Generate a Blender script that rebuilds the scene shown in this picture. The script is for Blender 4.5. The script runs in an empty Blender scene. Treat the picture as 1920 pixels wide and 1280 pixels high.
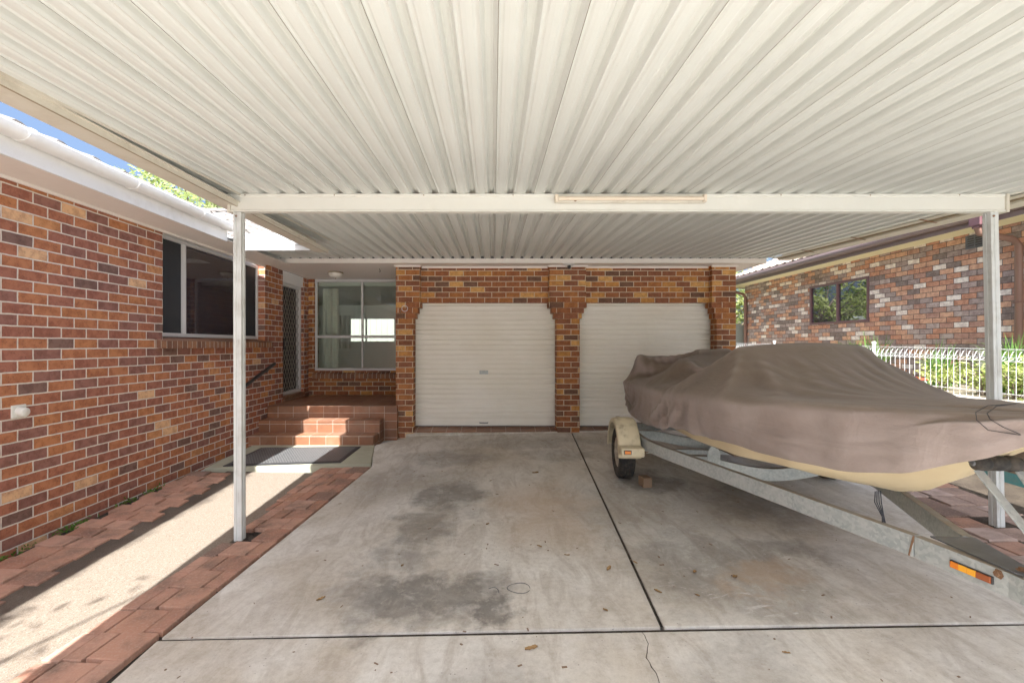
import bpy, bmesh, math, random
from mathutils import Vector, Matrix, noise as mnoise
random.seed(7)
R = math.radians
scene = bpy.context.scene
col = scene.collection

# ------------------------------------------------------------------ helpers
def world_off(o):
    v = Vector((0, 0, 0))
    while o is not None:
        v += o.location
        o = o.parent
    return v

def tag(o, label=None, cat=None, group=None, kind=None):
    if label: o['label'] = label
    if cat: o['category'] = cat
    if group: o['group'] = group
    if kind: o['kind'] = kind
    return o

def thing(name, label, cat, loc=(0, 0, 0), group=None):
    o = bpy.data.objects.new(name, None)
    o.empty_display_size = 0.1
    col.objects.link(o)
    o.location = loc
    return tag(o, label, cat, group)

class MB:
    def __init__(s):
        s.v = []; s.f = []; s.m = []; s.sm = []
    def add(s, vs, fs, m=0, smooth=False):
        b = len(s.v)
        s.v += [tuple(p) for p in vs]
        for f in fs:
            s.f.append(tuple(b + i for i in f)); s.m.append(m); s.sm.append(smooth)
        return s
    def box(s, x0, x1, y0, y1, z0, z1, m=0):
        vs = [(x, y, z) for z in (z0, z1) for y in (y0, y1) for x in (x0, x1)]
        return s.add(vs, [(0, 2, 3, 1), (4, 5, 7, 6), (0, 1, 5, 4), (2, 6, 7, 3), (0, 4, 6, 2), (1, 3, 7, 5)], m)
    def obox(s, c, ax, h, m=0):
        c = Vector(c); ax = [Vector(a).normalized() for a in ax]
        vs = []
        for k in (-1, 1):
            for j in (-1, 1):
                for i in (-1, 1):
                    vs.append(c + ax[0] * h[0] * i + ax[1] * h[1] * j + ax[2] * h[2] * k)
        return s.add(vs, [(0, 2, 3, 1), (4, 5, 7, 6), (0, 1, 5, 4), (2, 6, 7, 3), (0, 4, 6, 2), (1, 3, 7, 5)], m)
    def beam(s, p, q, w, h, m=0, up=(0, 0, 1)):
        p = Vector(p); q = Vector(q); d = (q - p)
        L = d.length; d.normalize()
        sd = d.cross(Vector(up)).normalized(); u = sd.cross(d)
        return s.obox((p + q) / 2, (sd, d, u), (w / 2, L / 2, h / 2), m)
    def prism(s, prof, axis, a, b, m=0, smooth=False, caps=True):
        """prof: list of 2-D points, extruded along axis ('x','y','z') from a to b"""
        def P(u, w, t):
            return {'x': (t, u, w), 'y': (u, t, w), 'z': (u, w, t)}[axis]
        n = len(prof)
        vs = [P(u, w, a) for u, w in prof] + [P(u, w, b) for u, w in prof]
        fs = [(i, (i + 1) % n, n + (i + 1) % n, n + i) for i in range(n)]
        s.add(vs, fs, m, smooth)
        if caps:
            s.add(vs, [tuple(range(n))[::-1], tuple(range(n, 2 * n))], m)
        return s
    def tube(s, pts, r, n=8, m=0, caps=True, closed=False):
        pts = [Vector(p) for p in pts]
        rs = r if isinstance(r, (list, tuple)) else [r] * len(pts)
        rings = []
        ref = None
        N = len(pts)
        for i, p in enumerate(pts):
            if closed: d = pts[(i + 1) % N] - pts[i - 1]
            else: d = pts[min(i + 1, N - 1)] - pts[max(i - 1, 0)]
            d.normalize()
            if ref is None:
                ref = Vector((0, 0, 1)) if abs(d.z) < .9 else Vector((1, 0, 0))
            sd = d.cross(ref)
            if sd.length < 1e-4: sd = d.cross(Vector((0.3, 1, 0.2)))
            sd.normalize(); u = sd.cross(d).normalized(); ref = u
            rings.append([p + (sd * math.cos(2 * math.pi * k / n) + u * math.sin(2 * math.pi * k / n)) * rs[i] for k in range(n)])
        vs = [q for rg in rings for q in rg]
        fs = []
        for i in range(N if closed else N - 1):
            j = (i + 1) % N
            for k in range(n):
                fs.append((i * n + k, i * n + (k + 1) % n, j * n + (k + 1) % n, j * n + k))
        s.add(vs, fs, m, True)
        if caps and not closed:
            s.add(rings[0], [tuple(range(n))[::-1]], m); s.add(rings[-1], [tuple(range(n))], m)
        return s
    def lathe(s, c, axis, prof, n=32, m=0, smooth=True, arc=(0, 2 * math.pi)):
        """prof: (r, h) along axis; c centre"""
        c = Vector(c); a = Vector(axis).normalized()
        e = a.cross(Vector((0, 0, 1)))
        if e.length < 1e-3: e = Vector((1, 0, 0))
        e.normalize(); u = e.cross(a)
        full = abs(arc[1] - arc[0] - 2 * math.pi) < 1e-6
        cnt = n if full else n + 1
        vs = []
        for k in range(cnt):
            t = arc[0] + (arc[1] - arc[0]) * k / n
            for r, h in prof:
                vs.append(c + a * h + (e * math.cos(t) + u * math.sin(t)) * r)
        L = len(prof); fs = []
        for k in range(n):
            k2 = (k + 1) % cnt
            for i in range(L - 1):
                fs.append((k * L + i, k * L + i + 1, k2 * L + i + 1, k2 * L + i))
        return s.add(vs, fs, m, smooth)
    def build(s, name, mats, parent=None, bevel=0, seg=2, weld=False, fixn=True):
        me = bpy.data.meshes.new(name)
        off = world_off(parent)
        me.from_pydata([tuple(Vector(p) - off) for p in s.v], [], s.f)
        if not isinstance(mats, (list, tuple)): mats = [mats]
        for m in mats: me.materials.append(m)
        me.polygons.foreach_set('material_index', s.m)
        me.polygons.foreach_set('use_smooth', s.sm)
        if fixn or weld:
            bm = bmesh.new(); bm.from_mesh(me)
            if weld: bmesh.ops.remove_doubles(bm, verts=bm.verts, dist=1e-5)
            if fixn: bmesh.ops.recalc_face_normals(bm, faces=bm.faces)
            bm.to_mesh(me); bm.free()
        me.update()
        o = bpy.data.objects.new(name, me)
        col.objects.link(o)
        if parent is not None: o.parent = parent
        if bevel:
            b = o.modifiers.new('bevel', 'BEVEL'); b.width = bevel; b.segments = seg; b.limit_method = 'ANGLE'
        return o

def struct(o):
    o['kind'] = 'structure'; return o

# ------------------------------------------------------------------ node helper
class NT:
    def __init__(s, name):
        s.mat = bpy.data.materials.new(name); s.mat.use_nodes = True
        s.t = s.mat.node_tree; s.t.nodes.clear()
        s.out = s.t.nodes.new('ShaderNodeOutputMaterial')
    def n(s, typ, **kw):
        nd = s.t.nodes.new(typ)
        for k, v in kw.items():
            if k.startswith('i_'):
                nd.inputs[k[2:].replace('_', ' ')].default_value = v
            else: setattr(nd, k, v)
        return nd
    def L(s, a, b): s.t.links.new(a, b)
    def val(s, sock, v):
        if hasattr(v, 'is_linked') or hasattr(v, 'links'): s.L(v, sock)
        else: sock.default_value = v
    def math(s, op, a, b=0.0, clamp=False):
        nd = s.n('ShaderNodeMath', operation=op); nd.use_clamp = clamp
        s.val(nd.inputs[0], a); s.val(nd.inputs[1], b); return nd.outputs[0]
    def mix(s, fac, a, b, blend='MIX'):
        nd = s.n('ShaderNodeMix', data_type='RGBA', blend_type=blend)
        s.val(nd.inputs[0], fac)
        for sock, v in ((nd.inputs[6], a), (nd.inputs[7], b)):
            if isinstance(v, (tuple, list)): sock.default_value = (*v[:3], 1)
            else: s.L(v, sock)
        return nd.outputs[2]
    def ramp(s, fac, stops, interp='LINEAR'):
        nd = s.n('ShaderNodeValToRGB'); cr = nd.color_ramp; cr.interpolation = interp
        while len(cr.elements) > 1: cr.elements.remove(cr.elements[-1])
        first = True
        for p, c in stops:
            e = cr.elements[0] if first else cr.elements.new(p)
            first = False
            e.position = p
            e.color = (c, c, c, 1) if isinstance(c, (int, float)) else (*c[:3], 1)
        s.val(nd.inputs[0], fac); return nd.outputs[0]
    def noise(s, vec, scale, detail=4, rough=.55, dist=0):
        nd = s.n('ShaderNodeTexNoise'); nd.inputs['Scale'].default_value = scale
        nd.inputs['Detail'].default_value = detail; nd.inputs['Roughness'].default_value = rough
        nd.inputs['Distortion'].default_value = dist
        s.L(vec, nd.inputs['Vector']); return nd.outputs[0]
    def pos(s): return s.n('ShaderNodeNewGeometry').outputs['Position']
    def scale(s, vec, sc):
        nd = s.n('ShaderNodeVectorMath', operation='MULTIPLY'); s.L(vec, nd.inputs[0]); nd.inputs[1].default_value = sc
        return nd.outputs[0]
    def boxmap(s, off=(0, 0, 0)):
        g = s.n('ShaderNodeNewGeometry')
        p = s.n('ShaderNodeVectorMath', operation='ADD'); s.L(g.outputs['Position'], p.inputs[0]); p.inputs[1].default_value = off
        sp = s.n('ShaderNodeSeparateXYZ'); s.L(p.outputs[0], sp.inputs[0])
        ab = s.n('ShaderNodeVectorMath', operation='ABSOLUTE'); s.L(g.outputs['True Normal'], ab.inputs[0])
        sn = s.n('ShaderNodeSeparateXYZ'); s.L(ab.outputs[0], sn.inputs[0])
        isx = s.math('GREATER_THAN', sn.outputs[0], .6)
        isz = s.math('GREATER_THAN', sn.outputs[2], .6)
        def sel(f, a, b):
            nd = s.n('ShaderNodeMix', data_type='FLOAT'); s.L(f, nd.inputs[0]); s.L(a, nd.inputs[2]); s.L(b, nd.inputs[3]); return nd.outputs[0]
        u = sel(isx, sp.outputs[0], sp.outputs[1])
        v = sel(isz, sp.outputs[2], sp.outputs[1])
        c = s.n('ShaderNodeCombineXYZ'); s.L(u, c.inputs[0]); s.L(v, c.inputs[1])
        return c.outputs[0], g.outputs['Position']
    def bump(s, h, strength=.3, dist=.01, normal=None):
        nd = s.n('ShaderNodeBump'); nd.inputs['Strength'].default_value = strength; nd.inputs['Distance'].default_value = dist
        s.L(h, nd.inputs['Height'])
        if normal is not None: s.L(normal, nd.inputs['Normal'])
        return nd.outputs[0]
    def bsdf(s, colour, rough=.7, metal=0.0, normal=None, spec=.5, coat=0):
        b = s.n('ShaderNodeBsdfPrincipled')
        if isinstance(colour, (tuple, list)): b.inputs['Base Color'].default_value = (*colour[:3], 1)
        else: s.L(colour, b.inputs['Base Color'])
        s.val(b.inputs['Roughness'], rough); s.val(b.inputs['Metallic'], metal)
        b.inputs['Specular IOR Level'].default_value = spec
        if normal is not None: s.L(normal, b.inputs['Normal'])
        s.L(b.outputs[0], s.out.inputs[0]); return b

# ------------------------------------------------------------------ materials
def m_paint(name, c, rough=.45, dirt=.25, dirtc=(.25, .2, .13), scale=3, spec=.4, bump=.05, streak=False):
    t = NT(name); p = t.pos()
    n1 = t.noise(p, scale, 6, .65)
    v = t.scale(p, (30, 30, 2.0)) if streak else t.scale(p, (9, 9, 9))
    n2 = t.noise(v, 1.0, 5, .7)
    f = t.math('MULTIPLY', t.ramp(n1, [(.42, 0), (.75, 1)]), t.ramp(n2, [(.35, 0), (.7, 1)]))
    f = t.math('MULTIPLY', f, dirt)
    c2 = t.mix(t.ramp(n1, [(.3, 0), (.7, 1)]), tuple(x * .93 for x in c), c)
    cc = t.mix(f, c2, dirtc)
    t.bsdf(cc, t.math('ADD', t.math('MULTIPLY', n2, .2), rough - .1), 0, t.bump(n2, bump, .004), spec)
    return t.mat

def m_brick(name, off, pal, mortar, bw=.24, bh=.0904, ms=.0055, speck=.5, rough_face=False, tint=None):
    t = NT(name)
    uv, pos = t.boxmap(off)
    wob = t.n('ShaderNodeTexNoise'); wob.inputs['Scale'].default_value = 14; wob.inputs['Detail'].default_value = 3
    t.L(pos, wob.inputs['Vector'])
    sub = t.n('ShaderNodeVectorMath', operation='SUBTRACT'); t.L(wob.outputs[1], sub.inputs[0]); sub.inputs[1].default_value = (.5, .5, .5)
    ml = t.n('ShaderNodeVectorMath', operation='SCALE'); t.L(sub.outputs[0], ml.inputs[0]); ml.inputs[3].default_value = .010 if rough_face else .007
    ad = t.n('ShaderNodeVectorMath', operation='ADD'); t.L(uv, ad.inputs[0]); t.L(ml.outputs[0], ad.inputs[1])
    b = t.n('ShaderNodeTexBrick'); b.offset = .5
    for k, v in (('Scale', 1), ('Mortar Size', ms), ('Mortar Smooth', .35), ('Bias', 0), ('Brick Width', bw), ('Row Height', bh)):
        b.inputs[k].default_value = v
    b.inputs['Color1'].default_value = (0, 0, 0, 1); b.inputs['Color2'].default_value = (1, 1, 1, 1); b.inputs['Mortar'].default_value = (.5, .5, .5, 1)
    t.L(ad.outputs[0], b.inputs['Vector'])
    n = len(pal)
    stops = []; acc = 0
    for w, c in pal:
        stops.append((acc, c)); acc += w
    rnd = b.outputs['Color']
    base = t.ramp(rnd, stops, 'CONSTANT')
    # fire flashing and patches inside each brick
    n1 = t.noise(pos, 13, 5, .7)
    base = t.mix(t.math('MULTIPLY', t.ramp(n1, [(.42, 0), (.60, 1)]), .75), base, t.mix(1, base, (.62, .55, .55), 'MULTIPLY'))
    n2 = t.noise(pos, 60, 3, .6)
    base = t.mix(t.math('MULTIPLY', t.ramp(n2, [(.55, 0), (.8, 1)]), .35), base, t.mix(1, base, (1.5, 1.35, 1.2), 'MULTIPLY'))
    vo = t.n('ShaderNodeTexVoronoi'); vo.inputs['Scale'].default_value = 52; t.L(pos, vo.inputs['Vector'])
    sp = t.ramp(vo.outputs['Distance'], [(.12, 1), (.30, 0)])
    sp = t.math('MULTIPLY', sp, t.ramp(n1, [(.35, 0), (.55, 1)]))
    base = t.mix(t.math('MULTIPLY', sp, speck), base, (.045, .032, .03))
    n3 = t.noise(pos, 35, 4, .6)
    mc = t.mix(t.ramp(n3, [(.3, 0), (.7, 1)]), tuple(x * .78 for x in mortar), mortar)
    big = t.noise(pos, 1.1, 4, .6)
    colr = t.mix(b.outputs['Fac'], base, mc)
    colr = t.mix(t.math('MULTIPLY', t.ramp(big, [(.45, 0), (.75, 1)]), .22), colr, t.mix(1, colr, (.72, .68, .66), 'MULTIPLY'))
    h = t.math('SUBTRACT', 1.0, b.outputs['Fac'])
    if rough_face:
        n4 = t.noise(pos, 22, 5, .7)
        h = t.math('ADD', h, t.math('MULTIPLY', n4, 1.6))
    else:
        h = t.math('ADD', h, t.math('MULTIPLY', n2, .22))
        h = t.math('SUBTRACT', h, t.math('MULTIPLY', sp, .25))
    t.bsdf(colr, .82, 0, t.bump(h, .8, .012 if rough_face else .006), .25)
    return t.mat

RED = [(.07, (.19, .105, .082)), (.20, (.265, .115, .086)), (.22, (.37, .132, .072)), (.20, (.45, .165, .074)),
       (.16, (.33, .122, .078)), (.08, (.48, .180, .072)), (.04, (.56, .24, .095)), (.03, (.72, .42, .22))]
ORA = [(.14, (.16, .078, .048)), (.26, (.25, .088, .042)), (.27, (.31, .105, .040)), (.18, (.40, .145, .044)),
       (.08, (.54, .235, .06)), (.07, (.66, .34, .10))]
NEI = [(.12, (.25, .195, .165)), (.18, (.38, .30, .26)), (.16, (.48, .385, .325)), (.17, (.58, .28, .165)), (.14, (.68, .39, .24)),
       (.11, (.48, .27, .19)), (.12, (.90, .82, .70))]
MORT = (.60, .52, .43)
M_brick_l = m_brick('house_brick', (0, -.077, -.0226), RED, (.74, .66, .56), ms=.0064)
M_brick_g = m_brick('garage_brick', (.027, 0, -.045), ORA, (.70, .57, .40), ms=.0064)
M_brick_n = m_brick('neighbour_brick', (0, .05, .02), NEI, (.10, .082, .07), ms=.006, speck=.15, rough_face=True)

def m_sill():
    t = NT('sill_brick'); uv, pos = t.boxmap((.01, -.02, .2))
    b = t.n('ShaderNodeTexBrick'); b.offset = 0
    for k, v in (('Scale', 1), ('Mortar Size', .005), ('Mortar Smooth', .3), ('Brick Width', .086), ('Row Height', 3.0)): b.inputs[k].default_value = v
    b.inputs['Color1'].default_value = (.16, .07, .045, 1); b.inputs['Color2'].default_value = (.33, .15, .075, 1); b.inputs['Mortar'].default_value = (.5, .42, .33, 1)
    t.L(uv, b.inputs['Vector'])
    n = t.noise(pos, 40, 4, .6)
    c = t.mix(t.math('MULTIPLY', t.ramp(n, [(.45, 0), (.7, 1)]), .4), b.outputs['Color'], (.07, .04, .035))
    h = t.math('ADD', t.math('SUBTRACT', 1, b.outputs['Fac']), t.math('MULTIPLY', n, .3))
    t.bsdf(c, .8, 0, t.bump(h, .7, .006), .25); return t.mat
M_sill = m_sill()

def m_tile():
    t = NT('terracotta_tile'); uv, pos = t.boxmap((.04, .03, .018))
    b = t.n('ShaderNodeTexBrick'); b.offset = 0
    for k, v in (('Scale', 1), ('Mortar Size', .004), ('Mortar Smooth', .3), ('Brick Width', .25), ('Row Height', .1355)): b.inputs[k].default_value = v
    b.inputs['Color1'].default_value = (.17, .068, .034, 1); b.inputs['Color2'].default_value = (.29, .115, .052, 1); b.inputs['Mortar'].default_value = (.48, .40, .33, 1)
    t.L(uv, b.inputs['Vector'])
    n = t.noise(pos, 7, 5, .6); n2 = t.noise(pos, 2.2, 4, .6)
    c = t.mix(t.math('MULTIPLY', t.ramp(n, [(.4, 0), (.7, 1)]), .5), b.outputs['Color'], (.13, .058, .034))
    c = t.mix(t.math('MULTIPLY', t.ramp(n2, [(.5, 0), (.7, 1)]), .25), c, (.36, .27, .20))
    t.bsdf(c, .45, 0, t.bump(t.math('SUBTRACT', 1, b.outputs['Fac']), .5, .003), .4); return t.mat
M_tile = m_tile()

def blob(t, pos, warp, cx, cy, rx, ry, soft=.5):
    sub = t.n('ShaderNodeVectorMath', operation='SUBTRACT'); t.L(warp, sub.inputs[0]); sub.inputs[1].default_value = (cx, cy, 0)
    mu = t.n('ShaderNodeVectorMath', operation='MULTIPLY'); t.L(sub.outputs[0], mu.inputs[0]); mu.inputs[1].default_value = (1 / rx, 1 / ry, 0)
    le = t.n('ShaderNodeVectorMath', operation='LENGTH'); t.L(mu.outputs[0], le.inputs[0])
    return t.ramp(le.outputs['Value'], [(.0, 1), (1 - soft, 1), (1, 0)])

def warped(t, pos, sc, amp):
    w = t.n('ShaderNodeTexNoise'); w.inputs['Scale'].default_value = sc; w.inputs['Detail'].default_value = 5; w.inputs['Roughness'].default_value = .65
    t.L(pos, w.inputs['Vector'])
    sub = t.n('ShaderNodeVectorMath', operation='SUBTRACT'); t.L(w.outputs[1], sub.inputs[0]); sub.inputs[1].default_value = (.5, .5, .5)
    ml = t.n('ShaderNodeVectorMath', operation='SCALE'); t.L(sub.outputs[0], ml.inputs[0]); ml.inputs[3].default_value = amp
    ad = t.n('ShaderNodeVectorMath', operation='ADD'); t.L(pos, ad.inputs[0]); t.L(ml.outputs[0], ad.inputs[1])
    return ad.outputs[0]

def m_concrete():
    t = NT('driveway_concrete'); p = t.pos()
    n1 = t.noise(p, .9, 7, .62, .6); n2 = t.noise(p, 6, 7, .7); n3 = t.noise(t.scale(p, (3.0, 1.0, 1)), 1.6, 6, .68, 1.2)
    c = t.mix(t.ramp(n1, [(.35, 0), (.65, 1)]), (.50, .44, .355), (.70, .672, .615))
    c = t.mix(t.math('MULTIPLY', t.ramp(n3, [(.45, 0), (.60, 1)]), .6), c, (.40, .345, .28))
    c = t.mix(t.math('MULTIPLY', t.ramp(n2, [(.5, 0), (.72, 1)]), .5), c, (.66, .625, .575))
    n6 = t.noise(p, 26, 7, .75)
    c = t.mix(t.math('MULTIPLY', t.ramp(n6, [(.35, 1), (.55, 0)]), .38), c, t.mix(1, c, (.60, .57, .54), 'MULTIPLY'))
    c = t.mix(t.math('MULTIPLY', t.ramp(n6, [(.58, 0), (.75, 1)]), .35), c, (.70, .66, .61))
    n6s = t.noise(p, 9, 8, .78, .4)
    w = warped(t, p, 2.1, 1.15)
    w2 = warped(t, p, 3.6, .95)
    stains = [(-.9, 5.2, .9, .9, .35, w), (1.5, 4.2, 1.0, 1.3, .38, w), (.6, 6.9, 1.6, .45, .35, w), (-.45, 4.75, .42, .75, .75, w), (-.62, 6.15, .85, .45, .5, w), (-.42, 2.95, .70, .36, .80, w2), (-.05, 2.80, .26, .22, .85, w2), (-.62, 2.72, .4, .2, .7, w),
              (-.75, 3.4, .28, .35, .5, w), (-.6, 3.95, .26, .4, .6, w), (1.55, 3.25, .75, .85, .6, w), (.9, 6.2, .6, .4, .35, w), (2.0, 3.4, .7, .3, .55, w),
              (1.75, 4.95, .6, .45, .75, w), (2.6, 4.4, .8, .8, .65, w), (1.65, 2.78, .7, .26, .45, w), (.0, 2.05, .5, .5, .3, w), (1.3, 2.2, .5, .35, .35, w)]
    mul = None
    for cx, cy, rx, ry, a, ww in stains:
        f = t.math('MULTIPLY', blob(t, p, ww, cx, cy, rx, ry, .55), a)
        mul = f if mul is None else t.math('MAXIMUM', mul, f)
    mul = t.math('MULTIPLY', mul, t.ramp(n2, [(.2, .62), (.6, 1)]))
    mul = t.math('MULTIPLY', mul, t.ramp(n6s, [(.33, .5), (.48, 1)]))
    c = t.mix(t.math('MULTIPLY', mul, .95), c, (.078, .070, .062))
    # rusty tint
    rust = t.math('MULTIPLY', blob(t, p, w, .45, 4.3, .55, 1.0, .7), .45)
    rust2 = t.math('MULTIPLY', blob(t, p, w, 1.75, 3.0, .35, .2, .6), .5)
    c = t.mix(t.math('MAXIMUM', rust, rust2), c, (.44, .30, .19))
    # pale scuffs
    n5 = t.noise(t.scale(p, (2.0, 5.5, 1)), 1.5, 8, .78, .8)
    sc = t.math('MULTIPLY', t.ramp(n5, [(.57, 0), (.66, 1)]), t.math('MAXIMUM', blob(t, p, w, 1.9, 2.9, .9, .6, .5), t.math('MAXIMUM', blob(t, p, w, -1.2, 7.1, .6, .35, .4), .10)))
    c = t.mix(t.math('MULTIPLY', sc, .75), c, (.72, .69, .66))
    vo = t.n('ShaderNodeTexVoronoi'); vo.inputs['Scale'].default_value = 26; t.L(p, vo.inputs['Vector'])
    sn = t.math('MULTIPLY', t.ramp(vo.outputs['Distance'], [(.06, 1), (.13, 0)]), t.ramp(n2, [(.45, 0), (.6, 1)]))
    c = t.mix(t.math('MULTIPLY', sn, .75), c, (.12, .105, .095))
    n4 = t.noise(p, 120, 3, .6)
    c = t.mix(t.math('MULTIPLY', t.ramp(n4, [(.35, 1), (.6, 0)]), .22), c, t.mix(1, c, (.7, .68, .66), 'MULTIPLY'))
    h = t.math('ADD', t.math('MULTIPLY', n4, .5), t.math('SUBTRACT', n2, t.math('MULTIPLY', sn, .8)))
    t.bsdf(c, t.math('SUBTRACT', .88, t.math('MULTIPLY', mul, .25)), 0, t.bump(h, .35, .006), .3)
    return t.mat
M_conc = m_concrete()

def m_path():
    t = NT('pebble_path'); p = t.pos()
    vo = t.n('ShaderNodeTexVoronoi'); vo.inputs['Scale'].default_value = 150; t.L(p, vo.inputs['Vector'])
    peb = t.ramp(vo.outputs['Color'], [(.1, (.09, .065, .046)), (.4, (.145, .11, .08)), (.7, (.19, .152, .118)), (.95, (.27, .235, .20))])
    n1 = t.noise(p, 1.4, 6, .65); n2 = t.noise(p, 24, 4, .6)
    c = t.mix(t.ramp(vo.outputs['Distance'], [(.3, 0), (.6, .65)]), peb, (.21, .17, .13))
    c = t.mix(t.math('MULTIPLY', t.ramp(n1, [(.45, 0), (.7, 1)]), .35), c, (.19, .15, .115))
    w = warped(t, p, 2.2, .35)
    sp = t.n('ShaderNodeSeparateXYZ'); t.L(w, sp.inputs[0])
    # mossy dirt along the house side of the path
    d = t.ramp(t.math('MULTIPLY', t.math('ADD', sp.outputs[0], 3.9), 1.0), [(.66, 1), (.92, .85), (1.12, 0)])
    d = t.math('MULTIPLY', d, t.ramp(n1, [(.3, .55), (.55, 1)]))
    c = t.mix(t.math('MULTIPLY', d, .9), c, (.05, .038, .03))
    h = t.math('ADD', vo.outputs['Distance'], n2)
    t.bsdf(c, .9, 0, t.bump(h, .5, .004), .2); return t.mat
M_path = m_path()

def m_paver(name, a=(.34, .155, .10), b=(.46, .25, .175)):
    t = NT(name); p = t.pos()
    oi = t.n('ShaderNodeNewGeometry').outputs['Random Per Island']
    c = t.ramp(oi, [(0, (.20, .125, .095)), (.16, a), (.55, b), (.8, (.35, .165, .10)), (1, (.46, .27, .20))])
    n1 = t.noise(p, 5, 6, .65); n2 = t.noise(p, 70, 3, .6)
    c = t.mix(t.math('MULTIPLY', t.ramp(n1, [(.42, 0), (.68, 1)]), .75), c, (.13, .09, .07))
    c = t.mix(t.math('MULTIPLY', t.ramp(n2, [(.5, 0), (.7, 1)]), .35), c, (.5, .34, .26))
    t.bsdf(c, .88, 0, t.bump(t.math('ADD', n1, n2), .4, .005), .2); return t.mat
M_paver = m_paver('clay_paver')

def m_ground(name, a, b, sc=3):
    t = NT(name); p = t.pos()
    n1 = t.noise(p, sc, 8, .7); n2 = t.noise(p, sc * 14, 6, .7)
    c = t.mix(t.ramp(n1, [(.35, 0), (.65, 1)]), a, b)
    c = t.mix(t.math('MULTIPLY', t.ramp(n2, [(.45, 0), (.65, 1)]), .6), c, tuple(x * .4 for x in a))
    t.bsdf(c, .95, 0, t.bump(n2, 1, .03), .1); return t.mat
M_soil = m_ground('mulch_soil', (.24, .20, .14), (.36, .31, .22))
M_lawn = m_ground('lawn_ground', (.11, .15, .045), (.20, .21, .09), 1.2)

M_cream = m_paint('cream_gutter_paint', (.66, .62, .52), .5, .7, (.24, .17, .09), 2.5)
M_white = m_paint('white_trim_paint', (.80, .79, .76), .4, .35, (.35, .29, .22), 2.0)
M_soffit = m_paint('soffit_paint', (.84, .77, .70), .6, .25, (.45, .36, .28), 1.5)
M_beam = m_paint('beam_paint', (.74, .73, .66), .4, .25, (.42, .38, .27), 3)
M_post = m_paint('post_paint', (.66, .68, .66), .4, .95, (.20, .16, .10), 5, streak=True)
M_alum = m_paint('window_aluminium', (.62, .60, .58), .35, .2, (.3, .26, .22), 4, .5)
M_black = m_paint('black_powdercoat', (.02, .02, .022), .4, .15, (.09, .08, .07), 6)
M_galv = None

def m_galv():
    t = NT('galvanised_steel'); p = t.pos()
    vo = t.n('ShaderNodeTexVoronoi'); vo.inputs['Scale'].default_value = 60; t.L(p, vo.inputs['Vector'])
    n1 = t.noise(p, 6, 6, .65); n2 = t.noise(p, 45, 4, .6)
    c = t.mix(t.math('MULTIPLY', t.n('ShaderNodeSeparateColor').outputs[0], 0), (.40, .43, .42), (.40, .43, .42))
    c = t.mix(t.ramp(vo.outputs['Color'], [(.2, 0), (.8, 1)]), (.34, .375, .37), (.47, .50, .485))
    c = t.mix(t.math('MULTIPLY', t.ramp(n1, [(.45, 0), (.75, 1)]), .55), c, (.56, .57, .55))
    g = t.n('ShaderNodeNewGeometry'); sn = t.n('ShaderNodeSeparateXYZ'); t.L(g.outputs['Normal'], sn.inputs[0])
    up = t.ramp(sn.outputs[2], [(.5, 0), (.9, 1)])
    c = t.mix(t.math('MULTIPLY', up, t.ramp(n1, [(.2, .5), (.6, 1)])), c, (.25, .205, .15))
    sp = t.ramp(n2, [(.68, 0), (.75, 1)])
    c = t.mix(t.math('MULTIPLY', sp, .55), c, (.14, .10, .07))
    t.bsdf(c, .52, .25, t.bump(n2, .15, .003), .5); return t.mat
M_galv = m_galv()
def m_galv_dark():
    t = NT('dark_galvanised'); p = t.pos()  # darker slate-grey metal for the gusset plate and small fittings
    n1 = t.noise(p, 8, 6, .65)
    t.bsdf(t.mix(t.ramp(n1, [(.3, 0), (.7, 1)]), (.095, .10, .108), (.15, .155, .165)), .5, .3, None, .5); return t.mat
M_gdark = m_galv_dark()

def m_glass(name, tint=(.02, .02, .022), trans=0.0, rough=.02, spec=.7):
    t = NT(name)
    if trans <= 0:
        t.bsdf(tint, rough, 0, None, spec); return t.mat
    fr = t.n('ShaderNodeFresnel'); fr.inputs[0].default_value = 1.7
    gl = t.n('ShaderNodeBsdfGlossy'); gl.inputs['Roughness'].default_value = rough
    tr = t.n('ShaderNodeBsdfTransparent'); tr.inputs[0].default_value = (*tint, 1)
    mx = t.n('ShaderNodeMixShader'); t.L(fr.outputs[0], mx.inputs[0]); t.L(tr.outputs[0], mx.inputs[1]); t.L(gl.outputs[0], mx.inputs[2])
    t.L(mx.outputs[0], t.out.inputs[0]); return t.mat
M_pane_dark = m_glass('bedroom_glass', (.040, .032, .035), 0, .03, .9)
M_pane_screen = m_paint('insect_screen', (.032, .034, .036), .7, .2, (.06, .06, .06), 3, .2)
M_pane = m_glass('porch_glass', (.92, .95, .92), 1)
def m_pane_n():
    t = NT('neighbour_glass'); d = t.n('ShaderNodeBsdfDiffuse'); d.inputs[0].default_value = (.03, .03, .033, 1)
    g = t.n('ShaderNodeBsdfGlossy'); g.inputs['Roughness'].default_value = .01; g.inputs[0].default_value = (.92, .95, 1, 1)
    f = t.n('ShaderNodeFresnel'); f.inputs[0].default_value = 2.6
    mx = t.n('ShaderNodeMixShader'); t.L(f.outputs[0], mx.inputs[0]); t.L(d.outputs[0], mx.inputs[1]); t.L(g.outputs[0], mx.inputs[2]); t.L(mx.outputs[0], t.out.inputs[0]); return t.mat
M_pane_n = m_pane_n()

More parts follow.
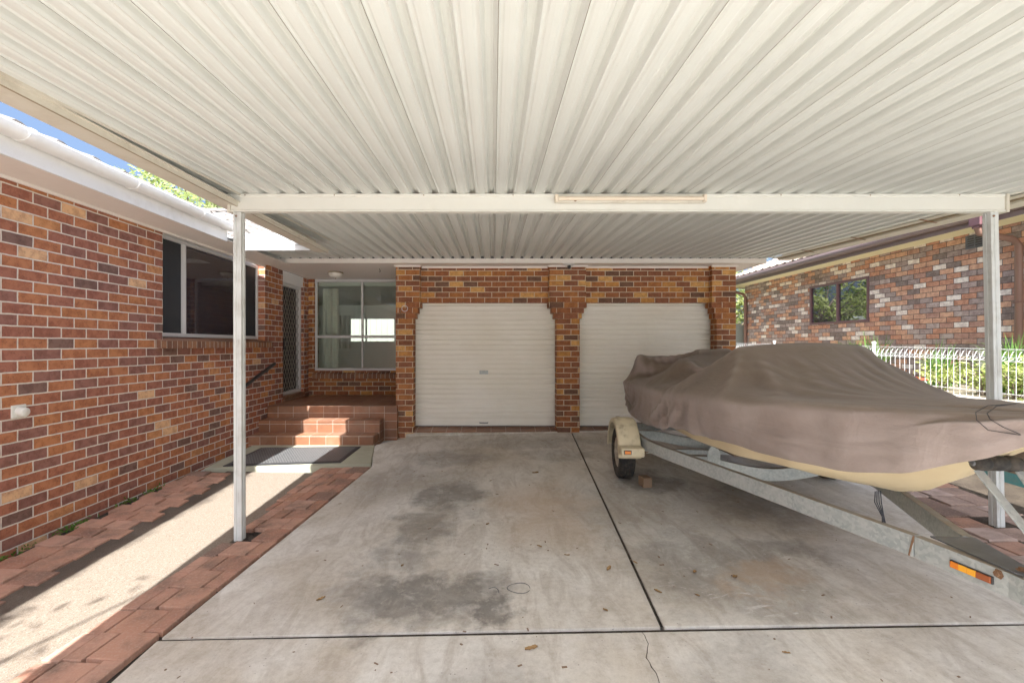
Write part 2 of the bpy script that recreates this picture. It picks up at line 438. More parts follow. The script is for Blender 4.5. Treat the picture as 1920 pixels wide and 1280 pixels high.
def m_sheet():
    t = NT('roof_sheet_steel'); p = t.pos()
    n1 = t.noise(p, .8, 6, .6); n2 = t.noise(t.scale(p, (14, .6, 1)), 2.0, 5, .7); n3 = t.noise(p, 90, 2, .5)
    c = t.mix(t.ramp(n1, [(.35, 0), (.65, 1)]), (.61, .63, .595), (.675, .695, .66))
    c = t.mix(t.math('MULTIPLY', t.ramp(n2, [(.5, 0), (.8, 1)]), .16), c, (.56, .53, .46))
    sp = t.math('MULTIPLY', t.ramp(n3, [(.70, 0), (.76, 1)]), t.ramp(n1, [(.4, 0), (.6, 1)]))
    c = t.mix(t.math('MULTIPLY', sp, .3), c, (.3, .25, .18))
    t.bsdf(c, .42, 0, None, .45); return t.mat
M_sheet = m_sheet()
M_lap = m_paint('sheet_lap_shadow_gap', (.22, .20, .16), .8, .3, (.1, .08, .06), 6)

def m_roller():
    t = NT('roller_door_steel'); p = t.pos()
    n1 = t.noise(p, 1.3, 6, .6); n2 = t.noise(t.scale(p, (1.5, 1.5, 40)), 1.5, 5, .7)
    c = t.mix(t.ramp(n1, [(.35, 0), (.65, 1)]), (.82, .77, .66), (.88, .84, .75))
    c = t.mix(t.math('MULTIPLY', t.ramp(n2, [(.52, 0), (.72, 1)]), .22), c, (.45, .39, .29))
    t.bsdf(c, .5, 0, None, .35); return t.mat
M_roller = m_roller()

def m_rtile(name, a, b):
    t = NT(name); p = t.pos()
    n1 = t.noise(p, 4, 6, .65); n2 = t.noise(p, 30, 4, .6)
    c = t.mix(t.ramp(n1, [(.3, 0), (.7, 1)]), a, b)
    c = t.mix(t.math('MULTIPLY', t.ramp(n2, [(.5, 0), (.7, 1)]), .4), c, tuple(x * .55 for x in a))
    t.bsdf(c, .85, 0, t.bump(n2, .4, .006), .2); return t.mat
M_rtile = m_rtile('roof_tile_grey', (.17, .15, .135), (.27, .245, .225))
M_rtile_n = m_rtile('roof_tile_neighbour', (.28, .22, .18), (.40, .33, .28))
M_brown = m_paint('brown_gutter_paint', (.165, .115, .105), .4, .3, (.08, .06, .055), 4)
M_pipe = m_paint('brown_downpipe_paint', (.20, .105, .075), .45, .3, (.10, .07, .06), 4)
M_yellow = m_paint('yellow_eave_paint', (.92, .86, .55), .6, .15, (.5, .42, .22), 2)
M_maroon = m_paint('maroon_window_paint', (.125, .055, .06), .4, .2, (.07, .05, .05), 4)

def m_cover():
    t = NT('boat_cover_canvas'); p = t.pos()
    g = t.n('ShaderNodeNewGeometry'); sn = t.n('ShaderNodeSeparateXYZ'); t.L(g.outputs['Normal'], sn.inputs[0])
    n1 = t.noise(p, 2.2, 7, .65, .5); n2 = t.noise(p, 9, 6, .7); n3 = t.noise(p, 500, 2, .5)
    c = t.mix(t.ramp(n1, [(.35, 0), (.65, 1)]), (.245, .19, .168), (.31, .25, .226))
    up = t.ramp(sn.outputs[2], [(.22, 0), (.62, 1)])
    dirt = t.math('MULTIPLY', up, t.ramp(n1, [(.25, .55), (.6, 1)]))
    c = t.mix(t.math('MULTIPLY', dirt, .9), c, (.15, .110, .075))  # top dirt, deepened to add shading contrast against the sides
    c = t.mix(t.math('MULTIPLY', t.ramp(n2, [(.55, 0), (.75, 1)]), .25), c, (.14, .11, .085))
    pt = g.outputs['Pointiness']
    c = t.mix(t.ramp(pt, [(.455, .75), (.5, 0)]), c, (.07, .052, .042))  # crease shade painted into the folds by pointiness
    c = t.mix(t.ramp(pt, [(.503, 0), (.545, .5)]), c, (.38, .325, .30))  # ridges painted lighter to strengthen the fold shading
    # pulls and creases: noise stretched along a slant
    rot = t.n('ShaderNodeMapping'); rot.inputs['Rotation'].default_value = (R(25), R(20), R(35)); rot.inputs['Scale'].default_value = (7, 1.1, 2.0); t.L(p, rot.inputs['Vector'])
    cr = t.noise(rot.outputs[0], 2.6, 5, .6, .8)
    rot2 = t.n('ShaderNodeMapping'); rot2.inputs['Rotation'].default_value = (R(-40), R(-10), R(-20)); rot2.inputs['Scale'].default_value = (1.2, 1.4, 9); t.L(p, rot2.inputs['Vector'])
    cr2 = t.noise(rot2.outputs[0], 1.7, 4, .6, .6)
    hh = t.math('ADD', t.math('MULTIPLY', n3, .05), t.math('ADD', t.math('MULTIPLY', n2, .45), t.math('ADD', cr, t.math('MULTIPLY', cr2, .7))))
    nb = t.bump(hh, .38, .026)
    b = t.bsdf(c, .85, 0, nb, .2)
    b.inputs['Sheen Weight'].default_value = .12
    return t.mat
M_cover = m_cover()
def m_hull():
    t = NT('cream_gelcoat'); p = t.pos()
    n1 = t.noise(p, 3, 6, .6)
    t.bsdf(t.mix(t.ramp(n1, [(.4, 0), (.75, 1)]), (.70, .575, .36), (.60, .47, .28)), .38, 0, None, .4); return t.mat
M_hull = m_hull()
M_guard = m_paint('flaking_cream_paint', (.66, .56, .37), .6, .9, (.24, .19, .125), 9)
def m_guard():
    t = NT('flaking_mudguard_paint'); p = t.pos()
    n1 = t.noise(p, 34, 8, .72); n2 = t.noise(p, 7, 4, .6)
    g = t.n('ShaderNodeNewGeometry'); sn = t.n('ShaderNodeSeparateXYZ'); t.L(g.outputs['Normal'], sn.inputs[0])
    up = t.ramp(sn.outputs[2], [(.15, 0), (.6, 1)])
    f = t.ramp(t.math('ADD', t.math('ADD', n1, t.math('MULTIPLY', n2, .35)), t.math('MULTIPLY', up, .22)), [(.74, 0), (.84, 1)])
    t.bsdf(t.mix(f, (.78, .685, .48), (.37, .30, .195)), .6, 0, t.bump(f, .3, .002), .3); return t.mat
def m_rubber():
    t = NT('tyre_rubber'); p = t.pos(); n = t.noise(p, 14, 5, .65)
    t.bsdf(t.mix(t.ramp(n, [(.45, 0), (.7, 1)]), (.018, .017, .016), (.075, .062, .05)), .8, 0, t.bump(n, .3, .004), .3); return t.mat
M_rubber = m_rubber()
M_rim = m_paint('rusty_rim_paint', (.42, .36, .27), .5, .8, (.16, .10, .06), 12)
M_wood = m_paint('old_timber', (.20, .125, .075), .8, .7, (.06, .04, .03), 8)
M_bunk = m_paint('brown_carpet_bunk', (.13, .092, .066), .95, .4, (.05, .04, .03), 12, .1)
def m_amber(name, c, e=.25):
    t = NT(name); b = t.bsdf(c, .25, 0, None, .6)
    return t.mat
M_amber = m_amber('amber_lens', (.80, .20, .012)); M_amber2 = m_amber('amber_reflector', (.95, .40, .02)); M_amber3 = m_amber('old_amber_lens', (.33, .075, .02))
M_rope = m_paint('rope_fibre', (.42, .33, .23), .9, .5, (.2, .15, .1), 30, .1)
M_teal = m_paint('teal_paint', (.05, .20, .21), .55, .5, (.30, .20, .12), 6)
M_tealcap = m_paint('weathered_coping', (.55, .50, .42), .8, .6, (.30, .17, .09), 5)
M_fence = m_paint('white_fence_wire', (.80, .80, .79), .4, .1, (.5, .45, .4), 5)
M_colorbond = m_paint('pale_green_fence_steel', (.26, .28, .235), .5, .2, (.4, .38, .3), 2)
M_mat = None
def m_mat():
    t = NT('rubber_door_mat'); p = t.pos()
    b = t.n('ShaderNodeTexBrick'); b.offset = .5
    for k, v in (('Scale', 1), ('Mortar Size', .0065), ('Mortar Smooth', .5), ('Brick Width', .036), ('Row Height', .03)): b.inputs[k].default_value = v
    b.inputs['Color1'].default_value = (.012, .012, .012, 1); b.inputs['Color2'].default_value = (.02, .02, .02, 1); b.inputs['Mortar'].default_value = (.13, .13, .13, 1)
    t.L(p, b.inputs['Vector'])
    t.bsdf(b.outputs['Color'], .55, 0, t.bump(b.outputs['Fac'], .8, .006), .5); return t.mat
M_mat = m_mat()
M_rubmat = m_paint('rubber_edge', (.022, .022, .024), .6, .2, (.06, .055, .05), 8)
M_joint = m_ground('joint_filler', (.055, .047, .04), (.10, .085, .07), 12)
M_pad = m_paint('mossy_concrete', (.34, .33, .245), .85, .6, (.17, .16, .105), 4, .2)
M_lamp = m_paint('frosted_lamp_glass', (.80, .77, .68), .3, .15, (.5, .42, .3), 8)
M_brass = m_paint('tarnished_brass', (.30, .235, .14), .4, .3, (.12, .09, .05), 10)
M_tube = m_paint('fluorescent_diffuser', (.80, .68, .53), .35, .45, (.42, .26, .12), 14)
M_rust = m_paint('rusty_steel', (.22, .115, .06), .8, .7, (.07, .04, .03), 20)

def m_leaf(name, a, b, tr=.35):
    t = NT(name); p = t.pos()
    rnd = t.n('ShaderNodeNewGeometry').outputs['Random Per Island']
    c = t.mix(rnd, a, b)
    d = t.n('ShaderNodeBsdfDiffuse'); t.L(c, d.inputs[0])
    tl = t.n('ShaderNodeBsdfTranslucent'); t.L(t.mix(1, c, (1.3, 1.5, .7), 'MULTIPLY'), tl.inputs[0])
    mx = t.n('ShaderNodeMixShader'); mx.inputs[0].default_value = tr
    t.L(d.outputs[0], mx.inputs[1]); t.L(tl.outputs[0], mx.inputs[2]); t.L(mx.outputs[0], t.out.inputs[0]); return t.mat
M_leaf_pale = m_leaf('pale_tree_leaf', (.22, .26, .11), (.40, .43, .22))
M_leaf_dark = m_leaf('dark_tree_leaf', (.04, .075, .02), (.11, .15, .04))
M_leaf_yel = m_leaf('yellow_shrub_leaf', (.19, .22, .06), (.34, .37, .15))
M_leaf_grn = m_leaf('strap_leaf', (.05, .12, .025), (.14, .24, .06))
M_dry = m_leaf('dry_leaf', (.18, .095, .045), (.36, .22, .10), .1)
M_bark = m_paint('bark', (.17, .13, .10), .9, .6, (.06, .05, .04), 6, .1)
M_inwall = m_paint('room_wall', (.72, .74, .66), .8, .1, (.4, .4, .35), 1)
M_curtain = m_paint('pale_curtain', (.66, .66, .58), .9, .1, (.4, .4, .35), 1)
M_infloor = m_paint('room_floor', (.18, .13, .09), .6, .1, (.1, .08, .06), 1)
M_dark = m_paint('dark_interior', (.05, .045, .045), .8, .1, (.03, .03, .03), 1)

M_grille = m_paint('bronze_grille', (.26, .23, .19), .5, .2, (.1, .09, .07), 8)
# ------------------------------------------------------------------ ground
def gz(x, y):
    x = max(-12, min(9, x)); y = max(-14, min(18, y))
    r = max(0, min(1, (-2.5 - x) / 1.1))
    return .026 + .0225 * max(x, -4) + .0265 * (min(y, 9) - 7.58) + .065 * r

def sheet_grid(xs, ys, zf):
    m = MB(); vs = []; fs = []
    for y in ys:
        for x in xs: vs.append((x, y, zf(x, y)))
    n = len(xs)
    for j in range(len(ys) - 1):
        for i in range(n - 1): fs.append((j * n + i, j * n + i + 1, (j + 1) * n + i + 1, (j + 1) * n + i))
    return m.add(vs, fs)

xs = [-600, -200, -60, -25] + [-12 + i * .5 for i in range(0, 43)] + [14, 25, 60, 200, 600]
ys = [-600, -200, -60, -25] + [-14 + i * .5 for i in range(0, 65)] + [25, 60, 200, 600]
def m_yard():
    t = NT('yard_ground'); p = t.pos(); n1 = t.noise(p, 3, 8, .7); n2 = t.noise(p, 42, 6, .7)
    sp = t.n('ShaderNodeSeparateXYZ'); t.L(warped(t, p, 2.0, .3), sp.inputs[0])
    mul = t.math('MULTIPLY', t.math('GREATER_THAN', sp.outputs[0], 3.0), t.math('GREATER_THAN', sp.outputs[1], 2.2))
    mulch = t.mix(t.ramp(n1, [(.35, 0), (.65, 1)]), (.045, .034, .026), (.10, .078, .056))
    pale_yard = t.mix(t.ramp(n1, [(.35, 0), (.65, 1)]), (.45, .455, .44), (.55, .555, .54))  # yard tone kept pale to bounce sunlight under the carport
    c = t.mix(mul, pale_yard, mulch)
    c = t.mix(t.math('MULTIPLY', t.ramp(n2, [(.5, 0), (.65, 1)]), .5), c, t.mix(1, c, (.4, .38, .36), 'MULTIPLY'))
    t.bsdf(c, .95, 0, t.bump(n2, 1, .03), .1); return t.mat
struct(sheet_grid(xs, ys, lambda x, y: gz(x, y) - .05).build('ground', m_yard()))

def slab(poly, name, mat, top=0.0, thick=.1, cell=.35, bevel=.006):
    """a poured slab following the fall of the ground: poly (convex, counter-clockwise) in plan"""
    bm = bmesh.new()
    f = bm.faces.new([bm.verts.new((x, y, 0)) for x, y in poly])
    x0 = min(p[0] for p in poly); x1 = max(p[0] for p in poly); y0 = min(p[1] for p in poly); y1 = max(p[1] for p in poly)
    def cuts(a, b):
        n = max(1, int((b - a) / cell)); return [a + (b - a) * i / n for i in range(1, n)]
    for c in cuts(x0, x1): bmesh.ops.bisect_plane(bm, geom=bm.verts[:] + bm.edges[:] + bm.faces[:], plane_co=(c, 0, 0), plane_no=(1, 0, 0))
    for c in cuts(y0, y1): bmesh.ops.bisect_plane(bm, geom=bm.verts[:] + bm.edges[:] + bm.faces[:], plane_co=(0, c, 0), plane_no=(0, 1, 0))
    ext = bmesh.ops.extrude_face_region(bm, geom=bm.faces[:])
    low = [v for v in ext['geom'] if isinstance(v, bmesh.types.BMVert)]
    lows = set(low)
    for v in bm.verts:
        v.co.z = gz(v.co.x, v.co.y) + top - (thick if v in lows else 0)
    bmesh.ops.recalc_face_normals(bm, faces=bm.faces[:])
    me = bpy.data.meshes.new(name); bm.to_mesh(me); bm.free()
    me.materials.append(mat)
    o = bpy.data.objects.new(name, me); col.objects.link(o)
    if bevel:
        b = o.modifiers.new('bevel', 'BEVEL'); b.width = bevel; b.segments = 2; b.limit_method = 'ANGLE'; b.angle_limit = R(40)
    return struct(o)

def lerp2(p, q, t): return (p[0] + (q[0] - p[0]) * t, p[1] + (q[1] - p[1]) * t)
JA, JB = (1.30, 7.54), (.952, 2.58)           # long control joint
FA, FB = (-1.87, 2.555), (3.35, 2.52)         # cross joint
g_ = .011
slab([(FA[0], FA[1] + g_), (JB[0] - g_, JB[1] - .014), (JA[0] - g_, JA[1]), (-1.30, 7.54), (-1.80, 7.0), (-1.80, 6.78), (-1.555, 5.85)], 'driveway', M_conc)
slab([(JB[0] + g_, JB[1] - .014), (FB[0], FB[1] + g_), (3.87, 4.52), (4.25, 5.9), (4.25, 7.54), (JA[0] + g_, JA[1])], 'driveway', M_conc)
slab([(-1.99, -12), (3.2, -12), (FB[0] - .02, FB[1] - g_), (FA[0] - .01, FA[1] - g_)], 'driveway', M_conc, cell=.6)
jm = MB()
for a, b, w in ((JA, JB, .02), (FA, FB, .02)):
    n = 24
    for i in range(n):
        p = lerp2(a, b, i / n); q = lerp2(a, b, (i + 1) / n)
        d = Vector((q[0] - p[0], q[1] - p[1], 0)).normalized(); s = Vector((-d.y, d.x, 0)) * w
        vs = []
        for c in (p, q):
            for k in (-1, 1): vs.append((c[0] + s.x * k, c[1] + s.y * k, gz(*c) - .012))
        jm.add(vs, [(0, 1, 3, 2)])
struct(jm.build('driveway_joint', M_joint))
# hairline crack in the front slab
cm = MB(); pts = []
p0, p1 = Vector((.82, 2.53)), Vector((.70, 1.2)); random.seed(3)
for i in range(40):
    t = i / 39; p = p0.lerp(p1, t); pts.append((p.x + mnoise.noise((t * 9, 0, 0)) * .035 + mnoise.noise((t * 31, 4, 0)) * .012, p.y))
for i in range(39):
    w0 = .0016 + .003 * abs(mnoise.noise((i * .7, 2, 1))); w1 = .0016 + .003 * abs(mnoise.noise(((i + 1) * .7, 2, 1)))
    a, b = pts[i], pts[i + 1]
    cm.add([(a[0] - w0, a[1], gz(*a) + .0015), (a[0] + w0, a[1], gz(*a) + .0015), (b[0] + w1, b[1], gz(*b) + .0015), (b[0] - w1, b[1], gz(*b) + .0015)], [(0, 1, 2, 3)])
struct(cm.build('driveway_crack', M_joint))

# path on the house side
slab([(-3.34, -12), (-2.27, -12), (-2.17, 5.64), (-3.30, 5.64)], 'path', M_path, top=-.004, cell=.4)
# pavers: border beside the driveway and edge under the house wall
def pavers(name, rows, label=None):
    m = MB()
    for (cx, cy, a, w, l, z) in rows:
        c, s = math.cos(a), math.sin(a)
        h = gz(cx, cy) + z
        vs = []
        for zz in (-.06, -.004, 0):
            k = 1 if zz < -.001 else .955
            for sx, sy in ((-1, -1), (1, -1), (1, 1), (-1, 1)):
                x = sx * w / 2 * k; y = sy * l / 2 * k
                px, py = cx + x * c - y * s, cy + x * s + y * c
                vs.append((px, py, gz(px, py) + z + zz))
        m.add(vs, [(0, 1, 5, 4), (1, 2, 6, 5), (2, 3, 7, 6), (3, 0, 4, 7), (4, 5, 9, 8), (5, 6, 10, 9), (6, 7, 11, 10), (7, 4, 8, 11), (8, 9, 10, 11)])
    return struct(m.build(name, M_paver))
random.seed(11)
rows = []
y = -1.5
dirx = (-1.53 + 1.87) / (5.82 - 2.55)
k = 0
while y < 5.6:
    edge = -1.885 + dirx * (y - 2.55)
    a = -math.atan(dirx) + random.uniform(-.02, .02)
    L = .228
    z = .012 + random.uniform(-.005, .006)
    if k % 2 == 0:
        rows.append((edge - .058, y + L / 2, a, .107, L - .011, z)); rows.append((edge - .058 - .175, y + L / 2, a, .221, L - .011, z + random.uniform(-.004, .004)))
        rows.append((edge - .058 - .35, y + L / 2, a, .107, L - .011, z - .004))
    else:
        rows.append((edge - .118, y + L / 2, a, .221, L - .011, z)); rows.append((edge - .118 - .175, y + L / 2, a, .107, L - .011, z + random.uniform(-.004, .004)))
        rows.append((edge - .118 - .175 - .115, y + L / 2, a, .107, L - .011, z - .004))
    left = edge - .058 - .35 - .056 if k % 2 == 0 else edge - .118 - .175 - .115 - .056
    gap = left - (-2.215)
    while gap > .05:
        ww = min(gap, .228); rows.append((left - ww / 2, y + L / 2, a, ww - .008, L - .011, z + random.uniform(-.006, .002))); left -= ww; gap -= ww
    y += L; k += 1
pavers('paving_border', [r for r in rows if not (3.7 < r[1] < 3.98 and r[0] < -2.02)])
rows = []
y = -.6; k = 0
while y < 5.5:
    L = .175
    o = random.uniform(-.03, .03) + (.05 if k % 2 else 0)
    w = .23
    a = random.uniform(-.05, .05)
    rows.append((-3.52 + o, y + L / 2, a, w - .006, L - .010, .016 + random.uniform(-.006, .008)))
    rows.append((-3.52 + o + .235, y + L / 2, a, w - .006, L - .010, .010 + random.uniform(-.005, .005)))
    y += L; k += 1
pavers('paving_edge', rows)
pb = MB()
for x0, x1, y0, y1 in ((-3.70, -3.20, -1.2, 5.64),):
    pb.add([(x0, y0, gz(x0, y0) - .022), (x1, y0, gz(x1, y0) - .022), (x1, y1, gz(x1, y1) - .022), (x0, y1, gz(x0, y1) - .022)], [(0, 1, 2, 3)])
pb.add([(-2.62, -1.5, gz(-2.62, -1.5) - .022), (-2.29, -1.5, gz(-2.29, -1.5) - .022), (-1.54, 5.7, gz(-1.54, 5.7) - .022), (-2.2, 5.7, gz(-2.2, 5.7) - .022)], [(0, 1, 2, 3)])
struct(pb.build('paving_bed', M_joint))
# weathered pavers on the garden side
rows = []; random.seed(4)
for iy in range(-2, 12):
    for ix in range(0, 4):
        y = 2.4 + iy * .235
        e = 3.62 + .25 * max(0, (y - 3.5)) * .9
        x = e + .14 + ix * .235 + random.uniform(-.012, .012)
        if x > 4.75 or (3.7 < y < 4.0 and 4.1 < x < 4.4) or random.random() < .1: continue
        rows.append((x, y + .1, random.uniform(-.05, .05), .222, .222, -.038 + random.uniform(-.008, .008)))
M_paver = m_paver('dusty_paver', (.36, .25, .20), (.46, .34, .29))
pavers('paving_strip', rows)

# ------------------------------------------------------------------ brick house
H = thing('brick_house', 'red brick house with two roller garage doors and tiled porch steps', 'house', (0, 9, 0))
XW = -3.72
CE = 2.83        # porch ceiling
w = MB()
w.box(-3.95, XW, -1.2, 5.117, -.5, 2.80)
w.box(-3.95, XW, 5.117, 7.41, -.5, 1.545)
w.box(-3.95, XW, 7.41, 8.04, -.5, 2.86)
w.box(-3.95, XW, 8.93, 9.40, -.5, 2.86)
w.build('wall', M_brick_l, H)
# porch back wall, with window hole
w = MB()
XG = -1.626
w.box(-3.719, -3.60, 9.15, 9.38, -.3, 2.86)
w.box(-3.60, -1.70, 9.15, 9.38, -.3, .985)
w.box(-1.70, XG - .002, 9.15, 9.38, -.3, 2.86)
# garage flank and lintels
w.box(XG, XG + .23, 7.81, 16, -.5, 2.86)
w.box(3.81, 4.043, 7.81, 12.5, -.5, 2.86)
w.box(-1.28, .97, 7.70, 7.93, 2.222, 2.86)
w.box(1.51, 3.69, 7.70, 7.93, 2.222, 2.86)
w.box(-1.86, XG - .003, 7.585, 7.81, -.5, .36)
w.build('garage_wall', M_brick_g, H)
def pillar(x0, x1, cl, cr):
    """pillar with three corbel courses; cl / cr: how far the foot is set in on each side"""
    m = MB(); y0, y1 = 7.58, 7.81; c = .0904
    zb = 1.944
    m.box(x0 + cl, x1 - cr, y0, y1, -.5, zb)
    for i in range(3):
        f = (2 - i) / 3
        m.box(x0 + cl * f - (.012 if cl else 0) * (i == 2), x1 - cr * f + (.012 if cr else 0) * (i == 2), y0, y1 + .001 * i, zb + c * i + .0002, zb + c * (i + 1))
    m.box(x0, x1, y0, y1 + .004, zb + 3 * c + .0002, 2.842)
    return m.build('pillar', M_brick_g, H, bevel=.004, seg=1)
pillar(XG, -1.226, 0, .107)
pillar(.933, 1.546, .122, .106)
pillar(3.647, 4.043, .075, 0)
# soffits, fascia, ceiling
s = MB()
s.box(-3.719, -3.275, -1.2, 7.33, 2.79, 2.80)
s.box(-3.719, 4.42, 7.36, 9.149, CE, CE + .02)
# battens and cornice along the wall
s.box(-3.719, -3.70, -1.2, 7.40, 2.765, 2.789)
for x0, x1, yy in ((XG - .02, -1.21, 7.56), (.915, 1.565, 7.56), (3.63, 4.07, 7.56)):
    s.box(x0, x1, yy, yy + .019, CE - .03, CE - .001)
s.box(-1.21, .915, 7.68, 7.699, CE - .03, CE - .001); s.box(1.565, 3.63, 7.68, 7.699, CE - .03, CE - .001)
s.build('soffit', M_soffit, H)
s = MB(); s.box(-3.70, 4.36, 7.42, 7.43, 2.852, 3.0); s.build('light_block_strip', M_dark, H)  # added dark strip, blocks light showing through the rib ends
f = MB()
f.box(-3.70, 4.40, 7.325, 7.357, 2.822, 2.895)
f.box(4.36, 4.40, 7.357, 12.6, 2.822, 2.93)
f.build('fascia', M_soffit, H, bevel=.003, seg=1)
f = MB(); f.box(-3.30, -3.274, -1.2, 5.60, 2.775, 2.915); f.build('fascia', M_white, H, bevel=.003, seg=1)
gu = MB()
prof = [(-3.272, 2.955)]
for i in range(9):
    a = math.pi + math.pi * .5 * i / 8
prof = [(-3.272, 2.965), (-3.272, 2.905), (-3.235, 2.893), (-3.19, 2.896), (-3.162, 2.912), (-3.150, 2.935), (-3.147, 2.958), (-3.150, 2.972), (-3.160, 2.975), (-3.163, 2.962), (-3.166, 2.94), (-3.2, 2.91), (-3.26, 2.915), (-3.265, 2.965)]
gu.prism(prof, 'y', -1.2, 5.60, 0, True)
go = gu.build('gutter', M_white, H)
for yy in (3.11, 4.07, 4.98, 1.9):
    b = MB(); b.prism([(-3.276, 2.968), (-3.276, 2.9), (-3.235, 2.886), (-3.185, 2.889), (-3.155, 2.907), (-3.143, 2.93), (-3.140, 2.975), (-3.165, 2.978), (-3.17, 2.93), (-3.2, 2.905), (-3.26, 2.91), (-3.266, 2.968)], 'y', yy - .022, yy + .022, 0, True)
    b.build('gutter_joiner', M_white, go)

def tiled_roof(name, mat, parent, p0, ux, uy, nx, ny, tw=.30, tl=.33):
    """p0 eave corner, ux along the eave, uy up the slope (unit vectors)"""
    p0 = Vector(p0); ux = Vector(ux); uy = Vector(uy).normalized(); nn = ux.cross(uy).normalized()
    if nn.z < 0: nn = -nn
    m = MB(); k = 8
    for j in range(ny):
        vs = []
        for i in range(nx * k + 1):
            u = (i / k) * tw
            ph = (i % k) / k
            hh = .020 * (max(0, math.sin(ph * 2 * math.pi)) ** .8) + .006 * math.sin(ph * 4 * math.pi)
            jit = .004 * mnoise.noise((i // k * 3.1, j * 2.7, .5))
            for v, lift in ((j * tl, .0), (j * tl, .024), ((j + 1) * tl + .02, .004)):
                vs.append(p0 + ux * u + uy * v + nn * (hh + lift + jit))
        fs = []
        for i in range(nx * k):
            a = i * 3; b = (i + 1) * 3
            fs += [(a, b, b + 1, a + 1), (a + 1, b + 1, b + 2, a + 2)]
        m.add(vs, fs, 0, False)
    return m.build(name, mat, parent, fixn=False)
sl = math.tan(R(22))
# main roof faces the street; wing roof faces the path
rf = tiled_roof('roof', M_rtile, H, (-9, 7.28, 2.96), (1, 0, 0), (0, 1, sl), 45, 19)
tiled_roof('roof', M_rtile, H, (-3.205, -1.2, 2.965), (0, 1, 0), (-1, 0, sl), 24, 14)
b = MB()     # closed roof shell, rear slope and gables
b.add([(-9, 7.3, 2.93), (4.5, 7.3, 2.93), (4.5, 13.2, 2.93 + 5.9 * sl), (-9, 13.2, 2.93 + 5.9 * sl), (-9, 19.1, 2.93), (-.5, 19.1, 2.93), (-.5, 13.2, 2.93 + 5.9 * sl)], [(0, 1, 2, 3), (3, 6, 5, 4), (0, 3, 4)])
b.add([(-3.25, -1.2, 2.94), (-3.25, 7, 2.94), (-7.6, 7, 2.94 + 4.35 * sl), (-7.6, -1.2, 2.94 + 4.35 * sl), (-12, -1.2, 2.94), (-12, 7, 2.94)], [(0, 1, 2, 3), (3, 2, 5, 4), (0, 3, 4)])
b.build('roof_underlay', M_rtile, H)
rc = MB()
for i in range(40):
    x = -9 + i * .34
    rc.lathe((x, 13.2, 2.98 + 5.9 * sl), (1, 0, 0), [(.10, 0), (.115, .34)], 8, 0, True, (0, math.pi))
rc.build('ridge_capping', M_rtile, H)
# flashing white valley board beside carport
# left window
def window_group(name, label=None):
    o = bpy.data.objects.new(name, None); col.objects.link(o); o.parent = H
    return o
wx = -3.862
wf = MB()
def fr(m, y0, y1, z0, z1, x0, x1): m.box(x0, x1, y0, y1, z0, z1)
Y0, Y1, Z0, Z1 = 5.02, 7.405, 1.60, 2.785
fr(wf, Y0, Y1, Z0, Z0 + .045, wx - .03, wx + .035); fr(wf, Y0, Y1, Z1 - .04, Z1, wx - .03, wx + .035)
fr(wf, Y1 - .035, Y1, Z0 + .045, Z1 - .04, wx - .03, wx + .035); fr(wf, Y0, Y0 + .035, Z0 + .045, Z1 - .04, wx - .03, wx + .035)
for yy in (5.64, 6.97):
    fr(wf, yy - .028, yy + .028, Z0 + .045, Z1 - .04, wx - .03, wx + .037)
    fr(wf, yy - .012, yy + .012, Z0 + .045, Z1 - .04, wx + .037, wx + .047)
win = wf.build('window', M_alum, H, bevel=.003, seg=1)
win['label'] = 'three-light window with dark glass on the side wall'
p = MB(); p.box(wx - .004, wx, 5.669, 6.941, 1.646, 2.744); p.build('pane', M_pane_dark, win)
p = MB(); p.box(wx + .006, wx + .010, 5.056, 5.611, 1.646, 2.744); p.build('insect_screen', M_pane_screen, win)
p = MB(); p.box(wx + .006, wx + .010, 6.999, 7.369, 1.646, 2.744); p.build('insect_screen', M_pane_screen, win)
def brick_sill_y(y0, y1, zt, name='sill'):
    m = MB()
    m.prism([(-3.86, zt), (-3.86, zt - .10), (-3.725, zt - .125), (-3.655, zt - .135), (-3.655, zt - .05)], 'y', y0, y1)
    return m.build(name, M_sill, win, bevel=.004, seg=1)
brick_sill_y(5.0, 7.56, 1.598)
w = MB(); w.box(-3.96, -3.951, 5.0, 7.5, 1.4, 2.86); w.build('window_backing', M_dark, H)
w = MB(); w.box(-3.95, -3.87, 5.117, 7.41, 2.787, 2.86); w.build('window_head', M_soffit, H)

# porch: floor, steps, threshold
st = MB(); st.box(-3.719, -1.585, 7.48, 9.149, -.2, .50); st.build('porch_floor', M_tile, H, bevel=.008)
st = MB(); st.box(-3.719, -1.80, 7.20, 7.479, -.2, .31); st.build('step', M_tile, H, bevel=.008)
st = MB(); st.box(-3.719, -1.82, 6.90, 7.199, -.2, .125); st.build('step', M_tile, H, bevel=.008)
# security screen door
dr = MB(); dx = -3.80
dr.box(dx - .05, dx + .03, 8.045, 8.10, .60, 2.63); dr.box(dx - .05, dx + .03, 8.87, 8.925, .60, 2.63)
dr.box(dx - .05, dx + .03, 8.10, 8.87, 2.575, 2.63); dr.box(dx - .05, dx + .03, 8.10, 8.87, .60, .66)
door = dr.build('security_door', M_alum, H, bevel=.004, seg=1)
ms = MB()
def clipseg(a, b, y0, y1, z0, z1):
    t0, t1 = 0., 1.; d = (b[0] - a[0], b[1] - a[1])
    for p_, q_ in ((-d[0], a[0] - y0), (d[0], y1 - a[0]), (-d[1], a[1] - z0), (d[1], z1 - a[1])):
        if abs(p_) < 1e-9:
            if q_ < 0: return None
        else:
            r_ = q_ / p_
            if p_ < 0: t0 = max(t0, r_)
            else: t1 = min(t1, r_)
    return None if t0 >= t1 else ((a[0] + d[0] * t0, a[1] + d[1] * t0), (a[0] + d[0] * t1, a[1] + d[1] * t1))
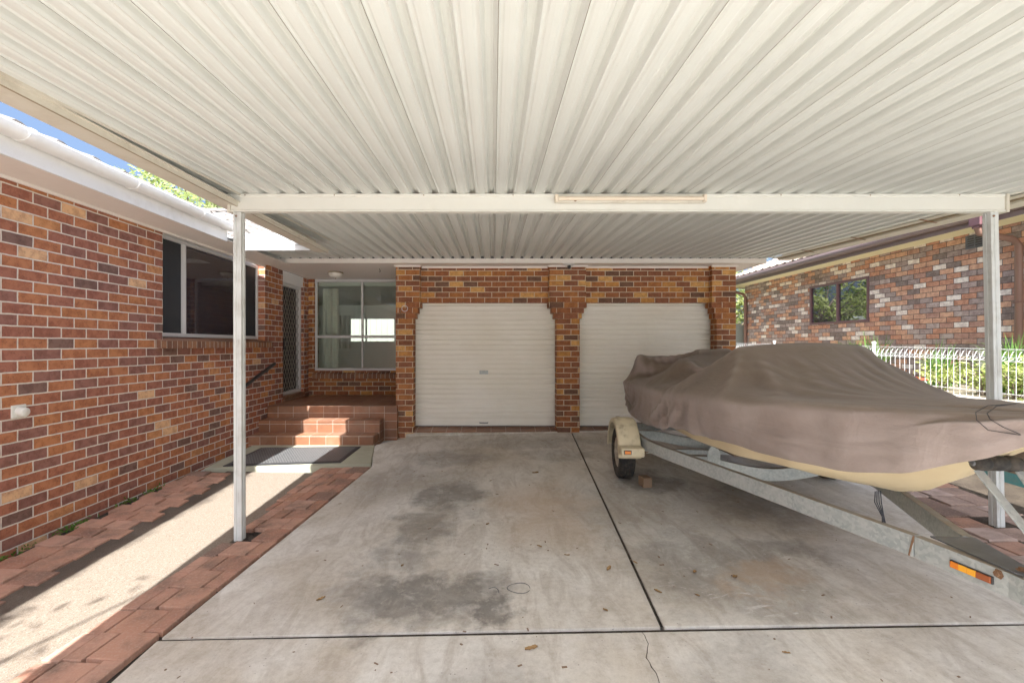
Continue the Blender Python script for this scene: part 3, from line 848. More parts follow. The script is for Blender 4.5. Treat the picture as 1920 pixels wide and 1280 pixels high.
for i in range(-24, 40):
    for sgn in (1, -1):
        a = (8.10 + i * .105, .66 if sgn > 0 else 2.575); b_ = (a[0] + 1.915 * .62, 2.575 if sgn > 0 else .66)
        c_ = clipseg(a, b_, 8.10, 8.87, .66, 2.575)
        if c_: ms.beam((dx + .002 * sgn, *c_[0]), (dx + .002 * sgn, *c_[1]), .007, .007, up=(1, 0, 0))
ms.build('mesh_grille', M_grille, door)
p = MB(); p.box(dx - .06, dx - .055, 8.06, 8.91, .60, 2.63); p.build('door_leaf', M_dark, door)
p = MB(); p.obox((dx + .05, 8.13, 1.52), ((1, 0, 0), (0, 1, 0), (0, 0, 1)), (.018, .02, .10)); p.build('handle', M_black, door, bevel=.006)
p = MB(); p.box(-3.84, -3.735, 8.045, 8.925, 2.632, CE - .002); p.build('door_head', M_white, H)
p = MB(); p.box(-3.90, -3.69, 8.045, 8.925, .501, .598); p.build('threshold', M_tile, H, bevel=.004, seg=1)
# porch window
yw = 9.20
pw = MB(); X0, X1 = -3.595, -1.705
pw.box(X0, X1, yw - .03, yw + .03, .99, 1.035); pw.box(X0, X1, yw - .03, yw + .03, 2.775, CE - .002)
pw.box(X0, X0 + .04, yw - .03, yw + .03, 1.035, 2.775); pw.box(X1 - .04, X1, yw - .03, yw + .03, 1.035, 2.775)
pw.box(X0 + .04, X1 - .04, yw - .032, yw + .03, 1.645, 1.70)
pw.box(-2.665, -2.625, yw - .031, yw + .03, 1.70, 2.775); pw.box(-2.66, -2.63, yw - .031, yw + .03, 1.035, 1.645)
pwin = pw.build('window', M_alum, H, bevel=.003, seg=1); pwin['label'] = 'four-pane window on the porch'
for (a, b_, c_, d_) in ((X0 + .04, -2.665, 1.70, 2.775), (-2.625, X1 - .04, 1.70, 2.775), (X0 + .04, -2.66, 1.035, 1.645), (-2.63, X1 - .04, 1.035, 1.645)):
    p = MB(); p.box(a, b_, yw, yw + .004, c_, d_); p.build('pane', M_pane, pwin)
m = MB(); m.prism([(9.22, .987), (9.22, .87), (9.152, .85), (9.075, .835), (9.075, .925)], 'x', -3.62, XG - .003); m.build('sill', M_sill, pwin, bevel=.004, seg=1)
# the lit room behind the porch window
rm = MB()
rm.box(-5.6, -5.5, 9.385, 14, .1, 2.9); rm.box(-1.395, -1.30, 9.385, 14, .1, 2.9); rm.box(-5.5, -1.395, 9.385, 14, 2.72, 2.85)
rm.box(-5.5, -4.75, 13.9, 14, .1, 2.72); rm.box(-2.15, -1.395, 13.9, 14, .1, 2.72); rm.box(-4.75, -2.15, 13.9, 14, 2.35, 2.72); rm.box(-4.75, -2.15, 13.9, 14, .1, 1.62)
rm.build('room_wall', M_inwall, H)
rm = MB(); rm.box(-5.5, -1.395, 9.385, 14, .1, .3); rm.build('room_floor', M_infloor, H)
sd = MB()
for x in (-4.75, -3.9, -3.02, -2.19): sd.box(x, x + .05, 13.86, 13.895, 1.62, 2.35)
sd.box(-4.75, -2.14, 13.86, 13.895, 2.30, 2.35); sd.build('window', M_alum, H)
def curtain(x0, x1, y, z0, z1):
    cu = MB(); vs = []; n = int((x1 - x0) / .012)
    for i in range(n + 1):
        x = x0 + (x1 - x0) * i / n; yy = y + .035 * math.sin(i * .62) + .012 * math.sin(i * .23)
        vs += [(x, yy, z0), (x, yy, z1)]
    cu.add(vs, [(2 * i, 2 * i + 2, 2 * i + 3, 2 * i + 1) for i in range(n)], 0, True); cu.build('curtain', M_curtain, H)
curtain(-3.56, -3.22, 9.50, .75, 2.68); curtain(-4.85, -4.3, 13.75, 1.4, 2.4)

# roller doors
def roller(x0, x1, label):
    m = MB(); z0, z1 = .115, 2.6; y = 7.86
    prof = []
    z = z1; pitch = .0845
    nz = int((z1 - z0 - .13) / pitch)
    pr = []
    z = z0; pr += [(y, z0), (y, z0 + .125)]
    z = z0 + .125
    for i in range(nz + 2):
        b0 = z + i * pitch
        for dz, dy in ((.001, .010), (.004, .020), (.014, .021), (.019, .008), (.022, -.004), (.027, -.001), (.032, -.002), (.055, -.006), (.076, -.003), (.081, .001), (.0835, .002)):
            pr.append((y + dy, b0 + dz))
    vs = []
    for yy, zz in pr: vs += [(x0, yy, zz), (x1, yy, zz)]
    m.add(vs, [(2 * i, 2 * i + 1, 2 * i + 3, 2 * i + 2) for i in range(len(pr) - 1)], 0, False)
    o = m.build('roller_door', M_roller, H); o['label'] = label
    cx = (x0 + x1) / 2 - .03
    h = MB(); h.box(cx - .075, cx + .075, y - .012, y - .004, 1.00, 1.065); h.box(cx - .03, cx + .03, y - .020, y - .012, 1.015, 1.05)
    h.build('lock_plate', M_galv, o, bevel=.003, seg=1)
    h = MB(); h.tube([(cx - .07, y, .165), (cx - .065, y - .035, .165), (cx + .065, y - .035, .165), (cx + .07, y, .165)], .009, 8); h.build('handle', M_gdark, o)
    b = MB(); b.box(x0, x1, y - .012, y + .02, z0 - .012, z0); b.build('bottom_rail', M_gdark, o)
    return o
roller(-1.40, 1.13, 'cream roller door between the two brick pillars')
roller(1.36, 3.80, 'cream roller door partly hidden behind the covered boat')
gs = MB()
for x0, x1 in ((-1.333, 1.055), (1.44, 3.722)):
    gs.prism([(7.60, -.2), (7.60, .055), (7.90, .100), (7.90, -.2)], 'x', x0, x1)
gs.build('garage_sill', M_tile, H)
for x0, x1 in ((-1.45, 1.06), (1.43, 3.75)):
    n = 12; gl = MB()
    for i in range(n):
        a = x0 + (x1 - x0) * i / n; b_ = x0 + (x1 - x0) * (i + 1) / n
        gl.add([(a, 7.545, gz(a, 7.5) - .05), (b_, 7.545, gz(b_, 7.5) - .05), (b_, 7.545, gz(b_, 7.5) + .022), (a, 7.545, gz(a, 7.5) + .022), (a, 7.599, .04 + gz(a, 7.6) * .3), (b_, 7.599, .04 + gz(b_, 7.6) * .3)], [(0, 1, 2, 3), (3, 2, 5, 4)])
    gl.build('sill_kerb', M_conc, H)
w = MB(); w.box(-1.39, 3.80, 8.4, 8.45, -.2, 2.85); w.build('garage_backing', M_dark, H)

# rest of the property behind: patio with a pale fence seen through the room
struct(slab([(-9, 14.2), (4, 14.2), (4, 24), (-9, 24)], 'patio', M_pad, top=.22, thick=.2, cell=2))
bf = thing('garden_fence', 'pale steel fence behind the house seen through the porch window', 'fence', (-3, 22, .2))
m = MB()
for i in range(60):
    x = -11 + i * .27
    m.box(x, x + .2, 22, 22.03, .2, 2.9); m.box(x + .2, x + .27, 22.02, 22.05, .2, 2.9)
m.build('panel', M_colorbond, bf)

# ------------------------------------------------------------------ small fittings on the house
lt = thing('porch_light', 'round frosted oyster light on the porch ceiling', 'ceiling light', (-2.88, 8.3, CE))
c0 = (-2.88, 8.3, CE)
m = MB(); m.lathe(c0, (0, 0, -1), [(0, 0.001), (.135, .001), (.14, .012), (.135, .022), (.125, .024)], 32); m.build('rim', M_brass, lt)
m = MB(); m.lathe(c0, (0, 0, -1), [(.124, .022), (.118, .05), (.095, .078), (.06, .095), (.02, .103), (0, .104)], 32); m.build('shade', M_lamp, lt)
m = MB(); m.lathe(c0, (0, 0, -1), [(.014, .10), (.012, .115), (.005, .122), (0, .124)], 12); m.build('finial', M_brass, lt)
sl_ = thing('security_light', 'small round sensor light on the eave above the middle garage pillar', 'light', (1.26, 7.45, CE))
m = MB(); m.lathe((1.24, 7.47, CE), (0, 0, -1), [(0, 0), (.10, 0), (.10, .012), (.07, .022), (0, .024)], 24); m.build('base', M_white, sl_)
m = MB(); m.lathe((1.24, 7.45, CE - .022), (0, -.4, -1), [(.022, 0), (.03, .02), (.03, .045), (.018, .055), (0, .056)], 16); m.build('sensor', M_black, sl_)
hk = thing('wall_hook', 'thin grey wire ring and pin on the brick pillar beside the porch', 'hook', (-1.49, 7.57, 2.1))
m = MB(); m.tube([(-1.475 + .048 * math.cos(a), 7.572, 2.11 + .048 * math.sin(a)) for a in [i * math.pi / 12 for i in range(24)]], .006, 6, closed=True); m.build('ring', M_alum, hk)
m = MB(); m.tube([(-1.548, 7.574, 2.10), (-1.546, 7.57, 2.05), (-1.548, 7.574, 2.01)], .008, 6); m.build('pin', M_rust, hk)
ch = thing('ceiling_hook', 'tiny dark hook in the porch ceiling near the garage pillar', 'hook', (-1.98, 7.9, CE))
m = MB(); m.tube([(-1.98, 7.9, CE), (-1.98, 7.9, CE - .02), (-1.965, 7.9, CE - .03), (-1.96, 7.9, CE - .05), (-1.975, 7.9, CE - .06), (-1.99, 7.9, CE - .05)], .004, 6); m.build('hook_wire', M_black, ch)
# capped pipe
pc = thing('wall_vent', 'white capped vent pipe sticking out of the side wall', 'vent', (-3.72, 3.58, .97))
zc = 1.5 - (772 - 647) / 853 * 3.52
m = MB(); m.lathe((-3.72, 3.56, zc), (1, 0, -.15), [(.036, 0), (.036, .06), (.033, .064), (0, .066)], 24); m.build('pipe', M_beam, pc)
m = MB(); m.obox((-3.715, 3.56, zc), ((1, 0, 0), (0, 1, 0), (0, 0, 1)), (.006, .055, .05)); m.build('flange', M_beam, pc, bevel=.004)
# handrail
hr = thing('handrail', 'short black handrail fixed to the wall beside the steps', 'handrail', (-3.65, 6.9, 1.0))
A = Vector((-3.60, 6.35, .83)); B = Vector((-3.60, 7.50, 1.20))
m = MB(); m.beam(A, B, .042, .05); m.build('rail', M_black, hr, bevel=.012, seg=3)
for t in (.18, .82):
    q = A.lerp(B, t); m = MB(); m.tube([(-3.72, q.y, q.z - .07), (-3.63, q.y, q.z - .07), (-3.60, q.y, q.z - .02)], .009, 8); m.lathe((-3.72, q.y, q.z - .07), (1, 0, 0), [(0, .008), (.03, .008), (.03, 0)], 16); m.build('bracket', M_black, hr)

# mat pad + mat
pad = MB()
pq = [(-3.60, 5.66), (-1.58, 5.86), (-1.80, 6.905), (-3.65, 6.905)]
pad.add([(x, y, gz(x, y) - .12) for x, y in pq] + [(x, y, -.028 + .012 * (y - 5.7)) for x, y in pq], [(0, 1, 5, 4), (1, 2, 6, 5), (2, 3, 7, 6), (3, 0, 4, 7), (4, 5, 6, 7)])
struct(pad.build('landing_pad', M_pad, None, bevel=.01))
dm = thing('door_mat', 'black studded rubber mat at the foot of the steps', 'door mat', (-2.7, 6.2, 0))
mq = [(-3.40, 5.72), (-1.98, 5.90), (-1.97, 6.76), (-3.42, 6.70)]
def matz(x, y): return -.026 + .012 * (y - 5.7)
m = MB()
cx_ = sum(p[0] for p in mq) / 4; cy_ = sum(p[1] for p in mq) / 4
inner = [(cx_ + (x - cx_) * .93, cy_ + (y - cy_) * .88) for x, y in mq]
m.add([(x, y, matz(x, y)) for x, y in mq] + [(x, y, matz(x, y) + .010) for x, y in mq] + [(x, y, matz(x, y) + .014) for x, y in inner],
      [(0, 1, 5, 4), (1, 2, 6, 5), (2, 3, 7, 6), (3, 0, 4, 7), (4, 5, 9, 8), (5, 6, 10, 9), (6, 7, 11, 10), (7, 4, 8, 11)])
m.build('rubber_edge', M_rubmat, dm)
m = MB(); m.add([(x, y, matz(x, y) + .0135) for x, y in inner], [(0, 1, 2, 3)]); m.build('tread', M_mat, dm)

# ------------------------------------------------------------------ carport
CP = thing('carport', 'flat cream carport with ribbed steel roof on slim posts', 'carport', (1, 3.85, 0))
def rz(y): return 1.5 + 1.273 + .035 * (y - 3.85)
def sheet(x0, x1, y0, y1, ystep=.9):
    P = .159; prof = []; lap = set()
    n = int(math.ceil((x1 - x0) / P))
    for i in range(n):
        b0 = x0 + i * P
        j = .0015 * mnoise.noise((i * 1.7, .3, .9))
        seq = [(0, 0), (.010, .0055), (.017, .0055), (.026, 0), (.045, -.0015), (.066, 0), (.075, .0055), (.082, .0055), (.093, 0),
               (.101, .014), (.107, .034), (.112, .038), (.126, .034), (.132, .034), (.140, .038), (.145, .034), (.151, .014)]
        if i % 5 in (0, 2): seq = [(0, .0), (.0010, -.004), (.0042, -.004), (.0050, .0)] + seq[1:]; lap.add(len(prof) + 1)
        prof += [(b0 + u, w_ + j) for u, w_ in seq if b0 + u <= x1]
    ys_ = [y0]
    while ys_[-1] + ystep * 1.4 < y1: ys_.append(ys_[-1] + ystep)
    ys_.append(y1)
    m = MB(); vs = []
    for y in ys_:
        for x, w_ in prof:
            vs.append((x, y, rz(y) + w_ + .002 * mnoise.noise((x * .9, y * .7, 3))))
    N = len(prof)
    fs = [(j * N + i, j * N + i + 1, (j + 1) * N + i + 1, (j + 1) * N + i) for j in range(len(ys_) - 1) for i in range(N - 1)]
    m.add(vs, fs, 0, False)
    m.m = [1 if (q_ % (N - 1)) in lap else 0 for q_ in range(len(m.f))]
    return m
YF = -.5
s = sheet(-2.21 - .159, 4.40, YF, 7.33)
r1 = s.build('roof_sheet', [M_sheet, M_lap], CP)
s = sheet(-3.70, -2.38, 5.73, 7.33)
s.build('roof_sheet', [M_sheet, M_lap], CP)
# side gutters (box section), follow the fall of the roof
def sloped(m, x0, x1, y0, y1, d0, d1):
    vs = [(x, y, rz(y) + d) for d in (d0, d1) for y in (y0, y1) for x in (x0, x1)]
    m.add(vs, [(0, 2, 3, 1), (4, 5, 7, 6), (0, 1, 5, 4), (2, 6, 7, 3), (0, 4, 6, 2), (1, 3, 7, 5)])
m = MB()
def splay(m, x0, x1, y0, y1, z0, z1, k0, k1, rise=0):
    vs = [(x + k * (y - 2.1), y, z + rise * (y - 2.1)) for z in (z0, z1) for y in (y0, y1) for x, k in ((x0, k0), (x1, k1))]
    m.add(vs, [(0, 2, 3, 1), (4, 5, 7, 6), (0, 1, 5, 4), (2, 6, 7, 3), (0, 4, 6, 2), (1, 3, 7, 5)])
K1, K2, ZG, YE = .036, .029, 2.675, 5.76
splay(m, -2.383, -2.378, YF, YE, ZG, ZG + .155, K1, K1)
splay(m, -2.378, -2.200, YF, YE, ZG, ZG + .005, K1, K2)
splay(m, -2.200, -2.194, YF, YE, ZG - .010, ZG + .030, K2, K2)
splay(m, -2.194, -2.176, YF, YE, ZG + .022, ZG + .028, K2, K2)
splay(m, -2.176, -2.170, YF, YE, ZG + .022, ZG + .038, K2, K2, .034)
sloped(m, -2.48, -2.15, YF, 7.33, .052, .056)  # cap strip added on top to stop light coming through the gap
gl_ = m.build('gutter', M_cream, CP)
m = MB()
splay(m, -2.209, -2.201, YF, YE - .01, ZG - .012, ZG - .001, K2, K2); m.build('gutter_bead', M_brass, gl_)
m = MB()
sloped(m, 4.425, 4.43, YF, 7.30, .004, .05); sloped(m, 4.45, 4.545, YF, 7.30, -.004, .002); sloped(m, 4.575, 4.765, YF, 7.30, -.034, -.026); sloped(m, 4.765, 4.772, YF, 7.30, -.030, .10); sloped(m, 4.570, 4.576, YF, 7.30, -.028, .03)
sloped(m, 4.33, 4.78, YF, 7.30, .052, .056)  # added cap over this gap too, keeps sun from leaking past the sheet
gr_ = m.build('gutter', M_cream, CP)
m = MB(); sloped(m, 4.546, 4.566, YF, 7.28, -.020, .004); m.build('gutter_bead', M_brass, gr_)
for yy in (1.2, 2.6, 3.72, 4.7, 5.6, 6.5):
    m = MB(); m.beam((4.40, yy, rz(yy) - .006), (4.58, yy, rz(yy) - .040), .02, .004); m.build('gutter_strap', M_rust, gr_)
# short front gutter of the side bay (bright in the sun)
m = MB()
zb, zt = 2.68, 2.885
pr = [(5.69, zb), (5.655, zb), (5.655, zb + .055), (5.668, zb + .062), (5.655, zb + .069), (5.655, zb + .115), (5.668, zb + .122), (5.655, zb + .129), (5.655, zt), (5.69, zt)]
m.prism(pr, 'x', -3.14, -2.262); m.build('bay_gutter', m_paint('bay_gutter_paint', (.62, .62, .60), .4, .2, (.4, .35, .28), 2), CP)
# beams
def beam_at(y, x0, x1):
    m = MB(); zt = rz(y) - .002; h = .150
    pr = [(y - .03, zt), (y - .03, zt - .022), (y - .022, zt - .025), (y - .025, zt - .028), (y - .025, zt - h + .016), (y - .034, zt - h + .012), (y - .034, zt - h), (y + .034, zt - h), (y + .034, zt - h + .012), (y + .025, zt - h + .016), (y + .025, zt - .028), (y + .03, zt - .022), (y + .03, zt)]
    m.prism(pr, 'x', x0, x1)
    o = m.build('beam', M_beam, CP, bevel=.002, seg=1)
    for xe, sg in ((x0, -1), (x1, 1)):
        e = MB(); e.box(min(xe, xe + .026 * sg), max(xe, xe + .026 * sg), y - .042, y + .042, zt - h - .006, zt - .002); e.build('end_cap', M_cream, o, bevel=.003, seg=1)
    xx = x0 + .12
    while xx < x1 and y > 1:
        e = MB(); e.lathe((xx, y - .029, zt - .012), (0, -1, 0), [(.006, 0), (.005, .004), (0, .005)], 8); xx += .75
        e.build('screw', M_rust, o)
    return o
beam_at(3.85, -2.205, 4.30)
beam_at(-.2, -2.205, 4.30)
def post(x, y, xt, name='post', lean=0):
    m = MB(); z1 = rz(y) - .155; z0 = gz(x, y) - .06; h = .033
    prof = [(-h, -h), (-.012, -h), (-.009, -h + .006), (-.002, -h + .006), (.001, -h), (h, -h), (h, -.008), (h - .006, -.005), (h - .006, .005), (h, .008), (h, h), (-h, h), (-h, .006), (-h + .006, .003), (-h + .006, -.003), (-h, -.006)]
    n = len(prof)
    vs = [(x + u, y + v, z0) for u, v in prof] + [(xt + u, y + v, z1) for u, v in prof]
    m.add(vs, [(i, (i + 1) % n, n + (i + 1) % n, n + i) for i in range(n)]); m.add(vs, [tuple(range(n, 2 * n))])
    o = m.build('post', M_post, CP)
    b = MB(); b.lathe((xt - .008, y - h, z1 - .035), (0, -1, 0), [(.010, 0), (.009, .006), (0, .008)], 12); b.build('bolt', M_rust, o)
    return o
post(-2.145, 3.85, -2.150)
post(4.262, 3.85, 4.205)
post(-2.145, -.2, -2.145); post(4.24, -.2, 4.24)

bl = thing('batten_light', 'rusty old fluorescent batten light mounted on the carport beam', 'light', (1.15, 3.8, 2.75))
xa, xb = (1040 - 925) / 853 * 3.80, (1323 - 925) / 853 * 3.80
zt = rz(3.85) - .016
m = MB(); m.box(xa, xb, 3.79, 3.818, zt - .072, zt); m.build('body', M_cream, bl, bevel=.006)
m = MB(); m.tube([(xa + .03, 3.776, zt - .040), (xb - .03, 3.776, zt - .040)], .016, 16); m.build('tube', M_tube, bl)
for x in (xa + .015, xb - .015):
    m = MB(); m.obox((x, 3.778, zt - .038), ((1, 0, 0), (0, 1, 0), (0, 0, 1)), (.013, .014, .03)); m.build('tube_holder', M_tube, bl, bevel=.004)
m = MB(); m.lathe((xa + .17, 3.785, zt - .052), (0, -1, 0), [(.012, 0), (.01, .008), (0, .01)], 12); m.build('starter', M_rust, bl)

# ------------------------------------------------------------------ trailer and boat
A0 = Vector((2.58, 5.11, 0)); hd = Vector((-.081, -.9967, 0)).normalized(); sdv = Vector((-hd.y, hd.x, 0)) * -1   # sdv: towards the house side (-x)
if sdv.x > 0: sdv = -sdv
def TP(t, s, z): return A0 + hd * t + sdv * s + Vector((0, 0, z))
TR = thing('boat_trailer', 'galvanised boat trailer with flaking cream mudguard on a concrete driveway', 'trailer', (2.58, 5.11, 0))
fm = MB()
def rail(s_):
    pts = [(-1.25, .93), (.25, .93), (.6, .86), (1.0, .73), (2.2, .30), (2.80, .10)]
    for i in range(len(pts) - 1):
        a, b_ = pts[i], pts[i + 1]
        fm.beam(TP(a[0] - .004, a[1] * s_, .442), TP(b_[0] + .004, b_[1] * s_, .442), .052, .118)
def railstrip(pts, s_, w, z0, z1, m_):
    L = len(pts); vs = []
    for i, (t, o) in enumerate(pts):
        p_ = pts[max(i - 1, 0)]; n_ = pts[min(i + 1, L - 1)]
        d = Vector((n_[0] - p_[0], n_[1] - p_[1])).normalized(); nr = Vector((-d.y, d.x))
        for k in (-1, 1):
            for z in (z0, z1):
                vs.append(TP(t + nr.x * k * w / 2, (o + nr.y * k * w / 2) * s_, z))
    fs = []
    for i in range(L - 1):
        a = i * 4; b_ = a + 4
        fs += [(a, a + 1, b_ + 1, b_), (a + 2, b_ + 2, b_ + 3, a + 3), (a + 1, a + 3, b_ + 3, b_ + 1), (a, b_, b_ + 2, a + 2)]
    fs += [(0, 2, 3, 1), ((L - 1) * 4, (L - 1) * 4 + 1, (L - 1) * 4 + 3, (L - 1) * 4 + 2)]
    m_.add(vs, fs)
pts = [(-1.25, .93), (.1, .93)] + [(.1 + .15 * i, .93 - .006 * i * i) for i in range(1, 6)]
lt_, lo_ = pts[-1]
pts += [(2.73, .126)]
RAILPTS = pts
for s_ in (1, -1): railstrip(pts, s_, .05, .385, .50, fm)
fm.build('frame', M_galv, TR, bevel=.005)
fm = MB()
for s_ in (1, -1): railstrip([(2.735, .125), (3.12, .035), (3.75, .02)], s_, .05, .386, .4995, fm)
fm.build('drawbar', M_galv, TR, bevel=.005)
wl = MB()
q = TP(2.622, .154, .44); wl.beam(TP(2.720, .1555, .388), TP(2.742, .150, .498), .010, .006); wl.build('weld_seam', M_rust, TR)
pl = MB()
pz = .5035
pp = [(2.76, .085), (2.76, -.13), (3.16, -.04), (3.20, .0), (3.14, .05)]
pl.add([TP(t, o, pz) for t, o in pp] + [TP(t, o, pz + .006) for t, o in pp], [(4, 3, 2, 1, 0), (5, 6, 7, 8, 9)] + [(i, (i + 1) % 5, 5 + (i + 1) % 5, 5 + i) for i in range(5)])
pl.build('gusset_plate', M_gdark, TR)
def bolt(c, ax, r=.013):
    m = MB(); m.lathe(c, ax, [(r * 1.7, 0), (r * 1.7, .003), (r, .003), (r, .014), (0, .015)], 6, smooth=False); return m.build('bolt', M_rust, TR)
bolt(TP(3.09, .068, .478), sdv); bolt(TP(3.12, .0, pz + .006), (0, 0, 1)); 
# axle and cross members
m = MB(); m.beam(TP(0, .98, .30), TP(0, -.98, .30), .05, .05); m.build('axle', M_galv, TR, bevel=.004)
m = MB(); m.beam(TP(-.85, .90, .43), TP(-.85, -.90, .43), .06, .08); m.build('cross_member', M_galv, TR, bevel=.004)
def bow_member(t, half, z, dip):
    m = MB(); N = 20; vs = []
    for i in range(N + 1):
        u = -1 + 2 * i / N; dz = -dip * max(0, 1 - abs(u) ** 1.7 * 1.6)
        for dt in (-.028, .028):
            for zz in (-.055, .055): vs.append(TP(t + dt, half * u, z + dz + zz))
    fs = []
    for i in range(N):
        a = i * 4; b_ = a + 4
        fs += [(a, a + 1, b_ + 1, b_), (a + 2, b_ + 2, b_ + 3, a + 3), (a + 1, a + 3, b_ + 3, b_ + 1), (a, b_, b_ + 2, a + 2)]
    m.add(vs, fs); return m.build('cross_member', M_galv, TR, bevel=.004)
bow_member(1.02, .715, .44, .10)
bow_member(-.2, .90, .44, .10)
# springs, hangers
for s_ in (1, -1):
    m = MB()
    for k in range(4):
        L = .42 - k * .09
        m.tube([TP(-L + 2 * L * i / 8, .93 * s_, .335 + .045 * (((-L + 2 * L * i / 8) / .42) ** 2) - k * .012) for i in range(9)], .006, 4)
    m.build('leaf_spring', M_rust, TR)
# bunks
for s_ in (1, -1):
    m = MB(); m.beam(TP(-1.22, .52 * s_, .555), TP(1.55, .50 * s_, .645), .10, .055); m.build('bunk', M_bunk, TR, bevel=.006)
    for t, z in ((1.02, .60), (-.85, .54)):
        m = MB()
        c = TP(t + .034, .51 * s_, 0)
        prof = [(-.055, .385), (.055, .385), (.055, .53), (.04, .565), (.02, z), (-.02, z), (-.04, .565), (-.055, .53)]
        m.add([TP(t + .032, .51 * s_ + u, zz) for u, zz in prof] + [TP(t + .040, .51 * s_ + u, zz) for u, zz in prof], [tuple(range(8)), tuple(range(8, 16))[::-1]] + [(i, (i + 1) % 8, 8 + (i + 1) % 8, 8 + i) for i in range(8)])
        m.build('bunk_bracket', M_galv, TR)
# keel roller block under the hull
m = MB(); m.lathe(TP(1.02, -.06, .5), sdv, [(.0, -.06), (.05, -.06), (.055, 0), (.05, .06), (0, .06)], 20); m.build('keel_roller', M_rubber, TR)
# wheels
def wheel(s_):
    c = TP(0, 1.10 * s_, .288 + gz(1.5 if s_ > 0 else 3.6, 5.1)); ax = sdv * s_
    w_ = MB(); Rr = .288; hw = .085
    prof = [(.165, -hw * .75), (.19, -hw), (.24, -hw * 1.04), (.272, -hw * .92), (.286, -hw * .72), (.288, -.035), (.282, -.033), (.282, -.027), (.288, -.025), (.288, -.004), (.282, -.002), (.282, .004), (.288, .006), (.288, .025), (.282, .027), (.282, .033), (.288, .035), (.286, hw * .72), (.272, hw * .92), (.24, hw * 1.04), (.19, hw), (.165, hw * .75)]
    w_.lathe(c, ax, prof, 48)
    wo = bpy.data.objects.new('wheel', None); col.objects.link(wo); wo.parent = TR
    w_.build('tyre', M_rubber, wo)
    r_ = MB()
    r_.lathe(c, ax, [(.168, hw * .78), (.160, hw * .80), (.150, hw * .45), (.125, hw * .35), (.105, hw * .62), (.06, hw * .70), (.045, hw * .6), (0, hw * .6)], 32)
    r_.lathe(c, ax, [(.168, -hw * .78), (.155, -hw * .7), (.14, hw * .2)], 32)
    r_.lathe(c, ax, [(.034, hw * .6), (.034, hw * 1.0), (.028, hw * 1.1), (0, hw * 1.12)], 16)
    for k in range(5):
        a = k * 2 * math.pi / 5; e = ax.cross(Vector((0, 0, 1))).normalized(); u = e.cross(ax)
        r_.lathe(c + (e * math.cos(a) + u * math.sin(a)) * .08, ax, [(.011, hw * .6), (.011, hw * .85), (0, hw * .87)], 6, smooth=False)
    r_.build('rim', M_rim, wo)
    # mudguard
    gm = MB(); Ro = .372; N = 22; hw2 = .118
    cc = TP(0, 1.10 * s_, .30)
    sec = [(-hw2, -.05), (-hw2, -.008), (-hw2 * .9, .0), (-.06, .010), (.06, .010), (hw2 * .9, 0), (hw2, -.008), (hw2, -.055), (hw2 - .006, -.055)]
    vs = []
    for i in range(N + 1):
        a = R(-18) + (R(198)) * i / N      # from front-low over the top to the rear
        for o, dr_ in sec:
            rr = Ro + dr_
            vs.append(cc + hd * (rr * math.cos(a)) + Vector((0, 0, rr * math.sin(a) * .99)) + sdv * s_ * o)
    n = len(sec)
    # front end starts above the step
    gm.add(vs, [(i * n + k, i * n + k + 1, (i + 1) * n + k + 1, (i + 1) * n + k) for i in range(N) for k in range(n - 1) if i >= 2], 0, True)
    go_ = gm.build('mudguard', M_guard, TR)
    b = MB(); z = .41 if s_ > 0 else .41
    b.obox(cc + hd * .425 + Vector((0, 0, z - .30 - .02)), (hd, sdv, (0, 0, 1)), (.085, hw2, .045)); b.build('step_plate', M_guard, go_, bevel=.012, seg=3)
    b = MB(); b.obox(cc + hd * .513 + sdv * s_ * .055 + Vector((0, 0, z - .30 - .015)), (hd, sdv, (0, 0, 1)), (.008, .038, .022)); b.build('marker_light', M_black, go_, bevel=.004)
    b = MB(); b.obox(cc + hd * .5225 + sdv * s_ * .055 + Vector((0, 0, z - .30 - .015)), (hd, sdv, (0, 0, 1)), (.003, .030, .015)); b.build('marker_lens', M_amber, go_, bevel=.002)
wheel(1); wheel(-1)
# side reflector on the drawbar
d0 = TP(2.68, .167, 0) - TP(3.0, .085, 0)
ra = (TP(3.12, .035, 0) - TP(2.735, .125, 0)).normalized(); rn = Vector((ra.y, -ra.x, 0))
if rn.dot(sdv) < 0: rn = -rn
rc_ = TP(2.985, .0665, .438) + rn * .029
rb = MB(); rb.obox(rc_, (ra, rn, (0, 0, 1)), (.085, .006, .018)); rbo = rb.build('side_marker', M_black, TR, bevel=.003)
for a0, a1, mt in ((-.080, -.046, M_amber), (-.045, -.012, M_amber2), (-.011, .024, M_amber2), (.025, .080, M_amber3)):
    m = MB(); m.obox(rc_ + ra * (a0 + a1) / 2 + rn * .0085, (ra, rn, (0, 0, 1)), ((a1 - a0) / 2, .004, .0145)); m.build('lens', mt, rbo, bevel=.002)
# winch post with bow roller
m = MB()
zr = .955
for o in (.100, -.075):
    m.beam(TP(3.03, o, zr - .03), TP(3.36, o * .6, .56), .008, .040, up=sdv)
m.obox(TP(3.38, 0, .66), (hd, sdv, (0, 0, 1)), (.03, .04, .17))
m.build('winch_post', M_galv, TR, bevel=.003)
m = MB()
m.lathe(TP(3.02, .012, zr), sdv, [(0, .100), (.018, .100), (.020, .097), (.032, .092), (.036, .075), (.036, .050), (.030, .040), (.027, .036), (.033, .032), (.035, .0), (.033, -.032), (.027, -.036), (.030, -.040), (.036, -.050), (.036, -.075), (.032, -.092), (0, -.095)], 28); m.build('bow_roller', M_rubber, TR)
m = MB(); m.lathe(TP(3.02, .012, zr), sdv, [(.014, .100), (.014, .105), (.009, .107), (0, .107)], 16); m.build('roller_pin', M_gdark, TR)
m = MB(); m.obox(TP(3.42, 0, .98), (hd, sdv, (0, 0, 1)), (.05, .05, .17)); m.build('winch', M_black, TR, bevel=.01)

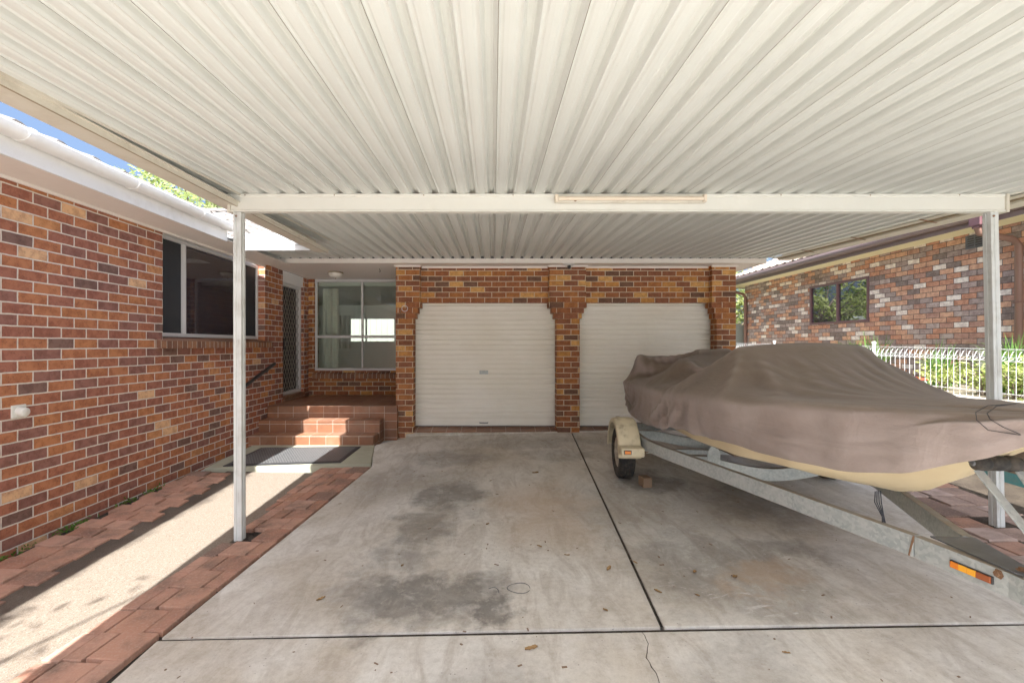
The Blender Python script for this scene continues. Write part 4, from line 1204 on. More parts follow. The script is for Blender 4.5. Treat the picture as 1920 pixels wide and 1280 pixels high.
# boat hull
BO = thing('motor_boat', 'cream-hulled small motor boat under a brown cover', 'boat', tuple(TP(1, 0, 0)))
def interp(tab, t):
    if t <= tab[0][0]: return tab[0][1:] if len(tab[0]) > 2 else tab[0][1]
    for i in range(len(tab) - 1):
        a, b_ = tab[i], tab[i + 1]
        if t <= b_[0]:
            f_ = (t - a[0]) / (b_[0] - a[0]); f_ = f_ * f_ * (3 - 2 * f_) * .5 + f_ * .5
            r_ = [a[k] + (b_[k] - a[k]) * f_ for k in range(1, len(a))]
            return r_ if len(r_) > 1 else r_[0]
    return tab[-1][1:] if len(tab[-1]) > 2 else tab[-1][1]
#        t     gunwale half, gunwale z, chine half, chine z, keel z
HT = [(-1.2, .77, .98, .66, .67, .57), (0, .80, 1.00, .71, .66, .575), (1.0, .785, 1.03, .695, .655, .58), (1.7, .71, 1.07, .61, .672, .59), (2.2, .58, 1.10, .46, .708, .612), (2.42, .50, 1.115, .36, .745, .636),
      (2.6, .42, 1.13, .24, .81, .69), (2.75, .35, 1.14, .18, .86, .775), (2.9, .28, 1.15, .12, .94, .895), (3.05, .19, 1.165, .07, 1.04, 1.01), (3.2, .11, 1.175, .03, 1.12, 1.10), (3.33, .03, 1.18, .01, 1.16, 1.15)]
m = MB(); vs = []; NT_ = 60
sec_n = 0
for i in range(NT_ + 1):
    t = -1.2 + 4.53 * i / NT_
    gb, gz_, cb, cz, kz = interp(HT, t)
    ring = [(gb - .02, gz_ - .02), (gb, gz_), (gb + .006, gz_ - .06), (gb * .97 + cb * .03, gz_ - .11)]
    for k in range(1, 6):
        u = k / 6; ring.append((gb * .97 * (1 - u) + cb * u + .02 * math.sin(u * math.pi), (gz_ - .11) * (1 - u) + cz * u))
    ring.append((cb + .012, cz + .006)); ring.append((cb, cz - .004))
    for k in range(1, 5):
        u = k / 5; ring.append((cb * (1 - u), (cz - .004) * (1 - u) + kz * u - .012 * math.sin(u * math.pi) * (1 if t < 2.4 else .3)))
    ring.append((0, kz))
    full = ring + [(-a, z) for a, z in ring[-2::-1]]
    sec_n = len(full)
    vs += [TP(t, a, z) for a, z in full]
m.add(vs, [(i * sec_n + k, i * sec_n + k + 1, (i + 1) * sec_n + k + 1, (i + 1) * sec_n + k) for i in range(NT_) for k in range(sec_n - 1)], 0, True)
m.add(vs[:sec_n], [tuple(range(sec_n))])
m.build('hull', M_hull, BO)
# outboard leg under the cover's tail
m = MB(); m.obox(TP(-1.38, .02, .72), (hd, sdv, (0, 0, 1)), (.08, .08, .22)); m.build('outboard_leg', M_black, BO, bevel=.03, seg=3)
m = MB(); m.obox(TP(-1.30, .66, .655), (hd, sdv, (0, 0, 1)), (.08, .10, .05)); m.build('stern_fender', M_black, BO, bevel=.03, seg=3)

# cover: a smooth tent over the boat, plus the sag and folds of a draped sheet
CT = [  # t, half width, gunwale z, top z, shoulder, hem z
    (-1.42, .72, 1.03, 1.22, .8, .80), (-1.36, .80, 1.05, 1.29, .80, .70), (-1.22, .845, 1.07, 1.34, .80, .655), (-.7, .865, 1.07, 1.37, .60, .66), (-.2, .87, 1.07, 1.44, .40, .67),
    (.25, .865, 1.075, 1.44, .46, .69), (.65, .86, 1.085, 1.46, .52, .72), (1.0, .845, 1.095, 1.50, .58, .745), (1.25, .81, 1.105, 1.52, .60, .765), (1.5, .77, 1.115, 1.52, .62, .78), (1.75, .725, 1.125, 1.49, .58, .79), (2.0, .665, 1.13, 1.44, .50, .797),
    (2.3, .585, 1.145, 1.375, .40, .81), (2.6, .475, 1.165, 1.315, .36, .83), (2.9, .345, 1.19, 1.275, .36, .885), (3.15, .22, 1.21, 1.26, .4, 1.0), (3.30, .12, 1.225, 1.25, .5, 1.11), (3.40, .05, 1.215, 1.235, .5, 1.16)]
NT_ = 150; NS = 52; NK = 17
us = [1 + i / NK for i in range(NK, 0, -1)] + [1 - 2 * i / NS for i in range(NS + 1)] + [-(1 + i / NK) for i in range(1, NK + 1)]
def cov0(t, u):
    b_, zg, zt_, sh, zh = interp(CT, t); sg = 1 if u >= 0 else -1; au = abs(u)
    if au <= 1:
        f_ = 1 - .06 * (au / sh) ** 2 if au < sh else .94 * (1 - ((au - sh) / (1 - sh)) ** 1.3)
        return au * b_ * sg, zg + (zt_ - zg) * f_ + .015
    q = au - 1; bu = .035 if t < 1 else .012
    return (b_ + bu * math.sin(q * math.pi) + .015 - .03 * q * q) * sg, zg + .02 + (zh - zg - .02) * q
# how far the draped sheet sags from the tent: steps of 2 mm along the boat, one run per line of the cloth (along, across, up)
SAG = [
0,0,0,0,0,0,0,0,0,0,0,0,0,0,0,0,0,0,0,0,0,0,0,0,0,0,0,0,0,0,0,0,0,0,0,0,0,0,0,0,0,0,0,0,0,0,0,0,0,0,0,0,0,0,0,0,0,0,0,0,0,0,0,0,0,0,0,0,0,0,0,0,0,0,0,0,0,0,-1,0,0,0,0,0,-1,0,0,1,0,0,0,0,0,1,
0,0,0,0,0,0,0,0,0,0,0,0,0,0,0,0,0,0,0,0,0,0,0,0,0,0,0,0,0,0,0,0,0,0,0,0,0,0,0,0,0,0,0,0,0,0,0,0,0,0,0,0,0,0,0,0,0,0,-1,3,0,1,0,0,0,0,-1,0,0,0,0,0,0,0,-1,0,0,0,0,0,0,0,0,0,0,0,0,1,0,0,0,0,0,0,
0,0,0,0,0,0,0,0,1,0,0,0,0,0,0,0,0,0,0,0,0,0,0,0,0,0,0,0,0,0,0,0,0,0,0,0,0,0,-1,0,0,1,0,0,0,0,0,0,0,0,0,0,0,-1,0,-1,0,0,0,0,-1,0,0,0,0,0,0,0,0,0,0,0,0,0,0,0,0,0,0,0,0,0,0,0,0,0,0,0,0,0,0,0,0,
0,0,0,0,0,0,0,0,0,0,0,0,0,0,0,0,0,0,0,0,0,0,1,7,-1,1,0,0,0,0,-1,0,0,0,0,-1,0,0,0,0,0,-1,0,0,0,0,-1,0,0,0,0,0,0,0,0,0,0,0,0,0,0,0,0,0,0,0,0,0,0,1,0,0,0,0,0,0,0,0,0,0,0,0,0,0,0,0,0,0,0,0,0,0,0,
-1,-1,-1,0,1,1,0,0,0,0,1,-1,0,0,0,0,0,-1,0,0,-1,0,-1,0,0,0,0,-1,0,0,0,0,0,0,0,0,0,0,0,0,0,0,0,0,0,0,0,0,0,0,0,0,0,0,0,0,0,0,0,0,0,0,0,0,0,0,0,0,0,0,0,0,0,0,0,0,0,0,0,0,5,6,1,0,0,-1,-1,0,-1,0,
0,0,0,0,0,0,0,0,0,-1,0,0,0,0,0,-1,0,0,-1,0,0,0,0,0,0,0,0,0,0,0,0,0,0,0,0,0,0,0,0,0,0,0,0,0,0,0,0,-1,0,0,0,0,0,0,0,0,-1,0,0,0,0,0,0,-1,-2,2,0,0,1,0,0,0,0,0,0,0,0,0,-1,0,0,-1,0,0,0,-1,0,0,0,0,
0,0,0,0,0,0,0,-1,0,0,0,0,0,0,0,0,0,0,0,1,0,0,0,0,0,-1,0,1,0,0,0,0,0,0,0,0,0,0,-1,0,0,0,0,0,0,0,0,0,0,0,1,8,6,-2,0,0,0,0,-1,0,-1,0,0,0,0,0,0,0,0,0,0,-1,0,0,-1,0,0,0,0,0,0,0,-1,0,0,0,-1,0,0,0,
0,0,0,0,0,0,0,0,0,0,0,0,0,0,0,0,0,0,0,0,0,-1,0,0,0,-1,0,0,0,-1,0,0,0,0,0,-1,1,-1,0,0,1,0,0,0,0,0,0,0,0,-1,0,0,0,0,-1,0,0,0,0,0,0,0,0,0,0,-1,0,0,0,0,0,0,0,0,0,0,0,0,0,0,0,0,0,0,0,0,0,0,0,0,1,
0,0,0,-1,-1,0,0,0,0,0,0,0,0,0,0,0,0,0,0,0,3,9,5,-1,-1,0,0,-1,0,-1,0,0,0,0,0,0,0,-1,0,0,0,0,0,0,0,-1,0,0,0,0,0,0,-1,0,0,0,-1,0,0,0,0,0,0,0,0,0,0,0,0,0,0,0,0,0,0,0,0,0,0,-1,0,0,0,-1,0,-1,0,0,0,
-1,0,0,-1,0,0,0,2,-1,-1,-1,0,1,0,0,0,0,0,0,0,0,0,0,-1,0,0,0,0,0,0,0,-1,1,0,0,0,-1,0,0,0,-1,0,0,0,0,0,0,0,0,0,0,1,0,0,0,-1,0,0,0,1,0,0,0,0,-1,-1,0,0,0,0,0,0,0,0,0,0,0,0,0,0,0,0,5,7,3,0,1,0,0,
-1,0,0,0,0,0,-1,0,0,0,0,0,0,0,0,0,0,-1,0,0,-1,0,0,0,0,0,0,0,0,-1,0,0,-1,0,0,0,0,0,0,0,0,0,0,0,0,0,0,0,0,0,0,0,0,0,0,-1,0,-1,-1,0,0,0,0,-1,0,-1,0,0,-1,2,0,-1,-1,0,0,0,0,0,0,0,0,0,0,0,0,0,0,0,
-1,0,0,0,0,0,0,0,1,-1,0,0,-1,0,0,0,0,0,0,0,0,0,0,-1,0,0,1,0,0,0,-1,0,1,0,0,0,-1,0,0,-1,0,-1,1,0,0,0,0,0,0,0,0,0,0,0,0,0,8,7,2,0,1,0,1,0,-1,0,-1,0,-1,0,0,0,0,-1,0,0,0,0,0,0,0,0,0,-1,0,0,0,0,0,
0,-1,0,0,0,-1,0,0,0,0,0,0,0,0,0,0,0,0,0,0,0,0,0,0,0,0,0,0,0,-1,-1,0,0,-2,0,0,0,0,-1,0,-1,-1,0,1,0,0,-1,-1,0,0,0,0,0,0,0,0,0,0,0,0,0,0,0,0,0,0,0,-1,0,1,0,0,0,-1,0,-1,0,0,1,0,0,0,0,-1,-1,0,1,0,
0,0,0,0,0,0,0,0,-1,0,0,0,0,-1,-1,1,1,0,-1,0,0,0,0,0,1,0,-1,-1,1,0,12,7,3,0,1,-1,0,0,-3,-1,0,0,0,0,-1,0,0,0,0,0,0,-1,0,0,0,0,0,0,0,-1,0,0,0,0,0,0,0,0,-1,0,0,0,0,-1,0,0,0,0,0,0,0,0,0,0,0,0,0,0,
0,0,0,0,0,0,0,-2,0,-1,-1,0,0,-1,0,-1,0,0,-1,0,0,0,-1,0,0,0,0,-1,0,0,0,0,0,0,0,0,0,0,0,0,1,-1,1,0,0,0,0,-1,0,0,0,0,0,0,0,0,0,-1,0,0,0,0,0,0,-1,0,0,0,0,0,0,-1,0,0,0,0,0,0,0,0,-1,0,0,1,0,-1,1,
-1,0,0,0,0,0,21,1,6,1,1,1,0,-2,-4,-2,-2,0,-1,0,0,-1,0,0,0,0,0,0,0,-1,0,0,0,0,0,0,0,-1,0,0,0,0,0,-1,0,0,0,0,0,-1,0,0,0,0,0,0,0,0,0,0,0,0,0,0,0,0,0,0,0,0,0,0,-1,-2,0,0,-1,-1,-1,-1,0,0,0,0,0,-1,
0,0,0,0,0,0,0,0,0,0,0,0,0,0,0,0,1,0,0,0,0,0,0,0,0,0,0,0,0,0,0,0,0,1,0,-1,-1,0,-1,0,0,0,0,0,0,-1,0,0,0,0,-1,0,0,0,-1,0,0,0,-1,0,0,-1,0,0,-1,0,0,0,0,0,0,40,-6,4,0,2,1,1,0,-1,-2,-3,-3,-4,-3,-1,
-1,-1,0,0,0,0,-1,0,0,0,0,0,0,0,0,-1,0,0,0,0,-1,0,0,0,-1,0,0,-1,0,0,0,0,0,0,-1,0,0,0,0,0,0,0,0,0,0,0,0,0,0,0,0,0,0,-3,-1,0,-1,-1,-1,-2,-1,0,0,0,0,0,0,-1,0,0,0,0,0,1,0,0,0,0,0,0,0,0,0,0,-1,-1,
0,0,0,1,0,0,0,0,0,1,0,0,0,1,0,-1,0,0,0,0,-1,0,0,0,0,0,-1,0,0,-1,0,0,0,-1,0,0,0,-1,0,0,0,-1,0,-1,0,0,0,0,0,0,58,-12,2,0,1,0,0,0,0,-1,-2,-2,-3,-2,-3,-2,-3,-2,-2,-1,0,0,0,0,0,0,0,0,-1,0,0,0,0,0,
-1,0,0,-1,0,0,-1,0,0,0,-1,0,0,0,-1,0,0,0,0,0,0,0,0,0,0,0,1,0,0,0,0,-1,0,0,0,-1,-2,-3,0,-1,-2,-1,0,-2,-1,0,0,0,0,-1,0,0,0,0,0,0,0,0,0,0,0,0,-1,-3,-1,-1,0,0,1,1,0,1,0,0,0,0,1,0,0,0,1,0,0,-1,0,
0,0,0,0,0,0,0,0,0,0,-1,0,0,0,0,-1,0,0,0,0,-1,0,0,0,-1,0,0,0,0,0,0,0,52,-2,4,-9,1,3,1,0,0,-2,-3,-1,-2,-1,-1,0,-1,-1,-2,-3,-2,-1,0,0,0,-1,0,0,0,0,0,-1,0,0,-1,0,0,-1,0,-1,0,0,0,0,-1,0,0,0,0,-1,
0,0,0,0,0,0,0,0,0,0,0,0,0,0,0,0,0,0,0,0,0,-1,-1,-1,-3,-2,-2,-2,-1,-1,-1,-1,0,0,0,0,0,0,0,0,-1,0,0,-1,-3,-3,-2,0,0,-1,0,1,0,1,1,0,1,0,0,1,0,0,0,0,1,0,0,0,0,0,0,0,0,1,0,-1,0,0,0,0,0,0,0,0,0,0,
-1,0,0,0,0,-1,0,0,0,0,0,0,0,0,0,51,1,2,-8,1,2,1,0,0,0,0,-1,-1,-3,-3,-2,-1,-1,-1,0,-1,0,-2,-1,0,0,0,0,-1,0,0,0,-1,0,0,-1,0,-1,-1,0,0,0,0,0,0,0,0,-1,0,0,0,-1,0,0,-1,0,0,0,0,1,0,0,0,0,0,-1,-1,0,
-1,0,0,0,0,0,0,-1,-2,-2,-2,-3,-2,-2,-1,-1,0,0,0,0,0,0,0,-2,-6,-3,0,-1,0,-1,-1,0,0,1,1,1,1,1,-1,0,-1,-1,1,1,1,0,1,0,0,0,0,1,0,0,1,0,0,0,0,0,0,0,0,0,0,0,0,0,0,0,-1,0,0,0,0,0,0,0,0,-1,1,0,0,54,
-2,2,-6,1,1,1,0,0,0,0,0,-1,-1,0,-1,-2,-4,-2,-2,-1,0,0,-1,0,0,0,0,0,0,-1,0,0,-1,0,-1,0,-1,-1,0,-1,0,0,0,1,0,0,0,-1,0,0,-1,0,-1,0,0,0,0,0,0,0,0,0,1,0,0,0,0,-1,-1,-1,-2,-1,-1,-1,-1,0,-1,0,-2,-1,
-3,-2,-3,0,0,0,0,0,-1,-5,-2,-1,-2,-2,-1,0,0,0,0,0,0,-1,-1,0,0,-1,0,1,0,1,1,1,1,0,1,0,0,0,1,0,1,0,0,1,0,0,0,0,0,0,0,0,0,0,0,0,0,0,0,0,0,0,0,-1,1,0,-1,1,0,0,54,-2,1,-4,1,1,1,0,0,0,0,0,0,0,-1,0,
-1,-1,-1,-2,-3,-3,-2,0,0,0,0,0,0,0,0,0,0,-1,0,-1,0,-1,-1,0,-2,0,1,0,0,0,1,-1,0,0,-1,0,0,0,0,0,0,0,0,0,0,0,0,-1,0,-1,0,0,0,0,0,0,0,-1,-2,-3,-2,-3,-2,-2,-1,-1,-1,-3,-4,3,-1,1,-1,-2,-2,-2,-2,0,
-1,0,0,-2,-2,-2,-1,-1,0,0,0,0,0,0,0,1,0,1,1,0,1,1,0,0,0,1,0,1,1,0,0,0,1,0,0,0,0,0,0,1,0,0,0,0,0,0,0,0,-1,0,0,1,0,-1,1,0,0,54,-2,1,-3,1,1,1,0,0,0,-1,0,0,0,0,1,-1,0,-1,-1,-1,-1,-1,-4,-3,0,0,0,
0,0,0,0,0,0,0,-1,0,-1,-1,-1,0,-1,-1,0,1,0,-1,-1,-1,0,0,0,-1,0,0,0,0,0,1,0,0,0,0,0,-1,0,-1,-1,0,-1,0,0,0,0,0,-1,0,-1,-1,-2,-2,-3,-3,-3,-2,-4,2,0,-1,-1,-1,-1,-2,-2,-2,-1,-2,-1,-1,-1,0,0,0,-1,0,
0,-1,0,0,0,1,0,1,0,1,0,0,1,0,1,0,1,0,1,0,1,0,0,0,0,0,1,0,0,0,0,0,0,0,0,0,0,0,0,0,0,1,0,0,0,0,54,-2,0,-1,1,1,1,0,0,-1,0,0,0,0,0,0,0,0,0,0,-1,-1,-1,-2,0,-2,-4,0,0,0,0,0,0,0,0,0,-1,-1,-1,-3,0,0,
0,-1,0,0,0,-1,-1,-1,0,0,0,0,-1,0,1,0,0,0,0,0,0,0,0,0,0,0,0,0,0,0,-1,-1,-1,-1,-1,-3,-1,-1,-1,-2,-1,-4,-2,-3,-1,1,-1,0,-2,-2,-2,-1,-1,-1,-1,-1,-1,-2,-1,-1,0,0,-1,0,0,0,0,1,0,0,0,1,0,0,0,0,1,0,
1,0,1,0,1,0,0,0,0,1,0,0,0,1,0,0,0,0,0,0,0,0,0,0,0,1,0,0,0,0,0,55,-3,0,-1,1,1,1,0,0,0,0,0,0,0,0,0,0,0,-1,0,0,0,-1,-1,-1,-1,-2,0,-3,0,0,0,0,0,0,0,-2,-4,-1,0,0,-1,0,-1,0,-1,0,-1,0,-1,0,0,0,0,0,
0,0,0,0,0,0,0,0,0,0,0,0,0,0,0,0,-1,0,-1,0,-1,-1,-1,-1,-2,-2,-2,-2,-2,-3,-2,-2,0,0,-1,0,-2,-2,-2,-1,-2,-1,-1,-1,-1,-1,0,0,0,0,0,-1,0,-1,0,-1,1,0,0,1,0,0,0,1,0,1,0,1,0,1,0,0,0,0,1,0,0,0,0,1,0,
0,0,0,0,0,0,0,0,0,0,1,0,0,0,0,55,-2,0,-2,1,2,1,0,0,-1,0,0,0,0,0,0,0,0,0,0,-1,0,-1,0,-1,0,-1,-1,-2,-1,0,0,1,0,0,-6,-2,0,-1,-1,0,-1,-1,0,-1,0,-1,0,0,-1,0,0,0,0,0,0,0,0,0,0,0,0,0,0,0,0,0,0,0,0,
0,-1,0,-1,0,-1,-1,-2,-1,-1,-2,-2,-2,-2,-2,-2,-3,0,0,0,-1,-1,-2,-2,-1,-1,-1,-1,-1,-1,-1,-1,0,-1,-1,-1,0,-1,0,0,0,1,0,1,0,0,0,0,1,0,1,0,1,0,0,1,0,0,0,0,1,0,0,0,0,1,0,0,0,0,0,0,0,0,0,0,1,0,0,0,
0,55,-2,0,-2,2,1,1,0,0,-1,0,0,0,0,0,0,0,0,0,0,0,-1,0,-1,0,-1,-1,-1,0,-2,0,0,1,0,0,-7,-1,0,-1,-1,-1,-1,0,-1,-1,0,-1,0,0,-1,0,0,0,0,0,0,0,0,0,0,0,1,0,0,0,0,-1,0,0,0,-1,0,-1,0,-1,-1,-1,-1,-1,-1,
-2,-1,-2,-2,-2,-2,-3,-1,0,0,-1,0,-2,-2,-1,-2,-1,-2,-1,-1,-1,-1,-1,0,0,0,-1,0,0,0,0,1,0,0,1,0,-1,0,1,0,0,1,1,0,0,1,0,0,0,0,0,1,0,0,0,0,0,1,0,0,0,0,0,0,0,0,1,0,0,0,0,55,-2,0,-1,1,1,1,0,0,0,-1,
0,0,0,0,0,0,0,0,0,0,-1,0,-1,0,-1,-1,0,-1,-1,-1,1,0,0,0,-4,-2,-1,-1,-1,-1,-1,-1,-1,0,-1,0,-1,0,0,-1,0,0,0,0,0,0,0,0,1,0,0,0,0,0,-1,0,0,0,0,0,0,-1,0,-1,-1,-1,-1,-2,-1,-2,-1,-2,-2,-2,-2,-2,-2,0,
0,0,-1,-2,-2,-1,-2,-1,-1,-1,-1,-1,0,0,-1,0,-1,0,-1,-1,0,0,0,0,0,1,0,0,0,0,1,0,1,0,1,0,0,1,0,0,0,0,1,0,0,0,0,0,1,0,0,0,0,0,0,0,0,0,0,1,0,0,55,-2,0,-1,1,1,1,0,0,0,-1,0,0,0,0,0,0,0,0,0,0,-1,0,
-1,0,-1,-1,0,-1,-1,0,0,0,1,-1,-3,-1,-2,-1,-1,-2,-1,0,-1,-1,-1,0,0,-1,0,0,0,-1,0,1,0,0,0,0,0,0,0,0,0,0,0,0,0,-1,0,0,-1,0,-1,-1,-1,-1,-1,-1,-1,-2,-1,-2,-2,-2,-2,-2,-2,0,0,0,-1,-1,-2,-1,-2,-1,
-2,-1,-1,-2,0,-1,-1,0,-1,0,-1,0,0,1,0,0,1,0,0,0,0,1,0,0,1,0,1,0,0,0,1,0,0,0,1,0,0,0,0,0,0,1,0,0,0,0,0,0,0,0,1,0,0,0,55,-2,0,-2,2,1,1,0,0,-1,0,0,0,0,0,0,0,0,0,0,0,-1,0,-1,0,-1,0,-1,-1,-1,0,0,
1,1,-1,-4,-2,-1,-2,-1,-1,-1,0,-1,-1,0,-1,0,0,-1,0,0,0,0,0,0,0,0,0,0,0,0,0,0,0,-1,0,0,0,0,0,0,-1,0,-1,-1,-1,-1,-1,-2,-2,-1,-2,-2,-2,-2,-2,-2,0,0,0,-1,-1,-2,-2,-2,-1,-1,-1,-1,-1,-1,0,-1,0,0,-1,
0,0,-1,0,0,1,0,0,0,0,0,0,1,0,1,0,1,0,0,0,1,0,0,0,1,0,0,0,0,0,0,1,0,0,0,0,0,0,0,0,0,1,0,0,54,-1,0,-2,2,1,1,0,0,-1,0,0,0,0,0,0,0,0,0,0,-1,0,0,-1,0,-1,-1,-1,-1,-1,0,1,0,0,1,-6,0,0,-1,0,0,-1,-1,
0,-1,-1,-1,-1,-1,0,-1,0,0,0,0,0,0,0,0,0,0,0,0,0,0,0,0,-1,0,-1,0,-1,-1,-1,0,-1,-1,-1,-1,-1,-2,-1,-2,-2,-2,-3,-2,-1,0,0,-1,0,-2,-2,-1,-1,-2,-1,-1,-2,-1,-1,0,-1,0,-1,0,-1,0,0,0,0,1,0,1,0,0,0,0,
1,0,1,0,1,0,0,0,1,0,0,0,1,0,0,0,0,0,0,0,1,0,0,0,0,0,0,0,0,1,0,0,54,-1,0,-2,1,2,0,0,0,0,0,0,0,0,0,0,0,0,0,-1,0,0,-1,0,-1,-2,-1,0,-2,-1,0,0,0,0,0,0,-3,-2,-1,0,-1,0,0,0,0,0,-1,0,0,0,0,0,-1,0,0,
-1,0,0,0,-1,0,0,0,0,0,0,0,0,0,0,0,-1,0,-1,-1,-1,-2,-1,-2,-1,-2,-2,-2,-2,-2,-2,-2,-2,0,0,0,-1,-2,-1,-2,-1,-2,-1,-1,-1,-1,0,-1,0,0,-1,0,0,-1,0,0,0,1,0,0,0,0,0,0,1,0,1,0,1,0,0,0,1,0,0,0,1,0,0,0,
0,0,0,0,1,0,0,0,0,0,0,0,0,1,0,0,54,-2,1,-2,1,1,1,0,0,-1,0,0,0,0,0,0,0,0,0,0,-1,0,-2,-1,0,-2,-3,-2,0,0,0,0,0,0,0,0,0,0,-1,-2,-1,-1,-1,0,-1,0,0,0,0,0,0,0,0,0,0,0,0,0,0,0,0,0,0,0,0,0,-1,0,-1,0,
-1,0,-1,-1,0,-1,-2,-1,-1,-2,-2,-1,-2,-3,-2,-2,-2,-2,0,1,-1,-1,-2,-2,-1,-2,-1,-1,-1,-2,-1,0,-1,0,0,-1,0,-1,0,0,1,0,0,1,0,1,0,0,0,1,0,1,0,1,0,0,0,1,0,0,0,1,0,0,0,0,0,0,0,1,0,0,0,0,0,0,0,0,1,0,
0,54,-2,1,-3,1,1,1,0,0,0,0,0,0,0,0,0,0,-1,0,-1,-1,-1,-1,-4,-3,-2,0,0,0,0,0,0,0,0,0,0,0,-1,0,0,0,-1,-1,-1,-1,0,0,0,0,0,0,0,0,0,0,-1,0,0,0,0,0,0,0,-1,0,0,0,0,0,0,-1,0,-1,0,-1,-1,-1,-2,-1,-2,-1,
-2,-3,-2,-2,-2,-3,0,0,0,-1,-1,-2,-1,-1,-1,-1,-2,-1,-1,0,-1,0,-1,0,0,-1,0,0,0,0,0,0,1,0,0,0,0,0,1,0,1,0,1,0,0,1,0,0,0,0,1,0,0,0,0,0,0,0,1,0,0,0,0,0,0,0,0,1,0,0,53,-1,1,-4,1,2,0,0,0,0,0,0,0,0,
0,-1,-1,0,-1,-1,-4,-4,-2,-1,-1,0,0,0,0,0,0,0,0,0,0,0,0,-1,0,0,-1,0,0,0,0,0,-1,0,0,0,0,0,0,0,0,0,0,0,0,0,0,0,0,0,-1,0,-1,0,0,-1,0,-1,0,-1,-1,-1,-1,-2,-1,-2,-1,-2,-2,-2,-3,-2,-2,0,0,0,-1,-2,-1,
-2,-1,-2,-1,-1,-1,-1,-1,-1,0,-1,0,0,-1,0,0,0,1,1,0,1,1,0,0,0,1,0,1,0,1,0,1,0,0,0,0,1,0,0,0,0,0,1,0,0,0,0,0,0,0,0,0,0,0,0,0,1,0,52,0,2,-6,1,2,0,0,0,0,0,0,-1,0,0,-1,-3,-3,-4,-2,-1,-1,-1,0,-1,0,
0,0,0,0,0,0,0,0,-1,0,0,0,0,0,-1,0,0,0,0,0,0,0,0,0,0,0,0,0,0,0,0,0,0,0,0,0,0,-1,0,-1,0,-1,-1,0,-1,-1,-1,0,-1,-1,-1,-1,-1,-1,-1,-1,-2,-4,-2,-3,-1,2,-1,0,-2,-2,-2,-1,-2,-1,-1,-1,-2,-1,-1,0,0,1,
0,0,0,0,0,0,1,1,1,0,1,0,0,0,1,0,1,0,1,0,1,0,0,0,0,0,0,1,0,0,0,0,0,0,0,0,0,0,0,0,0,0,0,0,0,1,0,49,2,3,-7,1,2,0,1,0,-1,0,-1,-1,-3,-3,-3,-2,-1,-1,-1,-1,-1,-1,-1,0,0,0,0,0,0,-1,0,0,0,0,0,0,0,0,
-1,0,0,0,0,0,0,0,0,1,0,0,0,0,0,0,0,0,0,0,0,0,0,0,-1,0,-1,0,0,-1,0,0,-1,0,-1,-1,-1,-1,-1,-2,-1,-1,-2,-2,-5,-3,-3,6,1,-2,-1,-1,-1,-1,-1,-1,0,-1,-1,-1,-1,-1,0,0,1,0,0,-1,0,-1,0,1,0,0,1,0,0,0,0,
0,1,0,1,0,0,1,0,0,0,0,0,0,0,0,0,0,0,0,0,0,0,0,0,0,0,0,0,0,0,0,1,0,56,-5,2,-8,2,2,1,0,1,-4,-2,-2,-2,-2,0,-1,-1,-2,-2,-3,-2,-1,0,0,0,0,-1,0,0,0,0,0,0,0,0,0,0,-1,0,0,0,0,0,0,0,0,1,0,0,0,0,0,0,0,
0,0,0,0,0,0,-1,0,0,-1,-1,0,-1,-1,-2,-1,-1,-1,-1,-2,-1,-1,-1,-1,-1,0,0,-1,0,-1,-6,8,1,1,-3,-2,-1,-2,-1,-1,0,-1,-1,0,-1,-1,-1,0,1,0,0,0,0,0,0,0,0,1,0,0,1,0,0,0,0,0,1,0,0,0,1,0,0,0,0,0,0,0,0,0,
0,0,0,0,0,-1,0,0,0,0,0,0,0,0,0,1,0,59,-13,1,0,2,2,-1,-1,1,-2,-2,-3,-2,-3,-4,-3,-3,-3,-1,0,0,0,-1,0,0,0,0,0,0,0,0,0,0,0,0,-1,0,0,0,0,0,0,0,0,0,0,1,0,0,0,0,0,0,0,0,-1,0,0,0,-1,0,-1,-2,-1,-2,-2,
-2,-1,0,-1,0,-1,0,0,0,0,0,0,0,-1,0,0,-1,-2,-1,0,0,0,0,1,0,0,0,0,0,1,0,-1,0,-1,0,0,0,-1,0,0,-1,-1,0,0,0,0,0,0,0,0,0,0,0,0,0,0,1,0,0,0,0,0,0,0,0,-1,0,0,0,0,0,0,0,0,0,0,0,-1,0,0,0,0,0,1,0,39,-5,
5,0,2,2,1,-1,-2,-4,-3,-4,-3,-3,-2,-1,0,0,0,0,0,-1,0,0,0,0,0,0,0,0,0,0,0,-1,0,0,0,0,0,0,0,0,0,0,0,0,0,0,0,0,0,0,-1,0,0,0,-1,0,-2,-1,-1,-1,0,0,0,0,-1,0,-1,0,0,-1,0,-1,0,0,0,0,-1,0,-1,-1,-2,-1,
0,0,0,0,0,0,0,0,0,0,1,0,0,0,0,0,0,0,1,0,1,0,0,0,0,-1,0,-1,0,0,0,0,-1,0,0,0,0,0,0,0,0,0,0,0,0,0,-1,0,0,0,0,0,0,0,-1,0,0,0,0,0,0,0,0,-1,1,0,0,20,2,7,1,1,0,-2,-3,-2,-2,-1,-1,0,-1,0,-1,0,0,0,-1,
0,0,0,0,0,0,0,0,0,0,-1,0,0,0,0,0,0,0,0,0,0,0,0,0,0,0,0,0,0,0,-1,0,0,0,0,0,0,-1,0,0,0,0,-1,0,0,0,-1,-2,-1,0,-1,0,0,0,0,0,0,0,-1,-4,-1,-1,-1,0,0,0,0,0,0,1,0,0,0,0,0,0,0,1,0,0,0,0,0,1,0,0,0,0,0,
